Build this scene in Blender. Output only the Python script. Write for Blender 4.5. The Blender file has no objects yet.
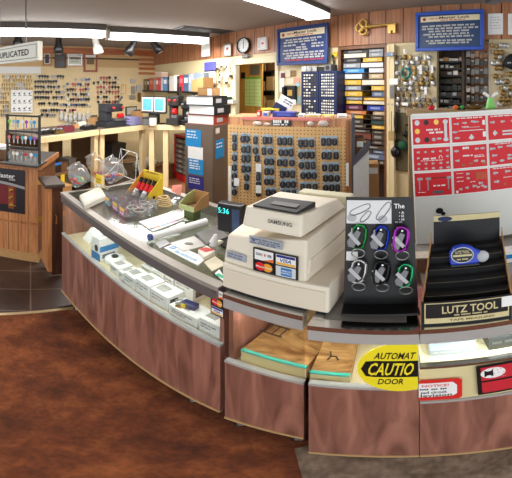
import bpy, bmesh, math, random
from mathutils import Vector, Matrix
S = bpy.context.scene
C = S.collection
rnd = random.Random(7)
PI = math.pi
K, HY, EYE = 340.0, 85.0, 1.70          # pixels per radian, horizon row, eye height of the photographer

# ------------------------------------------------------------------ measuring
def dirx(px):
    t = (px - 256) / K
    return math.sin(t), math.cos(t)
def ta(py): return math.tan((py - HY) / K)
def PR(px, py, r):
    s, c = dirx(px)
    return Vector((r * s, r * c, EYE - r * ta(py)))
def PZ(px, py, z): return PR(px, py, (EYE - z) / ta(py))
class Plane:                             # an upright plane: u runs to the right, n points away from the viewer
    def __init__(s, rz, pt=None, d=None):
        s.rz = math.radians(rz)
        s.u = Vector((math.cos(s.rz), math.sin(s.rz), 0))
        s.n = Vector((-math.sin(s.rz), math.cos(s.rz), 0))
        s.d = d if d is not None else s.n.x * pt[0] + s.n.y * pt[1]
    def hit(s, px, py, off=0):
        a, b = dirx(px)
        return PR(px, py, (s.d - off) / (s.n.x * a + s.n.y * b))
    def rect(s, x0, y0, x1, y1, off=0):
        ym, xm = (y0 + y1) / 2, (x0 + x1) / 2
        L, R = s.hit(x0, ym, off), s.hit(x1, ym, off)
        T, B = s.hit(xm, y0, off), s.hit(xm, y1, off)
        w = (R - L).to_2d().length
        c = (L + R) / 2
        return Vector((c.x, c.y, (T.z + B.z) / 2)), w, T.z - B.z
    def at(s, t, off=0, z=0): return s.u * t + s.n * (s.d - off) + Vector((0, 0, z))
    def t(s, px, off=0): return s.hit(px, HY + 1, off).dot(s.u)

# ------------------------------------------------------------------ materials
def lin(c): return tuple((v / 12.92 if v <= .04045 else ((v + .055) / 1.055) ** 2.4) for v in (x / 255 for x in c))
_m = {}
def base(name):
    m = bpy.data.materials.new(name); m.use_nodes = True
    nt = m.node_tree; return m, nt, nt.nodes['Principled BSDF']
def N(nt, t, **k):
    n = nt.nodes.new(t)
    for a, v in k.items(): setattr(n, a, v)
    return n
def mat(name, rgb, rough=.55, metal=0., var=.12, scale=30., coat=0.):
    if name in _m: return _m[name]
    m, nt, b = base(name)
    c = lin(rgb)
    tc = N(nt, 'ShaderNodeTexCoord'); no = N(nt, 'ShaderNodeTexNoise'); no.inputs['Scale'].default_value = scale
    no.inputs['Detail'].default_value = 3
    nt.links.new(tc.outputs['Object'], no.inputs['Vector'])
    mx = N(nt, 'ShaderNodeMix', data_type='RGBA')
    mx.inputs[6].default_value = (*[v * (1 - var) for v in c], 1)
    mx.inputs[7].default_value = (*[min(1, v * (1 + var)) for v in c], 1)
    nt.links.new(no.outputs['Fac'], mx.inputs[0]); nt.links.new(mx.outputs[2], b.inputs['Base Color'])
    b.inputs['Roughness'].default_value = rough; b.inputs['Metallic'].default_value = metal
    b.inputs['Coat Weight'].default_value = coat
    _m[name] = m; return m
def wood0(name, c1, c2, scale=(30, 30, 2.5), rough=.45, groove=0., gcol=(40, 22, 12), gw=.006, warp=1.5):
    m, nt, b = base(name)
    tc = N(nt, 'ShaderNodeTexCoord'); mp = N(nt, 'ShaderNodeMapping')
    mp.inputs['Scale'].default_value = scale
    no = N(nt, 'ShaderNodeTexNoise'); no.inputs['Scale'].default_value = 1; no.inputs['Detail'].default_value = 6
    no.inputs['Distortion'].default_value = warp
    nt.links.new(tc.outputs['Object'], mp.inputs['Vector']); nt.links.new(mp.outputs['Vector'], no.inputs['Vector'])
    r = N(nt, 'ShaderNodeValToRGB')
    r.color_ramp.elements[0].position = .32; r.color_ramp.elements[1].position = .68
    r.color_ramp.elements[0].color = (*lin(c1), 1); r.color_ramp.elements[1].color = (*lin(c2), 1)
    nt.links.new(no.outputs['Fac'], r.inputs['Fac'])
    out = r.outputs['Color']
    if groove:
        sx = N(nt, 'ShaderNodeSeparateXYZ'); nt.links.new(tc.outputs['Object'], sx.inputs[0])
        def mth(op, a, v):
            q = N(nt, 'ShaderNodeMath', operation=op); nt.links.new(a, q.inputs[0])
            if v is not None: q.inputs[1].default_value = v
            return q.outputs[0]
        f = mth('FRACT', mth('MULTIPLY', sx.outputs['X'], 1 / groove), None)
        g = mth('LESS_THAN', f, gw / groove)
        mx = N(nt, 'ShaderNodeMix', data_type='RGBA'); nt.links.new(g, mx.inputs[0])
        nt.links.new(out, mx.inputs[6]); mx.inputs[7].default_value = (*lin(gcol), 1)
        out = mx.outputs[2]
    nt.links.new(out, b.inputs['Base Color']); b.inputs['Roughness'].default_value = rough
    return m
_w = {}
def wood(name, *a, **k):
    if name not in _w: _w[name] = wood0(name, *a, **k)
    return _w[name]
def pegmat(name, rgb, hole, pitch=.0254, rad=.17):
    m, nt, b = base(name)
    tc = N(nt, 'ShaderNodeTexCoord')
    s = N(nt, 'ShaderNodeVectorMath', operation='SCALE'); s.inputs['Scale'].default_value = 1 / pitch
    f = N(nt, 'ShaderNodeVectorMath', operation='FRACTION'); su = N(nt, 'ShaderNodeVectorMath', operation='SUBTRACT')
    su.inputs[1].default_value = (.5, .5, .5)
    ml = N(nt, 'ShaderNodeVectorMath', operation='MULTIPLY'); ml.inputs[1].default_value = (1, 0, 1)
    ln = N(nt, 'ShaderNodeVectorMath', operation='LENGTH')
    lt = N(nt, 'ShaderNodeMath', operation='LESS_THAN'); lt.inputs[1].default_value = rad
    nt.links.new(tc.outputs['Object'], s.inputs[0]); nt.links.new(s.outputs[0], f.inputs[0]); nt.links.new(f.outputs[0], su.inputs[0])
    nt.links.new(su.outputs[0], ml.inputs[0]); nt.links.new(ml.outputs[0], ln.inputs[0]); nt.links.new(ln.outputs['Value'], lt.inputs[0])
    no = N(nt, 'ShaderNodeTexNoise'); no.inputs['Scale'].default_value = 3; nt.links.new(tc.outputs['Object'], no.inputs['Vector'])
    c = lin(rgb)
    m0 = N(nt, 'ShaderNodeMix', data_type='RGBA'); nt.links.new(no.outputs['Fac'], m0.inputs[0])
    m0.inputs[6].default_value = (*[v * .85 for v in c], 1); m0.inputs[7].default_value = (*[min(1, v * 1.12) for v in c], 1)
    mx = N(nt, 'ShaderNodeMix', data_type='RGBA'); nt.links.new(lt.outputs[0], mx.inputs[0])
    nt.links.new(m0.outputs[2], mx.inputs[6]); mx.inputs[7].default_value = (*lin(hole), 1)
    nt.links.new(mx.outputs[2], b.inputs['Base Color']); b.inputs['Roughness'].default_value = .6
    return m
def glassmat(name, tint=(.95, 1, .98), gl=.10, rough=.03, fm=.3, haze=0.):
    m = bpy.data.materials.new(name); m.use_nodes = True
    nt = m.node_tree; nt.nodes.remove(nt.nodes['Principled BSDF'])
    t = N(nt, 'ShaderNodeBsdfTransparent'); t.inputs['Color'].default_value = (*tint, 1)
    g = N(nt, 'ShaderNodeBsdfGlossy'); g.inputs['Roughness'].default_value = rough
    lw = N(nt, 'ShaderNodeLayerWeight'); lw.inputs['Blend'].default_value = .25
    a = N(nt, 'ShaderNodeMath', operation='MULTIPLY_ADD'); a.inputs[1].default_value = fm; a.inputs[2].default_value = gl * .4
    mx = N(nt, 'ShaderNodeMixShader')
    nt.links.new(lw.outputs['Fresnel'], a.inputs[0]); nt.links.new(a.outputs[0], mx.inputs[0])
    nt.links.new(t.outputs[0], mx.inputs[1]); nt.links.new(g.outputs[0], mx.inputs[2])
    out = mx.outputs[0]
    if haze:
        df = N(nt, 'ShaderNodeBsdfDiffuse'); df.inputs['Color'].default_value = (.85, .85, .84, 1)
        m2 = N(nt, 'ShaderNodeMixShader'); m2.inputs[0].default_value = haze
        nt.links.new(out, m2.inputs[1]); nt.links.new(df.outputs[0], m2.inputs[2]); out = m2.outputs[0]
    nt.links.new(out, nt.nodes['Material Output'].inputs['Surface'])
    return m
def emis(name, rgb, st):
    m, nt, b = base(name)
    b.inputs['Base Color'].default_value = (*rgb, 1); b.inputs['Emission Color'].default_value = (*rgb, 1); b.inputs['Emission Strength'].default_value = st
    return m
def tilemat():
    m, nt, b = base('slate_tile')
    tc = N(nt, 'ShaderNodeTexCoord'); mp = N(nt, 'ShaderNodeMapping'); mp.inputs['Rotation'].default_value = (0, 0, math.radians(-38))
    br = N(nt, 'ShaderNodeTexBrick'); br.offset = 0; br.inputs['Scale'].default_value = 1
    br.inputs['Brick Width'].default_value = .31; br.inputs['Row Height'].default_value = .31
    br.inputs['Mortar Size'].default_value = .006; br.inputs['Color1'].default_value = (*lin((66, 49, 42)), 1)
    br.inputs['Color2'].default_value = (*lin((92, 68, 56)), 1); br.inputs['Mortar'].default_value = (*lin((120, 104, 92)), 1)
    no = N(nt, 'ShaderNodeTexNoise'); no.inputs['Scale'].default_value = 9; no.inputs['Detail'].default_value = 5
    mx = N(nt, 'ShaderNodeMix', data_type='RGBA', blend_type='MULTIPLY'); mx.inputs[0].default_value = .7
    r = N(nt, 'ShaderNodeValToRGB'); r.color_ramp.elements[0].color = (.35, .36, .38, 1); r.color_ramp.elements[1].color = (1.2, 1.1, 1.05, 1)
    nt.links.new(tc.outputs['Object'], mp.inputs[0]); nt.links.new(mp.outputs[0], br.inputs['Vector']); nt.links.new(tc.outputs['Object'], no.inputs['Vector'])
    nt.links.new(no.outputs['Fac'], r.inputs[0]); nt.links.new(br.outputs['Color'], mx.inputs[6]); nt.links.new(r.outputs[0], mx.inputs[7])
    nt.links.new(mx.outputs[2], b.inputs['Base Color']); b.inputs['Roughness'].default_value = .42
    return m
def carpetmat(name, c1, c2, c3, sc=5.):
    m, nt, b = base(name)
    tc = N(nt, 'ShaderNodeTexCoord')
    n1 = N(nt, 'ShaderNodeTexNoise'); n1.inputs['Scale'].default_value = sc; n1.inputs['Detail'].default_value = 6; n1.inputs['Roughness'].default_value = .6
    n2 = N(nt, 'ShaderNodeTexNoise'); n2.inputs['Scale'].default_value = 55; n2.inputs['Detail'].default_value = 4
    for n in (n1, n2): nt.links.new(tc.outputs['Object'], n.inputs['Vector'])
    r = N(nt, 'ShaderNodeValToRGB'); e = r.color_ramp.elements
    e[0].position = .3; e[0].color = (*lin(c1), 1); e[1].position = .72; e[1].color = (*lin(c3), 1)
    x = e.new(.5); x.color = (*lin(c2), 1)
    nt.links.new(n1.outputs['Fac'], r.inputs[0])
    mx = N(nt, 'ShaderNodeMix', data_type='RGBA', blend_type='OVERLAY'); mx.inputs[0].default_value = .55
    nt.links.new(r.outputs[0], mx.inputs[6]); nt.links.new(n2.outputs['Fac'], mx.inputs[7])
    nt.links.new(mx.outputs[2], b.inputs['Base Color']); b.inputs['Roughness'].default_value = .95
    bp = N(nt, 'ShaderNodeBump'); bp.inputs['Strength'].default_value = .5; bp.inputs['Distance'].default_value = .01
    nt.links.new(n2.outputs['Fac'], bp.inputs['Height']); nt.links.new(bp.outputs[0], b.inputs['Normal'])
    return m

# ------------------------------------------------------------------ mesh building
_txt = {}
def textgeo(s, bold):
    k = (s, bold)
    if k not in _txt:
        cu = bpy.data.curves.new('lettering', 'FONT'); cu.body = s; cu.size = 1; cu.resolution_u = 2
        cu.offset = .02 if bold else 0.
        o = bpy.data.objects.new('lettering', cu); C.objects.link(o)
        me = bpy.data.meshes.new_from_object(o.evaluated_get(bpy.context.evaluated_depsgraph_get()))
        vs = [v.co.copy() for v in me.vertices]; fs = [list(p.vertices) for p in me.polygons]
        C.objects.unlink(o); bpy.data.objects.remove(o); bpy.data.meshes.remove(me); bpy.data.curves.remove(cu)
        x0 = min(v.x for v in vs); x1 = max(v.x for v in vs); y0 = min(v.y for v in vs); y1 = max(v.y for v in vs)
        _txt[k] = ([((v.x - (x0 + x1) / 2) / (x1 - x0), (v.y - (y0 + y1) / 2) / (y1 - y0)) for v in vs], fs)
    return _txt[k]
def rr(w, h, r, n=4, cx=0, cz=0):
    out = []
    for (sx, sz, a0) in ((1, 1, 0), (-1, 1, 90), (-1, -1, 180), (1, -1, 270)):
        for i in range(n + 1):
            a = math.radians(a0 + 90 * i / n)
            out.append((cx + sx * (w / 2 - r) + r * math.cos(a), cz + sz * (h / 2 - r) + r * math.sin(a)))
    return out
def ell(w, h, n=28, cx=0, cz=0): return [(cx + w / 2 * math.cos(2 * PI * i / n), cz + h / 2 * math.sin(2 * PI * i / n)) for i in range(n)]
class MB:
    def __init__(s): s.b = bmesh.new(); s.X = Matrix.Identity(4)
    def v(s, p): return s.b.verts.new(s.X @ Vector(p))
    def f(s, vs, m=0):
        try:
            f = s.b.faces.new(vs); f.material_index = m; return f
        except ValueError: return None
    def box(s, x0, x1, y0, y1, z0, z1, m=0):
        v = [s.v((x, y, z)) for z in (z0, z1) for y in (y0, y1) for x in (x0, x1)]
        for q in ((0, 2, 3, 1), (4, 5, 7, 6), (0, 1, 5, 4), (2, 6, 7, 3), (0, 4, 6, 2), (1, 3, 7, 5)): s.f([v[i] for i in q], m)
        return s
    def cb(s, c, d, m=0): return s.box(c[0] - d[0] / 2, c[0] + d[0] / 2, c[1] - d[1] / 2, c[1] + d[1] / 2, c[2] - d[2] / 2, c[2] + d[2] / 2, m)
    def hexa(s, bot, top, m=0):          # two quads, both counter-clockwise from above
        a = [s.v(p) for p in bot]; b = [s.v(p) for p in top]; n = len(a)
        s.f(a[::-1], m); s.f(b, m)
        for i in range(n): s.f([a[i], a[(i + 1) % n], b[(i + 1) % n], b[i]], m)
        return s
    def slab(s, poly, z0, z1, m=0): return s.hexa([(x, y, z0) for x, y in poly], [(x, y, z1) for x, y in poly], m)
    def prism(s, poly, y0, y1, m=0): return s.hexa([(x, y1, z) for x, z in poly], [(x, y0, z) for x, z in poly], m)
    def side(s, poly, x0, x1, m=0): return s.hexa([(x0, y, z) for y, z in poly], [(x1, y, z) for y, z in poly], m)
    def tube(s, pts, r, n=8, m=0, closed=False):
        pts = [Vector(p) for p in pts]; rs = r if isinstance(r, (list, tuple)) else [r] * len(pts)
        rings = []; L = len(pts)
        for i, p in enumerate(pts):
            a = pts[(i - 1) % L] if (closed or i > 0) else p
            b = pts[(i + 1) % L] if (closed or i < L - 1) else p
            d = (b - a).normalized()
            up = Vector((0, 0, 1)) if abs(d.z) < .9 else Vector((0, 1, 0))
            e = d.cross(up).normalized(); g = d.cross(e)
            rings.append([s.v(p + rs[i] * (math.cos(2 * PI * k / n) * e + math.sin(2 * PI * k / n) * g)) for k in range(n)])
        for i in range(L if closed else L - 1):
            A, B = rings[i], rings[(i + 1) % L]
            for k in range(n): s.f([A[k], A[(k + 1) % n], B[(k + 1) % n], B[k]], m)
        if not closed: s.f(rings[0][::-1], m); s.f(rings[-1], m)
        return s
    def cyl(s, p0, p1, r, n=12, m=0, r1=None): return s.tube([p0, p1], [r, r if r1 is None else r1], n, m)
    def lathe(s, prof, n=20, m=0, cap=True):
        rings = [[s.v((r * math.cos(2 * PI * k / n), r * math.sin(2 * PI * k / n), z)) for k in range(n)] for r, z in prof]
        for A, B in zip(rings, rings[1:]):
            for k in range(n): s.f([A[k], A[(k + 1) % n], B[(k + 1) % n], B[k]], m)
        if cap: s.f(rings[0][::-1], m); s.f(rings[-1], m)
        return s
    def text(s, t, cx, y, cz, w, h, m=0, bold=True, shear=0.):
        vs, fs = textgeo(t, bold)
        q = [s.v((cx + (a + shear * b) * w, y, cz + b * h)) for a, b in vs]
        for f in fs: s.f([q[i] for i in f], m)
        return s
    def words(s, x0, x1, cz, h, y, m=0, seed=1, fill=.9):
        r = random.Random(seed); x = x0
        while x < x1 - h:
            n = r.randint(3, 7)
            for i in range(n):
                if x + h * .55 > x1: break
                s.box(x, x + h * .5, y - .0006, y, cz - h * r.uniform(.38, .5), cz + h * r.uniform(.38, .5), m); x += h * .62
            x += h * .7
        return s
    def blob(s, c, d, n=10, m=0, jit=.12, seed=1):
        r = random.Random(seed); rows = []
        for i in range(1, n // 2 + 1):
            t = PI * i / (n // 2 + 1)
            rows.append([s.v((c[0] + d[0] / 2 * math.sin(t) * math.cos(2 * PI * k / n) * (1 + r.uniform(-jit, jit)), c[1] + d[1] / 2 * math.sin(t) * math.sin(2 * PI * k / n) * (1 + r.uniform(-jit, jit)), c[2] + d[2] / 2 * math.cos(t))) for k in range(n)])
        for A, B in zip(rows, rows[1:]):
            for k in range(n): s.f([A[k], B[k], B[(k + 1) % n], A[(k + 1) % n]], m)
        s.f(rows[0], m); s.f(rows[-1][::-1], m)
        return s
    def done(s, name, mats, parent=None, loc=None, rz=0., smooth=False, bevel=0.):
        me = bpy.data.meshes.new(name)
        bmesh.ops.recalc_face_normals(s.b, faces=s.b.faces[:]) if not smooth else None
        s.b.to_mesh(me); s.b.free()
        for m in (mats if isinstance(mats, (list, tuple)) else [mats]): me.materials.append(m)
        if smooth:
            for p in me.polygons: p.use_smooth = True
        o = bpy.data.objects.new(name, me); C.objects.link(o)
        if parent: o.parent = parent
        if loc is not None: o.location = loc
        o.rotation_euler.z = rz
        if bevel:
            md = o.modifiers.new('bevel', 'BEVEL'); md.width = bevel; md.segments = 2; md.limit_method = 'ANGLE'
        return o
LAB = {}
def tag(o, label, cat, group=None, kind=None):
    if len(label.split()) > 16 or len(label.split()) < 4: print('LABEL LENGTH', label)
    if label in LAB and LAB[label] != group or label in LAB and group is None: print('LABEL TWICE', label)
    LAB[label] = group
    o['label'] = label; o['category'] = cat
    if group: o['group'] = group
    if kind: o['kind'] = kind
    return o
def thing(name, label, cat, loc=(0, 0, 0), rz=0., group=None):
    o = bpy.data.objects.new(name, None); o.empty_display_size = .05; C.objects.link(o)
    o.location = loc; o.rotation_euler.z = rz
    return tag(o, label, cat, group)
def struct(o): o['kind'] = 'structure'; return o
def dup(root, loc, rz=None, label=None, cat=None, group=None, mats=None):
    r = root.copy(); C.objects.link(r); r.location = loc
    if rz is not None: r.rotation_euler.z = rz
    if label: tag(r, label, cat or root['category'], group)
    for ch in [o for o in root.children]:
        c = ch.copy(); C.objects.link(c); c.parent = r
        for g in ch.children:
            d = g.copy(); C.objects.link(d); d.parent = c
    return r
ORD = ['zeroth', 'first', 'second', 'third', 'fourth', 'fifth', 'sixth', 'seventh', 'eighth', 'ninth', 'tenth', 'eleventh', 'twelfth', 'thirteenth', 'fourteenth', 'fifteenth', 'sixteenth', 'seventeenth', 'eighteenth', 'nineteenth', 'twentieth', 'twenty-first', 'twenty-second']

# ------------------------------------------------------------------ shared materials
white = mat('white_paper', (242, 242, 240), .7, var=.03)
offw = mat('off_white', (228, 222, 205), .6, var=.05)
cream = mat('cream_paint', (228, 211, 168), .5, var=.05, scale=4)
benchm = mat('bench_wood', (234, 214, 166), .55, var=.1, scale=6)
black = mat('black_plastic', (20, 20, 22), .35, var=.1)
dark = mat('dark_stuff', (42, 40, 38), .6, var=.3)
grey = mat('grey_metal', (120, 120, 122), .4, .6)
lgrey = mat('light_grey', (185, 186, 188), .5)
chrome = mat('chrome', (215, 215, 218), .18, 1., var=.03)
brass = mat('brass', (200, 160, 80), .28, .9, var=.15)
dbrass = mat('old_brass', (140, 112, 66), .38, .8, var=.2)
silver = mat('satin_silver', (175, 175, 175), .35, .8)
red = mat('red_plastic', (205, 30, 35), .4)
orange = mat('orange', (230, 110, 40), .5)
yellow = mat('yellow_card', (240, 205, 50), .55, var=.06)
green = mat('green_plastic', (40, 165, 80), .4)
blue = mat('blue_plastic', (30, 80, 190), .4)
sky = mat('sky_blue_card', (30, 150, 215), .5, var=.05)
navy = mat('navy', (17, 34, 84), .4, var=.1)
purple = mat('purple', (150, 60, 170), .35, .3)
pink = mat('pink_card', (232, 150, 140), .6, var=.06)
teal = mat('teal_plastic', (20, 140, 130), .35)
paleblue = mat('pale_blue_card', (165, 195, 215), .45)
card = mat('cardboard', (186, 140, 88), .75, var=.12)
dcard = mat('dark_cardboard', (120, 84, 52), .75, var=.15)
maroon = mat('maroon_card', (110, 30, 45), .6)
alum = mat('aluminium', (176, 172, 168), .35, .08, var=.05)
rimdark = mat('dark_rim', (104, 97, 96), .35, .08, var=.1)
beige = mat('beige_plastic', (236, 226, 206), .45, var=.03, scale=3)
beige2 = mat('beige_plastic_darker', (228, 216, 194), .5, var=.03, scale=3)  # slightly darker beige for the drawer front and side step
glass = glassmat('showcase_glass', (.97, 1, .99), .03)
glasst = glassmat('top_glass', (.72, .76, .74), .4, .12)
clear = glassmat('clear_plastic', (.88, .88, .89), .22, .18, .15, .12)
ambr = glassmat('aged_plastic', (.88, .78, .58), .2, .2, .15, .1)
lamp = emis('lamp_white', (1, .99, .96), 9)
lamwood = wood('laminate_walnut', (112, 70, 58), (170, 116, 98), (14, 14, 1.6), .35)
oak = wood('orange_oak', (150, 92, 48), (192, 130, 78), (26, 26, 2), .45)
oakp = wood('oak_boards', (172, 106, 60), (214, 148, 92), (26, 26, 2), .45, groove=.095, gcol=(70, 36, 16), gw=.005)
panel = wood('wall_panelling', (150, 98, 66), (190, 132, 94), (22, 22, 1.2), .42, groove=.2, gcol=(58, 34, 22), gw=.012)
dwood = wood('dark_wood', (58, 34, 22), (92, 56, 36), (20, 20, 2), .4)
dtop = mat('dark_top', (70, 58, 52), .4, var=.1)
peg = pegmat('pegboard', (224, 180, 122), (104, 70, 38))
tanpeg = pegmat('tan_pegboard', (238, 214, 166), (186, 154, 106), .05, .12)
# ================================================================== SETTING
LW = Plane(42.5, d=6.84)                 # the wall with the key hooks
BW = Plane(-47.5, d=3.24)                # the panelled wall
CEIL = 2.5
cor = BW.hit(154, 60)
tL0 = -4.2; tc_ = cor.dot(BW.u); tD0, tD1 = BW.t(236.5), BW.t(276); tO0, tO1 = BW.t(437), BW.t(489.5); tR = BW.t(512) + 1.6
def bwbox(name, t0, t1, z0, z1, m, thick=.05, off=0.):
    o = BW.at(t0, off)
    return struct(MB().box(0, t1 - t0, 0, thick, z0, z1).done(name, m, None, o, BW.rz))
PZB = 2.14
bwbox('wall_back', tc_ - .1, tD0, 0, PZB, cream)
tB0, tB1 = BW.t(338), BW.t(386)
bwbox('wall_back_middle', tD1, tB0, 0, PZB, cream)
bwbox('wall_back_bookcase', tB1, tO0, 0, PZB, cream)
bwbox('wall_back_right', tO1, tR, 0, PZB, mat('cream_board', (216, 200, 160), .6, var=.06, scale=4))
bwbox('wall_back_door_head', tD0, tD1, 2.0, PZB, cream)
bwbox('wall_back_upper', tc_ - .1, tR, PZB, CEIL, panel, .14, .02)
lw_t1 = cor.dot(LW.u)
LTOP = 2.27
o = LW.at(lw_t1 - 6.5)
struct(MB().box(0, 6.5, 0, .12, 0, LTOP - .2).done('wall_left', tanpeg, None, o, LW.rz))
struct(MB().box(0, 6.5, -.01, .12, LTOP - .2, CEIL).done('wall_left_upper', mat('tan_paint', (214, 180, 128), .6, var=.06, scale=3), None, o, LW.rz))
r_, w_, h_ = LW.rect(60, 46.5, 100, 52)
struct(MB().box(0, 6.5, -.04, 0, 2.34, 2.46).done('trim_1', wood('red_oak_trim', (168, 92, 52), (196, 118, 72), (2, 20, 20), .4), None, LW.at(lw_t1 - 6.5, .01), LW.rz))
struct(MB().box(0, 6.5, -.02, 0, 2.235, 2.265).done('trim_2', dwood, None, LW.at(lw_t1 - 6.5, .01), LW.rz))
sm = MB()
stp = wood('red_oak_strip', (168, 92, 52), (206, 130, 84), (2, 20, 20), .4)
for i in range(5): sm.box(0, 1, -.03 + .004 * (i % 2), 0, 1.93 + i * .1, 1.93 + i * .1 + (.05 if i % 2 == 0 else .055), 0)
p = LW.rect(138.5, 50, 154, 70)
struct(sm.done('trim_3', stp, None, LW.at(LW.t(138.5), .012), LW.rz))
# ceiling, floor
def poly_obj(name, pts, z0, z1, m): return struct(MB().slab(pts, z0, z1).done(name, m))
cg = mat('ceiling_paint', (158, 152, 148), .7, var=.05, scale=1.2)
cl = LW.at(lw_t1 - 6.4); cr = BW.at(tR)
poly_obj('ceiling', [(cl.x, cl.y), (-5.5, -1.2), (3.2, -1.2), (cr.x, cr.y), (cor.x, cor.y)], CEIL, CEIL + .06, cg)
poly_obj('floor', [(-7, 3.6), (-5.5, -1.6), (3.6, -1.6), (cr.x + 1.2, cr.y + 1.2), (1, 8.5), (-2.2, 8.5)], -.06, 0, tilemat())
e0, e1 = PZ(0, 316.5, 0), PZ(62, 311.5, 0)
dv = (e1 - e0).normalized(); e2 = e0 - dv * 2.2; e3 = e0 + dv * .75
carp = carpetmat('rust_carpet', (66, 30, 13), (112, 56, 26), (156, 88, 44))
poly_obj('floor_carpet', [(e2.x, e2.y), (-3.2, -1.5), (3.0, -1.5), (2.6, .4), (.6, 1.4), (-.3, 2.1), (e3.x, e3.y)], 0, .008, carp)
nv = Vector((-dv.y, dv.x, 0))
struct(MB().box(0, 2.95, -.014, .014, 0, .014).done('trim_4', mat('brass_strip', (205, 180, 140), .35, .6), None, e2 + nv * .014, math.atan2(dv.y, dv.x)))
g0 = PZ(305, 458, .008); g1 = PZ(309, 478, .008)
poly_obj('floor_exposure_patch', [(g0.x - .02, g0.y + .06), (g1.x - .02, g1.y - .5), (1.8, -.5), (1.6, .5), (.6, 1.1)], .008, .014, carpetmat('carpet_exposure_grey', (92, 76, 62), (122, 104, 88), (152, 134, 116), 14))  # greyer stretch of carpet: exposure difference put into the colour of a slab
poly_obj('floor_rug', [(-2.35, 3.6), (-.9, 2.6), (1.0, 2.3), (.6, 5.0), (-.9, 5.9), (-1.9, 5.75)], 0, .006, carpetmat('brown_carpet', (104, 64, 38), (132, 84, 52), (150, 100, 66)))
# storeroom behind the openings
sr = mat('storeroom_wall', (120, 104, 80), .8, var=.1, scale=3)
bwbox('wall_storeroom', tD0 - 1.4, tO1 + .8, 0, CEIL, sr, .08, -2.3)
bwbox('wall_storeroom_left', tD0 - 1.48, tD0 - 1.4, 0, CEIL, sr, 2.2, -.12)
bwbox('wall_storeroom_right', tO1 + .8, tO1 + .88, 0, CEIL, sr, 2.2, -.12)
bwbox('ceiling_storeroom', tD0 - 1.4, tO1 + .8, CEIL, CEIL + .06, sr, 2.2, -.14)
bwbox('floor_storeroom', tD0 - 1.4, tO1 + .8, -.04, .003, mat('storeroom_floor', (80, 70, 60), .7), 2.2, -.12)
# door casing
dm = MB(); W_ = tD1 - tD0
dm.box(-.09, 0, -.025, .06, 0, 2.09).box(W_, W_ + .06, -.025, .06, 0, 2.09).box(-.09, W_ + .06, -.025, .06, 2.0, 2.09)
struct(dm.done('door_1', mat('cream_trim', (236, 226, 188), .45, var=.04), None, BW.at(tD0), BW.rz, bevel=.006))
rm_ = BW.at((tD0 + tO1) / 2, -1.0)
for tt in (BW.t(262), BW.t(462)):  # unseen bulbs added to brighten the storeroom goods
    pp = BW.at(tt, -.75)
    lt = thing('ceiling_light', 'added unseen fill bulb in the storeroom behind the ' + ('doorway' if tt == BW.t(262) else 'steel rack'), 'ceiling light', (pp.x, pp.y, 2.3))
    MB().cyl((0, 0, .05), (0, 0, .199), .02, 10).done('socket', white, lt); MB().blob((0, 0, 0), (.09, .09, .1), 12, jit=0).done('bulb', lamp, lt, smooth=True)
    ld = bpy.data.lights.new('bulb_light', 'POINT'); ld.energy = 22; ld.shadow_soft_size = .06; ld.color = (1, .95, .85)
    lo = bpy.data.objects.new('bulb_light', ld); C.objects.link(lo); lo.parent = lt; lo.location = (0, 0, -.12)
om = MB(); W2 = tO1 - tO0
om.box(-.04, 0, -.02, .06, 0, PZB).box(W2, W2 + .03, -.02, .06, 0, PZB)
struct(om.done('door_2', mat('cream_trim2', (206, 190, 150), .5), None, BW.at(tO0), BW.rz))
# ceiling air vent
v = thing('ceiling_vent', 'dark slatted air vent in the ceiling beside the long light', 'vent', PZ(204, 30.5, CEIL - .012) , math.radians(40))
MB().box(-.42, .42, -.16, .16, .001, .012).done('frame', mat('vent_dark', (70, 66, 64), .5), v)
vm = MB()
for i in range(6): vm.box(-.38, .38, -.13 + i * .045, -.11 + i * .045, -.006, .001)
vm.done('slats', dark, v)

# ================================================================== LAMPS
def fixture(name, label, a, b, w, h, zt, energy, area=True):
    d = (b - a); L = d.to_2d().length; rz = math.atan2(d.y, d.x); mid = (a + b) / 2
    t = thing(name, label, 'ceiling light', (mid.x, mid.y, zt - h), rz, None)
    MB().box(-L / 2, L / 2, -w / 2 - .01, w / 2 + .01, h * .5, h - .001).done('housing', mat('lamp_housing', (80, 76, 72), .5), t)
    MB().box(-L / 2 + .01, L / 2 - .01, -w / 2, w / 2, 0, h * .498).done('diffuser', lamp, t, bevel=.02)
    for s in (-1, 1): MB().box(s * L / 2 - .012, s * L / 2 + .012, -w / 2 - .008, w / 2 + .008, -.004, h * .7).done('end_cap', mat('end_cap_white', (225, 222, 216), .4), t)
    ld = bpy.data.lights.new(name + '_light', 'AREA'); ld.shape = 'RECTANGLE'; ld.size = L * .95; ld.size_y = w; ld.energy = energy; ld.color = (1, .985, .95)
    lo = bpy.data.objects.new(name + '_light', ld); C.objects.link(lo); lo.parent = t; lo.location = (0, 0, -.012)
    return t
ZL = 2.38
fixture('ceiling_light', 'long fluorescent ceiling light running along the left, nearer section', PZ(-70, 33.5, ZL), PZ(104, 34.5, ZL), .2, .16, CEIL, 46)
fixture('ceiling_light', 'farther white fluorescent ceiling light ending near the wood panelled wall', PZ(108, 36, ZL), PZ(206, 41, ZL), .2, .16, CEIL, 46)
fa, fb = PZ(274, 6, ZL), PZ(318, 21, ZL)
fdir = (fb - fa).normalized()
fixture('ceiling_light', 'white fluorescent ceiling light above the first blue sign', fb - fdir * 2.4, fb, .27, .1, CEIL, 22)
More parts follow.
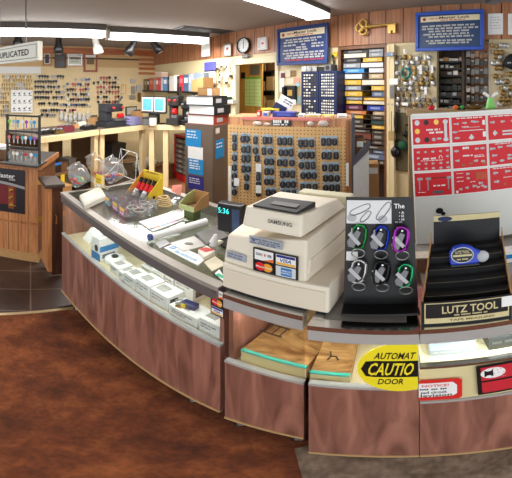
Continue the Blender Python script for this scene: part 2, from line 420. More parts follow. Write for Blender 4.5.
# track lights
def spot(px, py, col, label, r=5.25, tilt=0.):
    p = PR(px, py, r)
    t = thing('track_spotlight', label, 'spotlight', p, math.radians(20))
    MB().cyl((0, 0, .14), (0, 0, CEIL - p.z - .001), .014, 8).box(-.05, .05, -.02, .02, CEIL - p.z - .03, CEIL - p.z - .001).done('stem', col, t)
    h = MB(); h.X = Matrix.Rotation(tilt, 4, 'Y')
    h.lathe([(.035, .16), (.05, .12), (.05, .03), (.075, -.03), (.08, -.11), (.06, -.12)], 14)
    h.done('head', col, t, smooth=True)
    k = MB(); k.X = Matrix.Rotation(tilt, 4, 'Y'); k.lathe([(.055, -.121), (.03, -.128)], 12).done('bulb', mat('bulb_face', (180, 176, 160), .3), t)
wp = mat('white_enamel', (240, 238, 232), .4, var=.03)
spot(18, 40, black, 'black track spotlight above the hanging DUPLICATED sign', 5.0)
spot(58.5, 46, black, 'black track spotlight between the hanging sign and the white spotlight')
spot(97, 46.5, wp, 'white track spotlight under the joint of the fluorescent lights', tilt=-.25)
spot(131, 48, black, 'black track spotlight angled down, right of the white one', tilt=.5)
spot(156, 46.5, black, 'black track spotlight angled down at the panelling corner', 5.6, tilt=-.6)

# ================================================================== COUNTERS
FILL_W = 3.2  # strength of the fill light added inside the showcases
def counter(label, FL, FR, BR, BL, zb, zp, zrail, fasc, kind, ends=(1, 1)):
    """a glass showcase: plan corners front-left, front-right, back-right, back-left"""
    O = Vector((FL[0], FL[1], 0)); d = Vector((FR[0] - FL[0], FR[1] - FL[1], 0)); rz = math.atan2(d.y, d.x); L = d.length
    t = thing('display_counter', label, 'counter', O, rz)
    iv = Matrix.Rotation(-rz, 4, 'Z')
    q = [iv @ (Vector((p[0], p[1], 0)) - O) for p in (FL, FR, BR, BL)]
    def ins(y, e=0.):                   # plan points at depth fraction y along the two ends
        a = q[0].lerp(q[3], y); b = q[1].lerp(q[2], y)
        return (a.x + e, a.y), (b.x - e, b.y)
    def strip(y0, y1, z0, z1, e=0.):
        a, b = ins(y0, e); c, dd = ins(y1, e); return [(a[0], a[1]), (b[0], b[1]), (dd[0], dd[1]), (c[0], c[1])], z0, z1
    D = q[3].y
    f = lambda m: m / D
    MB().slab(*strip(0, f(.02), zb, zp)).done('front_panel', lamwood, t)
    MB().slab(*strip(f(-.004), f(.012), zb - .012, zb + .004)).done('bottom_strip', mat('tan_edge', (196, 160, 110), .5), t)
    a, b = ins(f(.02)); c, dd = ins(1)
    if ends[0]: MB().slab([(a[0], a[1]), (a[0] + .018, a[1]), (c[0] + .018, c[1]), c], zb, .875).done('end_panel', lamwood, t)
    if ends[1]: MB().slab([(b[0] - .018, b[1]), b, dd, (dd[0] - .018, dd[1])], zb, .875).done('end_panel', lamwood, t)
    MB().slab(*strip(f(.021), f(D - .021), zp - .02, zp - .001, .019)).done('deck', mat('deck_cream', (222, 208, 170), .5), t)
    MB().slab(*strip(f(D - .02), 1, zb, .875, .019)).done('back_panel', offw, t)
    MB().slab(*strip(f(-.003), f(.021), zp, zp + .014)).done('lower_rail', alum, t)
    if fasc:
        MB().slab(*strip(f(.004), f(.02), zp + .0145, zrail)).done('fascia', mat('cream_fascia', (226, 212, 160), .5, var=.03), t)
        MB().slab(*strip(f(-.002), f(.021), zrail, zrail + .012)).done('middle_rail', chrome, t)
        g0 = zrail + .0125
    else: g0 = zp + .0145
    MB().slab(*strip(f(.003), f(.008), g0, .8745)).done('front_glass', glass, t)
    fr = MB(); P0, z0, z1 = strip(f(-.008), f(.03), .875, .94)
    fr.slab(P0, z0, z1); fr.slab(strip(f(-.012), f(-.008), .925, .945)[0], .925, .945, 1); fr.slab(strip(f(-.008), f(.03), 0, 0)[0], .9402, .945, 1)
    fr.slab(strip(f(D - .04), 1.01, 0, 0)[0], .875, .945, 1)
    a, b = ins(f(.03)); c, dd = ins(f(D - .04))
    fr.slab([a, (a[0] + .03, a[1]), (c[0] + .03, c[1]), c], .875, .945, 1); fr.slab([(b[0] - .03, b[1]), b, dd, (dd[0] - .03, dd[1])], .875, .945, 1)
    fr.done('top_rim', [rimdark if kind == 'A' else alum, chrome if kind != 'A' else mat('cream_rim', (158, 150, 140), .35, .1)], t)
    a, b = ins(f(.031), .031); c, dd = ins(f(D - .041), .031)
    if kind == 'A': MB().slab([a, b, dd, c], .937, .944).done('top_glass', glasst, t)
    else: MB().slab([a, b, dd, c], .925, .9445).done('top_board', mat('grey_top', (150, 144, 138), .3, .2), t)
    a, b = ins(f(.0125), .04)
    dx_, dy_ = b[0] - a[0], b[1] - a[1]; ll = math.hypot(dx_, dy_)
    MB().slab([a, b, (b[0], b[1] + .0155), (a[0], a[1] + .0155)], .868, .8745).done('added_case_strip', lamp, t)  # added glowing strip and light, unseen under the rim, to brighten the case
    ld = bpy.data.lights.new('case_light', 'AREA'); ld.shape = 'RECTANGLE'; ld.size = ll * .96; ld.size_y = .015; ld.energy = FILL_W * ll * (.42 if kind == 'A' else 1); ld.color = (1, .98, .93)
    lo = bpy.data.objects.new('case_light', ld); C.objects.link(lo); lo.parent = t; lo.location = ((a[0] + b[0]) / 2, (a[1] + b[1]) / 2 + .008, .866); lo.rotation_euler = (math.radians(20), 0, 0)
    for (y, s) in ((.06, .12), (.06, .88), (.9, .12), (.9, .88)):
        l, r = ins(y)
        x = l[0] + (r[0] - l[0]) * s
        MB().cyl((x, l[1], .0), (x, l[1], zb - .0125), .016, 10).cyl((x, l[1], 0), (x, l[1], .02), .026, 10).done('foot', chrome, t)
    return t, (O, rz, q)
A_FL, A_FR = (-1.254, 1.954), (-.118, 1.115)
CA, fA = counter('long walnut laminate glass showcase on the left, stocked with small white boxes', A_FL, A_FR, (.262, 1.676), (-1.254 + .594 * .68, 1.954 + .804 * .68), .10, .61, 0, False, 'A')
CB, fB = counter('narrow middle showcase section under the beige cash register', (-.099, 1.078), (.132, .934), (.441, 1.536), (.288, 1.641), .10, .555, 0, False, 'B', (1, 0))
CC, fC = counter('walnut laminate showcase section behind the yellow caution sticker', (.138, .884), (.402, .7735), (.664, 1.40), (.449, 1.50), .03, .612, 0, False, 'C', (0, 0))
CD, fD = counter('right end showcase section bearing the red notice stickers', (.404, .7727), (1.0, .523), (1.262, 1.15), (.666, 1.40), .03, .515, .735, True, 'D', (0, 1))
pA = Plane(math.degrees(fA[1]), A_FL); pB = Plane(math.degrees(fB[1]), (-.099, 1.078)); pC = Plane(math.degrees(fC[1]), (.138, .884)); pD = Plane(math.degrees(fD[1]), (.404, .7727))
# ================================================================== LEFT SIDE: KEY WALL
def on_wall(name, label, cat, pl, x0, y0, x1, y1, m, th=.01, off=.012, parts=None, group=None, bevel=0.):
    c, w, h = pl.rect(x0, y0, x1, y1, off)
    if parts is None:
        o = MB().box(-w / 2, w / 2, -th, 0, -h / 2, h / 2).done(name, m, None, c, pl.rz, bevel=bevel)
        tag(o, label, cat, group)
        return o, w, h
    t = thing(name, label, cat, c, pl.rz, group)
    return t, w, h
def frame(name, label, pl, x0, y0, x1, y1, fm, inner, b=.03, cat='picture frame', th=.03, art=None, off=.012):
    t, w, h = on_wall(name, label, cat, pl, x0, y0, x1, y1, None, parts=1, off=off)
    m = MB()
    m.box(-w / 2, w / 2, -th, 0, h / 2 - b, h / 2).box(-w / 2, w / 2, -th, 0, -h / 2, -h / 2 + b).box(-w / 2, -w / 2 + b, -th, 0, -h / 2 + b, h / 2 - b).box(w / 2 - b, w / 2, -th, 0, -h / 2 + b, h / 2 - b)
    m.done('frame', fm, t)
    p = MB().box(-w / 2 + b, w / 2 - b, -th * .5, -.001, -h / 2 + b, h / 2 - b)
    ms = [inner]
    if art: ms += art(p, w - 2 * b, h - 2 * b, -th * .5)
    p.done('picture', ms, t)
    return t
# hanging sign
SG = Plane(-17, (-2.21 * .78, 2.965 * .78))
c, w, h = SG.rect(-16, 45.5, 38, 63)
t = thing('hanging_sign', 'white hanging light box sign with black DUPLICATED lettering', 'sign', c, SG.rz)
sgm = mat('sign_white', (238, 236, 222), .4, var=.03)
MB().box(-w / 2, w / 2, 0, .05, -h / 2, h / 2).done('box', [sgm], t, bevel=.004)
b_ = MB(); i_ = .022
for (x0, x1, z0, z1) in ((-w / 2 + i_, w / 2 - i_, h / 2 - i_ - .006, h / 2 - i_), (-w / 2 + i_, w / 2 - i_, -h / 2 + i_, -h / 2 + i_ + .006), (w / 2 - i_ - .006, w / 2 - i_, -h / 2 + i_, h / 2 - i_)): b_.box(x0, x1, -.002, 0, z0, z1)
b_.done('border_line', mat('sign_grey', (120, 118, 110), .5), t)
ca, wa, ha = SG.rect(-3.5, 51, 29, 57.5)
lx = (ca - c).dot(SG.u)
MB().text('DUPLICATED', lx, -.003, (ca - c).z * .3, wa, .058, bold=True).done('lettering', mat('sign_black', (40, 34, 34), .5), t)
for x in (-w / 2 + .3, w / 2 - .22): MB().cyl((x, .025, h / 2), (x, .025, CEIL - c.z - .001), .007, 6).done('hanger', grey, t)
on_wall('paper_strip', 'long white paper strip on the wall below the hanging sign', 'paper', LW, -6, 66.5, 41, 73.5, white, .004)
frame('picture_frame', 'small light wood frame with a blue picture, left of the dark plaque', LW, 42.5, 52.5, 51.5, 65.5, oak, mat('cream_mount', (226, 214, 180), .6), .025, art=lambda p, w, h, y: (p.box(-w * .3, w * .3, y - .003, y, -h * .4, h * .42, 1), [navy])[1])
frame('wall_plaque', 'dark wooden plaque with two black plates on the tan wall', LW, 54.5, 52.5, 66, 68, dwood, dwood, .03, 'plaque', art=lambda p, w, h, y: (p.box(-w * .48, w * .48, y - .006, y, .02, h * .48, 1).box(-w * .48, w * .48, y - .006, y, -h * .48, -.02, 1), [mat('plate_black', (48, 48, 56), .3)])[1])
def cert(p, w, h, y):
    p.words(-w * .32, w * .32, h * .25, h * .12, y - .002, 1, 3); p.words(-w * .35, w * .35, 0, h * .08, y - .002, 1, 4); p.words(-w * .3, w * .3, -h * .22, h * .08, y - .002, 1, 5); return [mat('print_grey', (120, 124, 120), .6)]
frame('picture_frame', 'silver framed certificate between the dark plaque and the red frame', LW, 67.5, 54, 82, 65.5, silver, mat('cert_green', (222, 228, 214), .6, var=.04), .03, art=cert)
def redart(p, w, h, y):
    p.box(-w * .5, w * .5, y - .02, y, h * .36, h * .5, 1).box(-w * .36, w * .36, y - .003, y, -h * .1, h * .3, 2).box(-w * .4, w * .4, y - .003, y, -h * .45, -h * .16, 3); return [white, mat('map_brown', (128, 104, 80), .6, var=.3, scale=40), mat('mount_tan', (222, 196, 146), .6)]
frame('picture_frame', 'red-brown wooden frame below and left of the white spotlight', LW, 83.5, 53.5, 97, 72, mat('red_wood', (158, 78, 56), .4), mat('mount_tan2', (214, 180, 130), .6), .035, art=redart)
# chart of key pictures
t, w, h = on_wall('key_chart', 'white chart with three rows of black key drawings', 'chart', LW, 11, 90, 32.5, 112.5, None, parts=1, off=.06)
MB().box(-w / 2, w / 2, -.006, 0, -h / 2, h / 2).done('sheet', white, t)
m = MB(); q = random.Random(3)
for r in range(3):
    for k in range(4):
        x, z = -w * .36 + k * w * .24, h * .34 - r * h * .33
        m.prism(ell(w * .09, h * .08, 10, x, z), -.008, -.006); m.prism([(x, z), (x + w * .12 * q.uniform(.5, 1), z + h * .07), (x + w * .1, z + h * .1)], -.008, -.006); m.box(x - w * .05, x + w * .1, -.008, -.006, z - h * .1, z - h * .075)
m.done('key_drawings', black, t)
# hundreds of keys on hooks
def keymesh(hm, bm, nm, hw=.05, hh=.05):
    m = MB(); m.prism(rr(hw, hh, hw * .3, 2), -.012, 0, 0); m.prism([(-.008, -hh / 2), (-.008, -hh / 2 - .032), (0, -hh / 2 - .038), (.008, -hh / 2 - .032), (.008, -hh / 2)], -.008, -.003, 1)
    m.cyl((0, -.03, hh * .3), (0, .02, hh * .3), .003, 5, 2)
    me = m.done(nm, [hm, bm, silver]); C.objects.unlink(me); return me
kdk = mat('blade_dull', (120, 112, 100), .4, .5)
kb = keymesh(black, kdk, 'hanging_key'); kbl = keymesh(mat('key_blue', (70, 96, 140), .4), silver, 'hanging_key'); kr = keymesh(mat('key_rose', (190, 92, 92), .4), dbrass, 'hanging_key')
kg = keymesh(mat('key_grey', (150, 150, 150), .4, .5), silver, 'hanging_key'); kbr = keymesh(dbrass, dbrass, 'hanging_key', .03, .034); kw = keymesh(offw, silver, 'hanging_key')
q = random.Random(11)
KN = {}
def keyrow(cl, gname, row, x0, x1, y, step, choices):
    n = int((x1 - x0) / step + .5); k = 0
    for i in range(n + 1):
        if q.random() < .07: continue
        k += 1; src = q.choice(choices)
        o = src.copy(); C.objects.link(o)
        o.location = LW.hit(x0 + i * step + q.uniform(-.25, .25), y + q.uniform(-.3, .3), .022); o.rotation_euler = (0, q.uniform(-.12, .12), LW.rz)
        col = {kb: 'black-headed', kbl: 'blue-headed', kr: 'rose-headed', kg: 'grey', kbr: 'brassy', kw: 'white-headed'}[src]
        tag(o, f'{col} key on the tan wall, {cl}, {ORD[row]} row, {ORD[k]} from left', 'key', gname)
for r, (x0, x1, y) in enumerate(((37, 62, 76.2), (35.5, 60, 81.3), (35.5, 65, 86.6), (35.5, 65, 91.8), (35.5, 65, 97.2), (36.5, 57, 103.2), (41, 56, 110), (42, 56, 114.6))): keyrow('cluster below small frames', 'keys below the small frames', r + 1, x0, x1, y, 2.6, [kb, kb, kb, kb, kg])
for r, (x0, x1, y) in enumerate(((76, 88, 79.3), (67.5, 87, 84.2), (67.5, 88, 89.3), (68, 89, 94.2), (68, 89, 99.2), (61, 89, 104.6), (57, 76, 110.2))): keyrow('cluster below red frame', 'keys below the red frame', r + 1, x0, x1, y, 2.6, [kb, kb, kb, kbl, kg, kr, kw])
for r, (x0, x1, y) in enumerate(((98, 118, 77.6), (98, 119, 82.4), (98, 119, 87), (98, 121, 91.6), (98, 119, 96.6), (98, 118, 101.6))): keyrow('cluster below white spotlight', 'keys below the white spotlight', r + 1, x0, x1, y, 2.9, [kr, kr, kb, kb, kw])
for r, (x0, x1, y) in enumerate(((3, 31, 76), (4, 31, 80), (2, 31, 84), (2, 31, 88))): keyrow('cluster under paper strip', 'brassy keys under the paper strip', r + 1, x0, x1, y, 2.5, [kbr, kbr, kbr, kg])
for r in range(6): keyrow('cluster left of key chart', 'brassy keys left of the key chart', r + 1, 1, 9, 93 + r * 4.3, 2.4, [kbr, kbr, kg])
# odd hanging bits near the wall corner
for i, (x, y, w_, h_, mm, lb) in enumerate(((123.5, 89, 4, 9, yellow, 'yellow wire loop'), (132.5, 81, 4.5, 4.5, lgrey, 'grey metal disc'), (133, 90, 4, 8, silver, 'silver lock blank'), (138.5, 88, 4, 7, lgrey, 'pale lock body'), (139, 97, 3, 9, dbrass, 'brass lock strip'), (132, 97, 6, 4, silver, 'flat silver lock plate'), (93.7, 83, 1.6, 3, black, 'lone black key fob'))):
    c, w, h = LW.rect(x - w_ / 2, y - h_ / 2, x + w_ / 2, y + h_ / 2, .02)
    t = thing('hanging_lock_part', lb + ' hooked on the tan wall near the striped corner' if i < 6 else lb + ' hooked alone beside the rose-headed keys', 'lock part', c, LW.rz)
    if i == 0: MB().tube([(-w / 2, 0, -h / 2), (-w / 2, 0, h / 2), (w / 2, 0, h / 2), (w / 2, 0, -h / 2)], .008, 6, closed=True).done('loop', mm, t)
    else: MB().prism(rr(w, h, min(w, h) * .3, 3), -.03, 0).done('body', mm, t)
    MB().cyl((0, -.035, h * .36), (0, .015, h * .36), .006, 6).done('hook', silver, t)
# ------------------------------------------------------------------ workbenches
def bench(label, A, B, depth, legs, shelf=True, zt=1.0, fh=.075):
    A = Vector((A[0], A[1], 0)); B = Vector((B[0], B[1], 0)); d = B - A; L = d.length; rz = math.atan2(d.y, d.x)
    t = thing('workbench', label, 'workbench', A, rz)
    MB().box(0, L, -.02, depth, zt - .03, zt).done('top', mat('bench_top', (96, 84, 72), .6, var=.3, scale=8), t)
    MB().box(0, L, -.035, -.0, zt - fh, zt + .004).done('apron', benchm, t)
    for x in legs: MB().box(x - .04, x + .04, 0.001, .08, 0, zt - .031).done('leg', benchm, t)
    if shelf: MB().box(.02, L - .02, .12, depth - .05, .36, .39).done('shelf', mat('shelf_brown', (122, 92, 62), .6), t)
    if shelf: MB().box(.0, L, depth - .03, depth, .0, zt - .031).done('back_panel', mat('bench_back', (112, 84, 58), .7, var=.25, scale=5), t)
    return t, A, rz, L
def benchpt(px, py, z=1.0): return PZ(px, py, z)
b1 = bench('cream fronted workbench nearest the oak cabinet', benchpt(39, 137.5), benchpt(97.5, 130), .85, (.12, 1.1))
b2 = bench('cream fronted workbench bearing the red and black key machine', benchpt(99.5, 130), benchpt(147, 124.7), .8, (.06, .98))
b3 = bench('short cream fronted workbench below the shelf of binders', benchpt(148.5, 124.7, 1.05), benchpt(196, 125.5, 1.05), .3, (.05, .28), False, zt=1.05)
P1 = Plane(math.degrees(b1[2]), b1[1]); P2 = Plane(math.degrees(b2[2]), b2[1]); P3 = Plane(math.degrees(b3[2]), b3[1])
def boxes_under(pl, spec, dz):
    for (x0, y0, x1, y1, mm, name, label, cat, dp, off) in spec:
        c, w, h = pl.rect(x0, y0, x1, y1, -off)
        z0 = dz if dz is not None else c.z - h / 2
        t = thing(name, label, cat, (c.x, c.y, z0), pl.rz)
        MB().box(-w / 2, w / 2, 0, dp, 0, h * .86).done('body', mm, t, bevel=.006)
        MB().box(-w / 2 - .004, w / 2 + .004, -.004, dp + .004, h * .862, h).done('lid', mm, t)
boxes_under(P1, [(52, 156, 60, 166, dark, 'storage_tin', 'dark storage tin under the near workbench, leftmost', 'tin', .2, .2),
    (61, 157, 68, 166, dcard, 'small_crate', 'brown crate under the near workbench beside the dark tin', 'crate', .2, .2),
    (69, 155, 76, 166, grey, 'storage_tin', 'grey metal tin under the near workbench', 'tin', .2, .2)], .391)
MB_ = MB
boxes_under(P1, [(60, 166, 72, 181, card, 'cardboard_box', 'cardboard box on the floor under the near workbench', 'box', .3, .0), (76, 160, 88, 170, black, 'tool_case', 'black tool case below the near workbench', 'case', .2, .0)], .002)
t = thing('paper_tube', 'bright blue tube poking out beside the cardboard box', 'tube', P1.hit(61, 166, -.12), P1.rz)
MB().cyl((-.24, .0, .03), (.02, .03, .03), .022, 12).done('tube', mat('tube_blue', (40, 120, 215), .4), t)
t = thing('yellow_card', 'small yellow card on the front of the floor box', 'card', P1.hit(62.5, 178.5, .01), P1.rz)
MB().box(-.035, .035, -.004, 0, -.06, .06).done('card', yellow, t)
# under the second and third bench
boxes_under(P2, [(112, 150, 126, 166, dark, 'storage_tin', 'dark bin under the key machine workbench', 'bin', .3, .25)], .391)
for i, (x0, y0, x1, y1, lb) in enumerate(((133, 153, 147, 164, 'large white sack lying on the floor under the far workbench'), (143, 150, 157, 160, 'smaller white sack behind the large one under the workbench'))):
    c = PZ(x0 / 2 + x1 / 2, 171 - i * 3, 0); r = c.to_2d().length; w = (x1 - x0) / K * r
    t = thing('white_sack', lb, 'sack', c, .4)
    MB().blob((0, 0, .12), (w, .4, .25), 12, jit=.1, seed=i).done('sack', offw, t, smooth=True)
c = PR(162, 160, 6.0); c.z = .001
t = thing('cardboard_box', 'brown box on the floor between the workbench legs', 'box', c, -.3)
MB().box(-.13, .13, 0, .2, 0, .27).done('body', dcard, t); MB().box(-.13, .0, -.12, .0, .262, .27).done('flap', dcard, t)
c, cw_, _ = BW.rect(174, 130, 187, 168, .34)
t = thing('drawer_cabinet', 'red metal drawer cabinet beside the tall taupe cabinet', 'cabinet', (c.x, c.y, .0065), BW.rz)
cw = cw_ / 2
m = MB(); m.box(-cw, -cw + .05, 0, .3, 0, .82).box(cw - .03, cw, 0, .3, 0, .82).box(-cw, cw, .27, .3, 0, .82).box(-cw, cw, 0, .3, .79, .82).box(-cw, cw, 0, .3, 0, .12); m.done('body', mat('cabinet_red', (190, 36, 34), .4), t)
for i in range(7):
    d = MB().box(-cw + .055, cw - .035, 0.01, .26, .14 + i * .09, .21 + i * .09).done('drawer', mat('drawer_grey', (122, 120, 116), .5), t)
    MB().box(-.04, .04, -.006, .0095, .165 + i * .09, .185 + i * .09).done('handle', lgrey, d)
# ---- things on the benches
def machine(name, label, cat, loc, rz, w, h, body, acc, arm=True):
    t = thing(name, label, cat, loc, rz)
    MB().box(-w / 2, w / 2, -.12, .16, 0, h * .22).done('base', body, t, bevel=.01)
    MB().box(-w * .42, -w * .1, -.05, .14, h * .22, h * .95).done('column', body, t, bevel=.012)
    MB().box(-w * .45, w * .42, -.08, .12, h * .62, h * .95).done('head', body, t, bevel=.015)
    MB().cyl((w * .1, -.1, h * .45), (w * .34, -.1, h * .45), h * .1, 12).done('cutter_wheel', acc, t)
    MB().box(-w * .05, w * .45, -.13, .05, h * .23, h * .33).done('carriage', grey, t, bevel=.006)
    for x in (-.2, .28):
        MB().blob((w * x, -.13, h * .8), (.05, .05, .05), 8, jit=0).done('knob', acc, t, smooth=True)
    if arm: MB().tube([(w * .3, 0, h * .9), (w * .42, 0, h * 1.1), (w * .5, -.03, h * 1.25)], .018, 8).done('lever', body, t)
    return t
def onb(pl, px, off): p = pl.hit(px, 100, -off); return Vector((p.x, p.y, 1.0511 if pl is P3 else 1.0011))
def cut(px, pl, off, zh=0): pass
mg = mat('machine_grey', (44, 46, 52), .4)
machine('key_machine', 'grey key cutting machine with red knobs on the left workbench', 'key machine', onb(P2, 112, .25), P2.rz + .1, .46, .4, mg, red)
bl = [(P1, 47.5, .2, .30, .05, black, 'tool_tray', 'black tray of tools at the near end of the workbench', 'tray'), (P1, 88.5, .18, .26, .05, black, 'tool_tray', 'black tray under the hanging clear bags', 'tray'),
      (P1, 66, .2, .22, .09, maroon, 'parts_box', 'maroon parts box on the near workbench', 'box'), (P1, 57, .15, .16, .05, dbrass, 'parts_box', 'low brass coloured parts box on the near workbench', 'box'), (P1, 80, .42, .14, .1, offw, 'parts_box', 'white parts box on the near workbench', 'box'),
      (P1, 74, .45, .12, .07, card, 'parts_box', 'tan parts box between maroon and white ones', 'box'), (P1, 94, .4, .13, .16, card, 'parts_box', 'tan box just left of the key machine', 'box'), (P2, 137, .35, .17, .22, card, 'parts_box', 'cardboard box behind the purple cloth', 'box')]
for (pl, px, off, w, h, mm, nm, lb, ct) in bl:
    t = thing(nm, lb, ct, onb(pl, px, off), pl.rz)
    MB().box(-w / 2, w / 2, -.07, .07, 0, .012).box(-w / 2, w / 2, -.07, -.06, .012, h).box(-w / 2, w / 2, .06, .07, .012, h).box(-w / 2, -w / 2 + .01, -.06, .06, .012, h).box(w / 2 - .01, w / 2, -.06, .06, .012, h).done('tray', mm, t)
    m = MB(); qq = random.Random(int(px))
    for i in range(7): x = qq.uniform(-w * .4, w * .4); y = qq.uniform(-.04, .04); m.cyl((x - .03, y, h + .005), (x + .03, y + .01, h + .015), .012, 6)
    m.done('tools', grey, t)
    t.children[-1]['kind'] = 'stuff'
t = thing('folded_cloth', 'folded lavender cloth on the bench right of the key machine', 'cloth', onb(P2, 132, .2), P2.rz)
m = MB()
for i in range(3): m.prism(rr(.30 - i * .02, .05, .024, 4, 0, .026 + i * .044), -.1, .12)
m.done('cloth', mat('lavender', (140, 136, 180), .8), t, smooth=False)
for i, x in enumerate((61.5, 66, 70.5, 75, 79.5, 84, 88)):
    c = LW.hit(x, 117 + (i % 3) * 1.2, .06)
    t = thing('plastic_bag', f'clear crumpled plastic bag hung above the near workbench, {ORD[i + 1]} from left', 'bag', c, LW.rz, 'clear bags above the near workbench')
    MB().blob((0, 0, 0), (.082, .07, .16), 10, jit=.2, seed=i).done('bag', mat('frosted_bag', (214, 214, 210), .25, var=.15, scale=20), t)
    MB().box(-.03, .03, -.02, .0, .075, .12).done('header_card', offw, t)
def wallshelf(): pass
# small white shelf & picture at the corner
t, w, h = on_wall('picture_frame', 'black framed grey picture propped near the striped corner', 'picture frame', P2, 126, 100, 137, 109, None, parts=1, off=-.55)
t.location.z = 1.002 + .12 + h / 2
MB().box(-w / 2, w / 2, 0, .02, -h / 2, h / 2).done('frame', black, t); MB().box(-w / 2 + .02, w / 2 - .02, -.003, -.0005, -h / 2 + .02, h / 2 - .02).done('picture', mat('photo_grey', (170, 164, 150), .5, var=.4, scale=15), t)
MB().box(-w / 2, w / 2, -.03, .05, -h / 2 - .12, -h / 2 - .001).done('ledge', offw, t)
# open binder on a stand
pbk = Plane(-20, P3.hit(153, 110, -.12))
c, w, h = pbk.rect(142.5, 97.5, 164.5, 111.5)
t = thing('open_binder', 'open binder of sky blue pages on a dark stand', 'binder', (c.x, c.y, 1.0511), pbk.rz)
zb = c.z - h / 2 - 1.0511; zt = zb + h
MB().box(-w / 2 - .02, w / 2 + .02, .03, .05, zb - .01, zt + .02).done('cover', dark, t)
for s in (-1, 1):
    pg = MB().hexa([(s * .015, .005, zb), (s * w / 2, -.01, zb), (s * w / 2, .029, zb), (s * .015, .029, zb)][::s], [(s * .015, .005, zt), (s * w / 2, -.01, zt), (s * w / 2, .029, zt), (s * .015, .029, zt)][::s]).done('page', mat('page_cream', (226, 226, 220), .5), t)
    m = MB(); x0, x1 = sorted((s * .035, s * (w / 2 - .02)))
    ya, yb_ = (-.0125, -.0015) if s < 0 else (-.0015, -.0125)
    m.hexa([(x0, ya, zb + .02), (x1, yb_, zb + .02), (x1, yb_ + .0015, zb + .02), (x0, ya + .0015, zb + .02)], [(x0, ya, zt - .02), (x1, yb_, zt - .02), (x1, yb_ + .0015, zt - .02), (x0, ya + .0015, zt - .02)])
    m.done('blue_print', mat('print_sky', (96, 176, 214), .5, var=.2, scale=30), pg)
MB().box(-w / 2, w / 2, -.04, .06, zb - .03, zb - .011).box(-.1, .1, .0, .05, 0, zb - .031).box(-.16, .16, -.05, .12, 0, .015).done('stand', dark, t)
machine('key_machine', 'dark key machine with red grips below the row of binders', 'key machine', onb(P3, 175.5, .06), -.3, .22, .5, dark, red)
machine('key_machine', 'black key machine close to the tall taupe cabinet', 'key machine', onb(P3, 189, .05), -.3, .24, .42, black, grey)
for i, (x, mm, lb, h) in enumerate(((146, grey, 'grey tin standing left of the pale jar under the open binder', .13), (153, offw, 'pale jar standing under the open binder', .15))):
    t = thing('bench_tin', lb, 'tin', onb(P3, x, -.06), 0)
    MB().lathe([(.06, 0), (.06, h * .85)], 14).done('body', mm, t); MB().lathe([(.063, h * .851), (.063, h)], 14).done('lid', dark, t)
# ------------------------------------------------------------------ oak cabinet at the left edge
CF = Plane(18, (-1.773, 2.377))
fr = Vector((-1.773, 2.377, 0)); dX = .62; dY = .55
t = thing('oak_cabinet', 'orange oak board cabinet at the left edge with a lock poster', 'cabinet', fr, CF.rz)
MB().box(-dX, 0, 0, dY, .09, .975).done('body', oakp, t)
MB().box(-dX, .0, .0, dY - .02, 0, .088).box(-dX - .01, .012, -.012, -.0005, .0, .07).done('plinth', mat('plinth_oak', (196, 150, 96), .5), t)
m = MB(); m.box(-dX - .02, .02, -.025, dY + .02, .976, 1.0); m.done('top', [mat('top_black', (52, 44, 40), .4)], t)
MB().box(-dX - .02, .024, -.034, -.0255, .95, 1.002).box(.0205, .034, -.034, dY + .02, .95, 1.002).done('top_trim', oak, t)
MB().box(-dX, -.0, -.008, -.0005, .40, .42).done('rail', oak, t)
for z in (.84, .47):
    MB().box(-.004, .03, -.014, -.0085, z - .03, z + .03).done('hinge', brass, t)
c, w, h = CF.rect(-14, 168.5, 25, 211.5, .004)
t = thing('lock_poster', 'black and red poster of brass door locks on the oak cabinet', 'poster', c, CF.rz)
MB().box(-w / 2, w / 2, -.003, 0, -h / 2, h / 2).done('sheet', mat('poster_black', (34, 30, 36), .35), t)
m = MB(); m.hexa([(-w / 2, -.0045, -h * .32), (w * .28, -.0045, -h * .32), (w * .28, -.0031, -h * .32), (-w / 2, -.0031, -h * .32)], [(-w / 2, -.0045, h * .16), (w * .28, -.0045, h * .12), (w * .28, -.0031, h * .12), (-w / 2, -.0031, h * .16)]); m.done('red_band', mat('poster_red', (120, 30, 34), .4, var=.2, scale=6), t)
arc = [(-w / 2 + w * i / 10, h * (.225 - .09 * (i / 10) ** 2.2)) for i in range(11)]
MB().prism(arc + [(x, z - h * .05 - .004) for x, z in arc[::-1]], -.0062, -.0046).done('silver_swoosh', silver, t)
c1 = (CF.hit(9, 175) - c).dot(CF.u)
MB().text('Master', c1 - .035, -.0045, h * .345, .19, .045).text('Lock', c1 + .035, -.0045, h * .27, .06, .018).done('lettering', white, t)
for j, px in enumerate((-5, 11.5)):
    xx = (CF.hit(px, 190) - c).dot(CF.u)
    pz = MB().box(xx - .026, xx + .026, -.008, -.0063, -h * .40, h * .11).done('copper_plate', mat('copper', (164, 92, 58), .35, .5), t)
    for k in range(3):
        e = MB(); e.X = Matrix.Translation((xx, -.0085, h * (.03 - .17 * k))) @ Matrix.Rotation(PI / 2, 4, 'X')
        e.lathe([(.02, 0), (.02, .006), (.011, .008), (.013, .018), (.008, .022)], 14)
        if k == 2: e.X = Matrix.Identity(4); e.tube([(xx, -.025, h * -.31), (xx + .03, -.026, h * -.305), (xx + .06, -.024, h * -.315)], .005, 8)
        e.done('door_knob_picture', brass, pz, smooth=True)
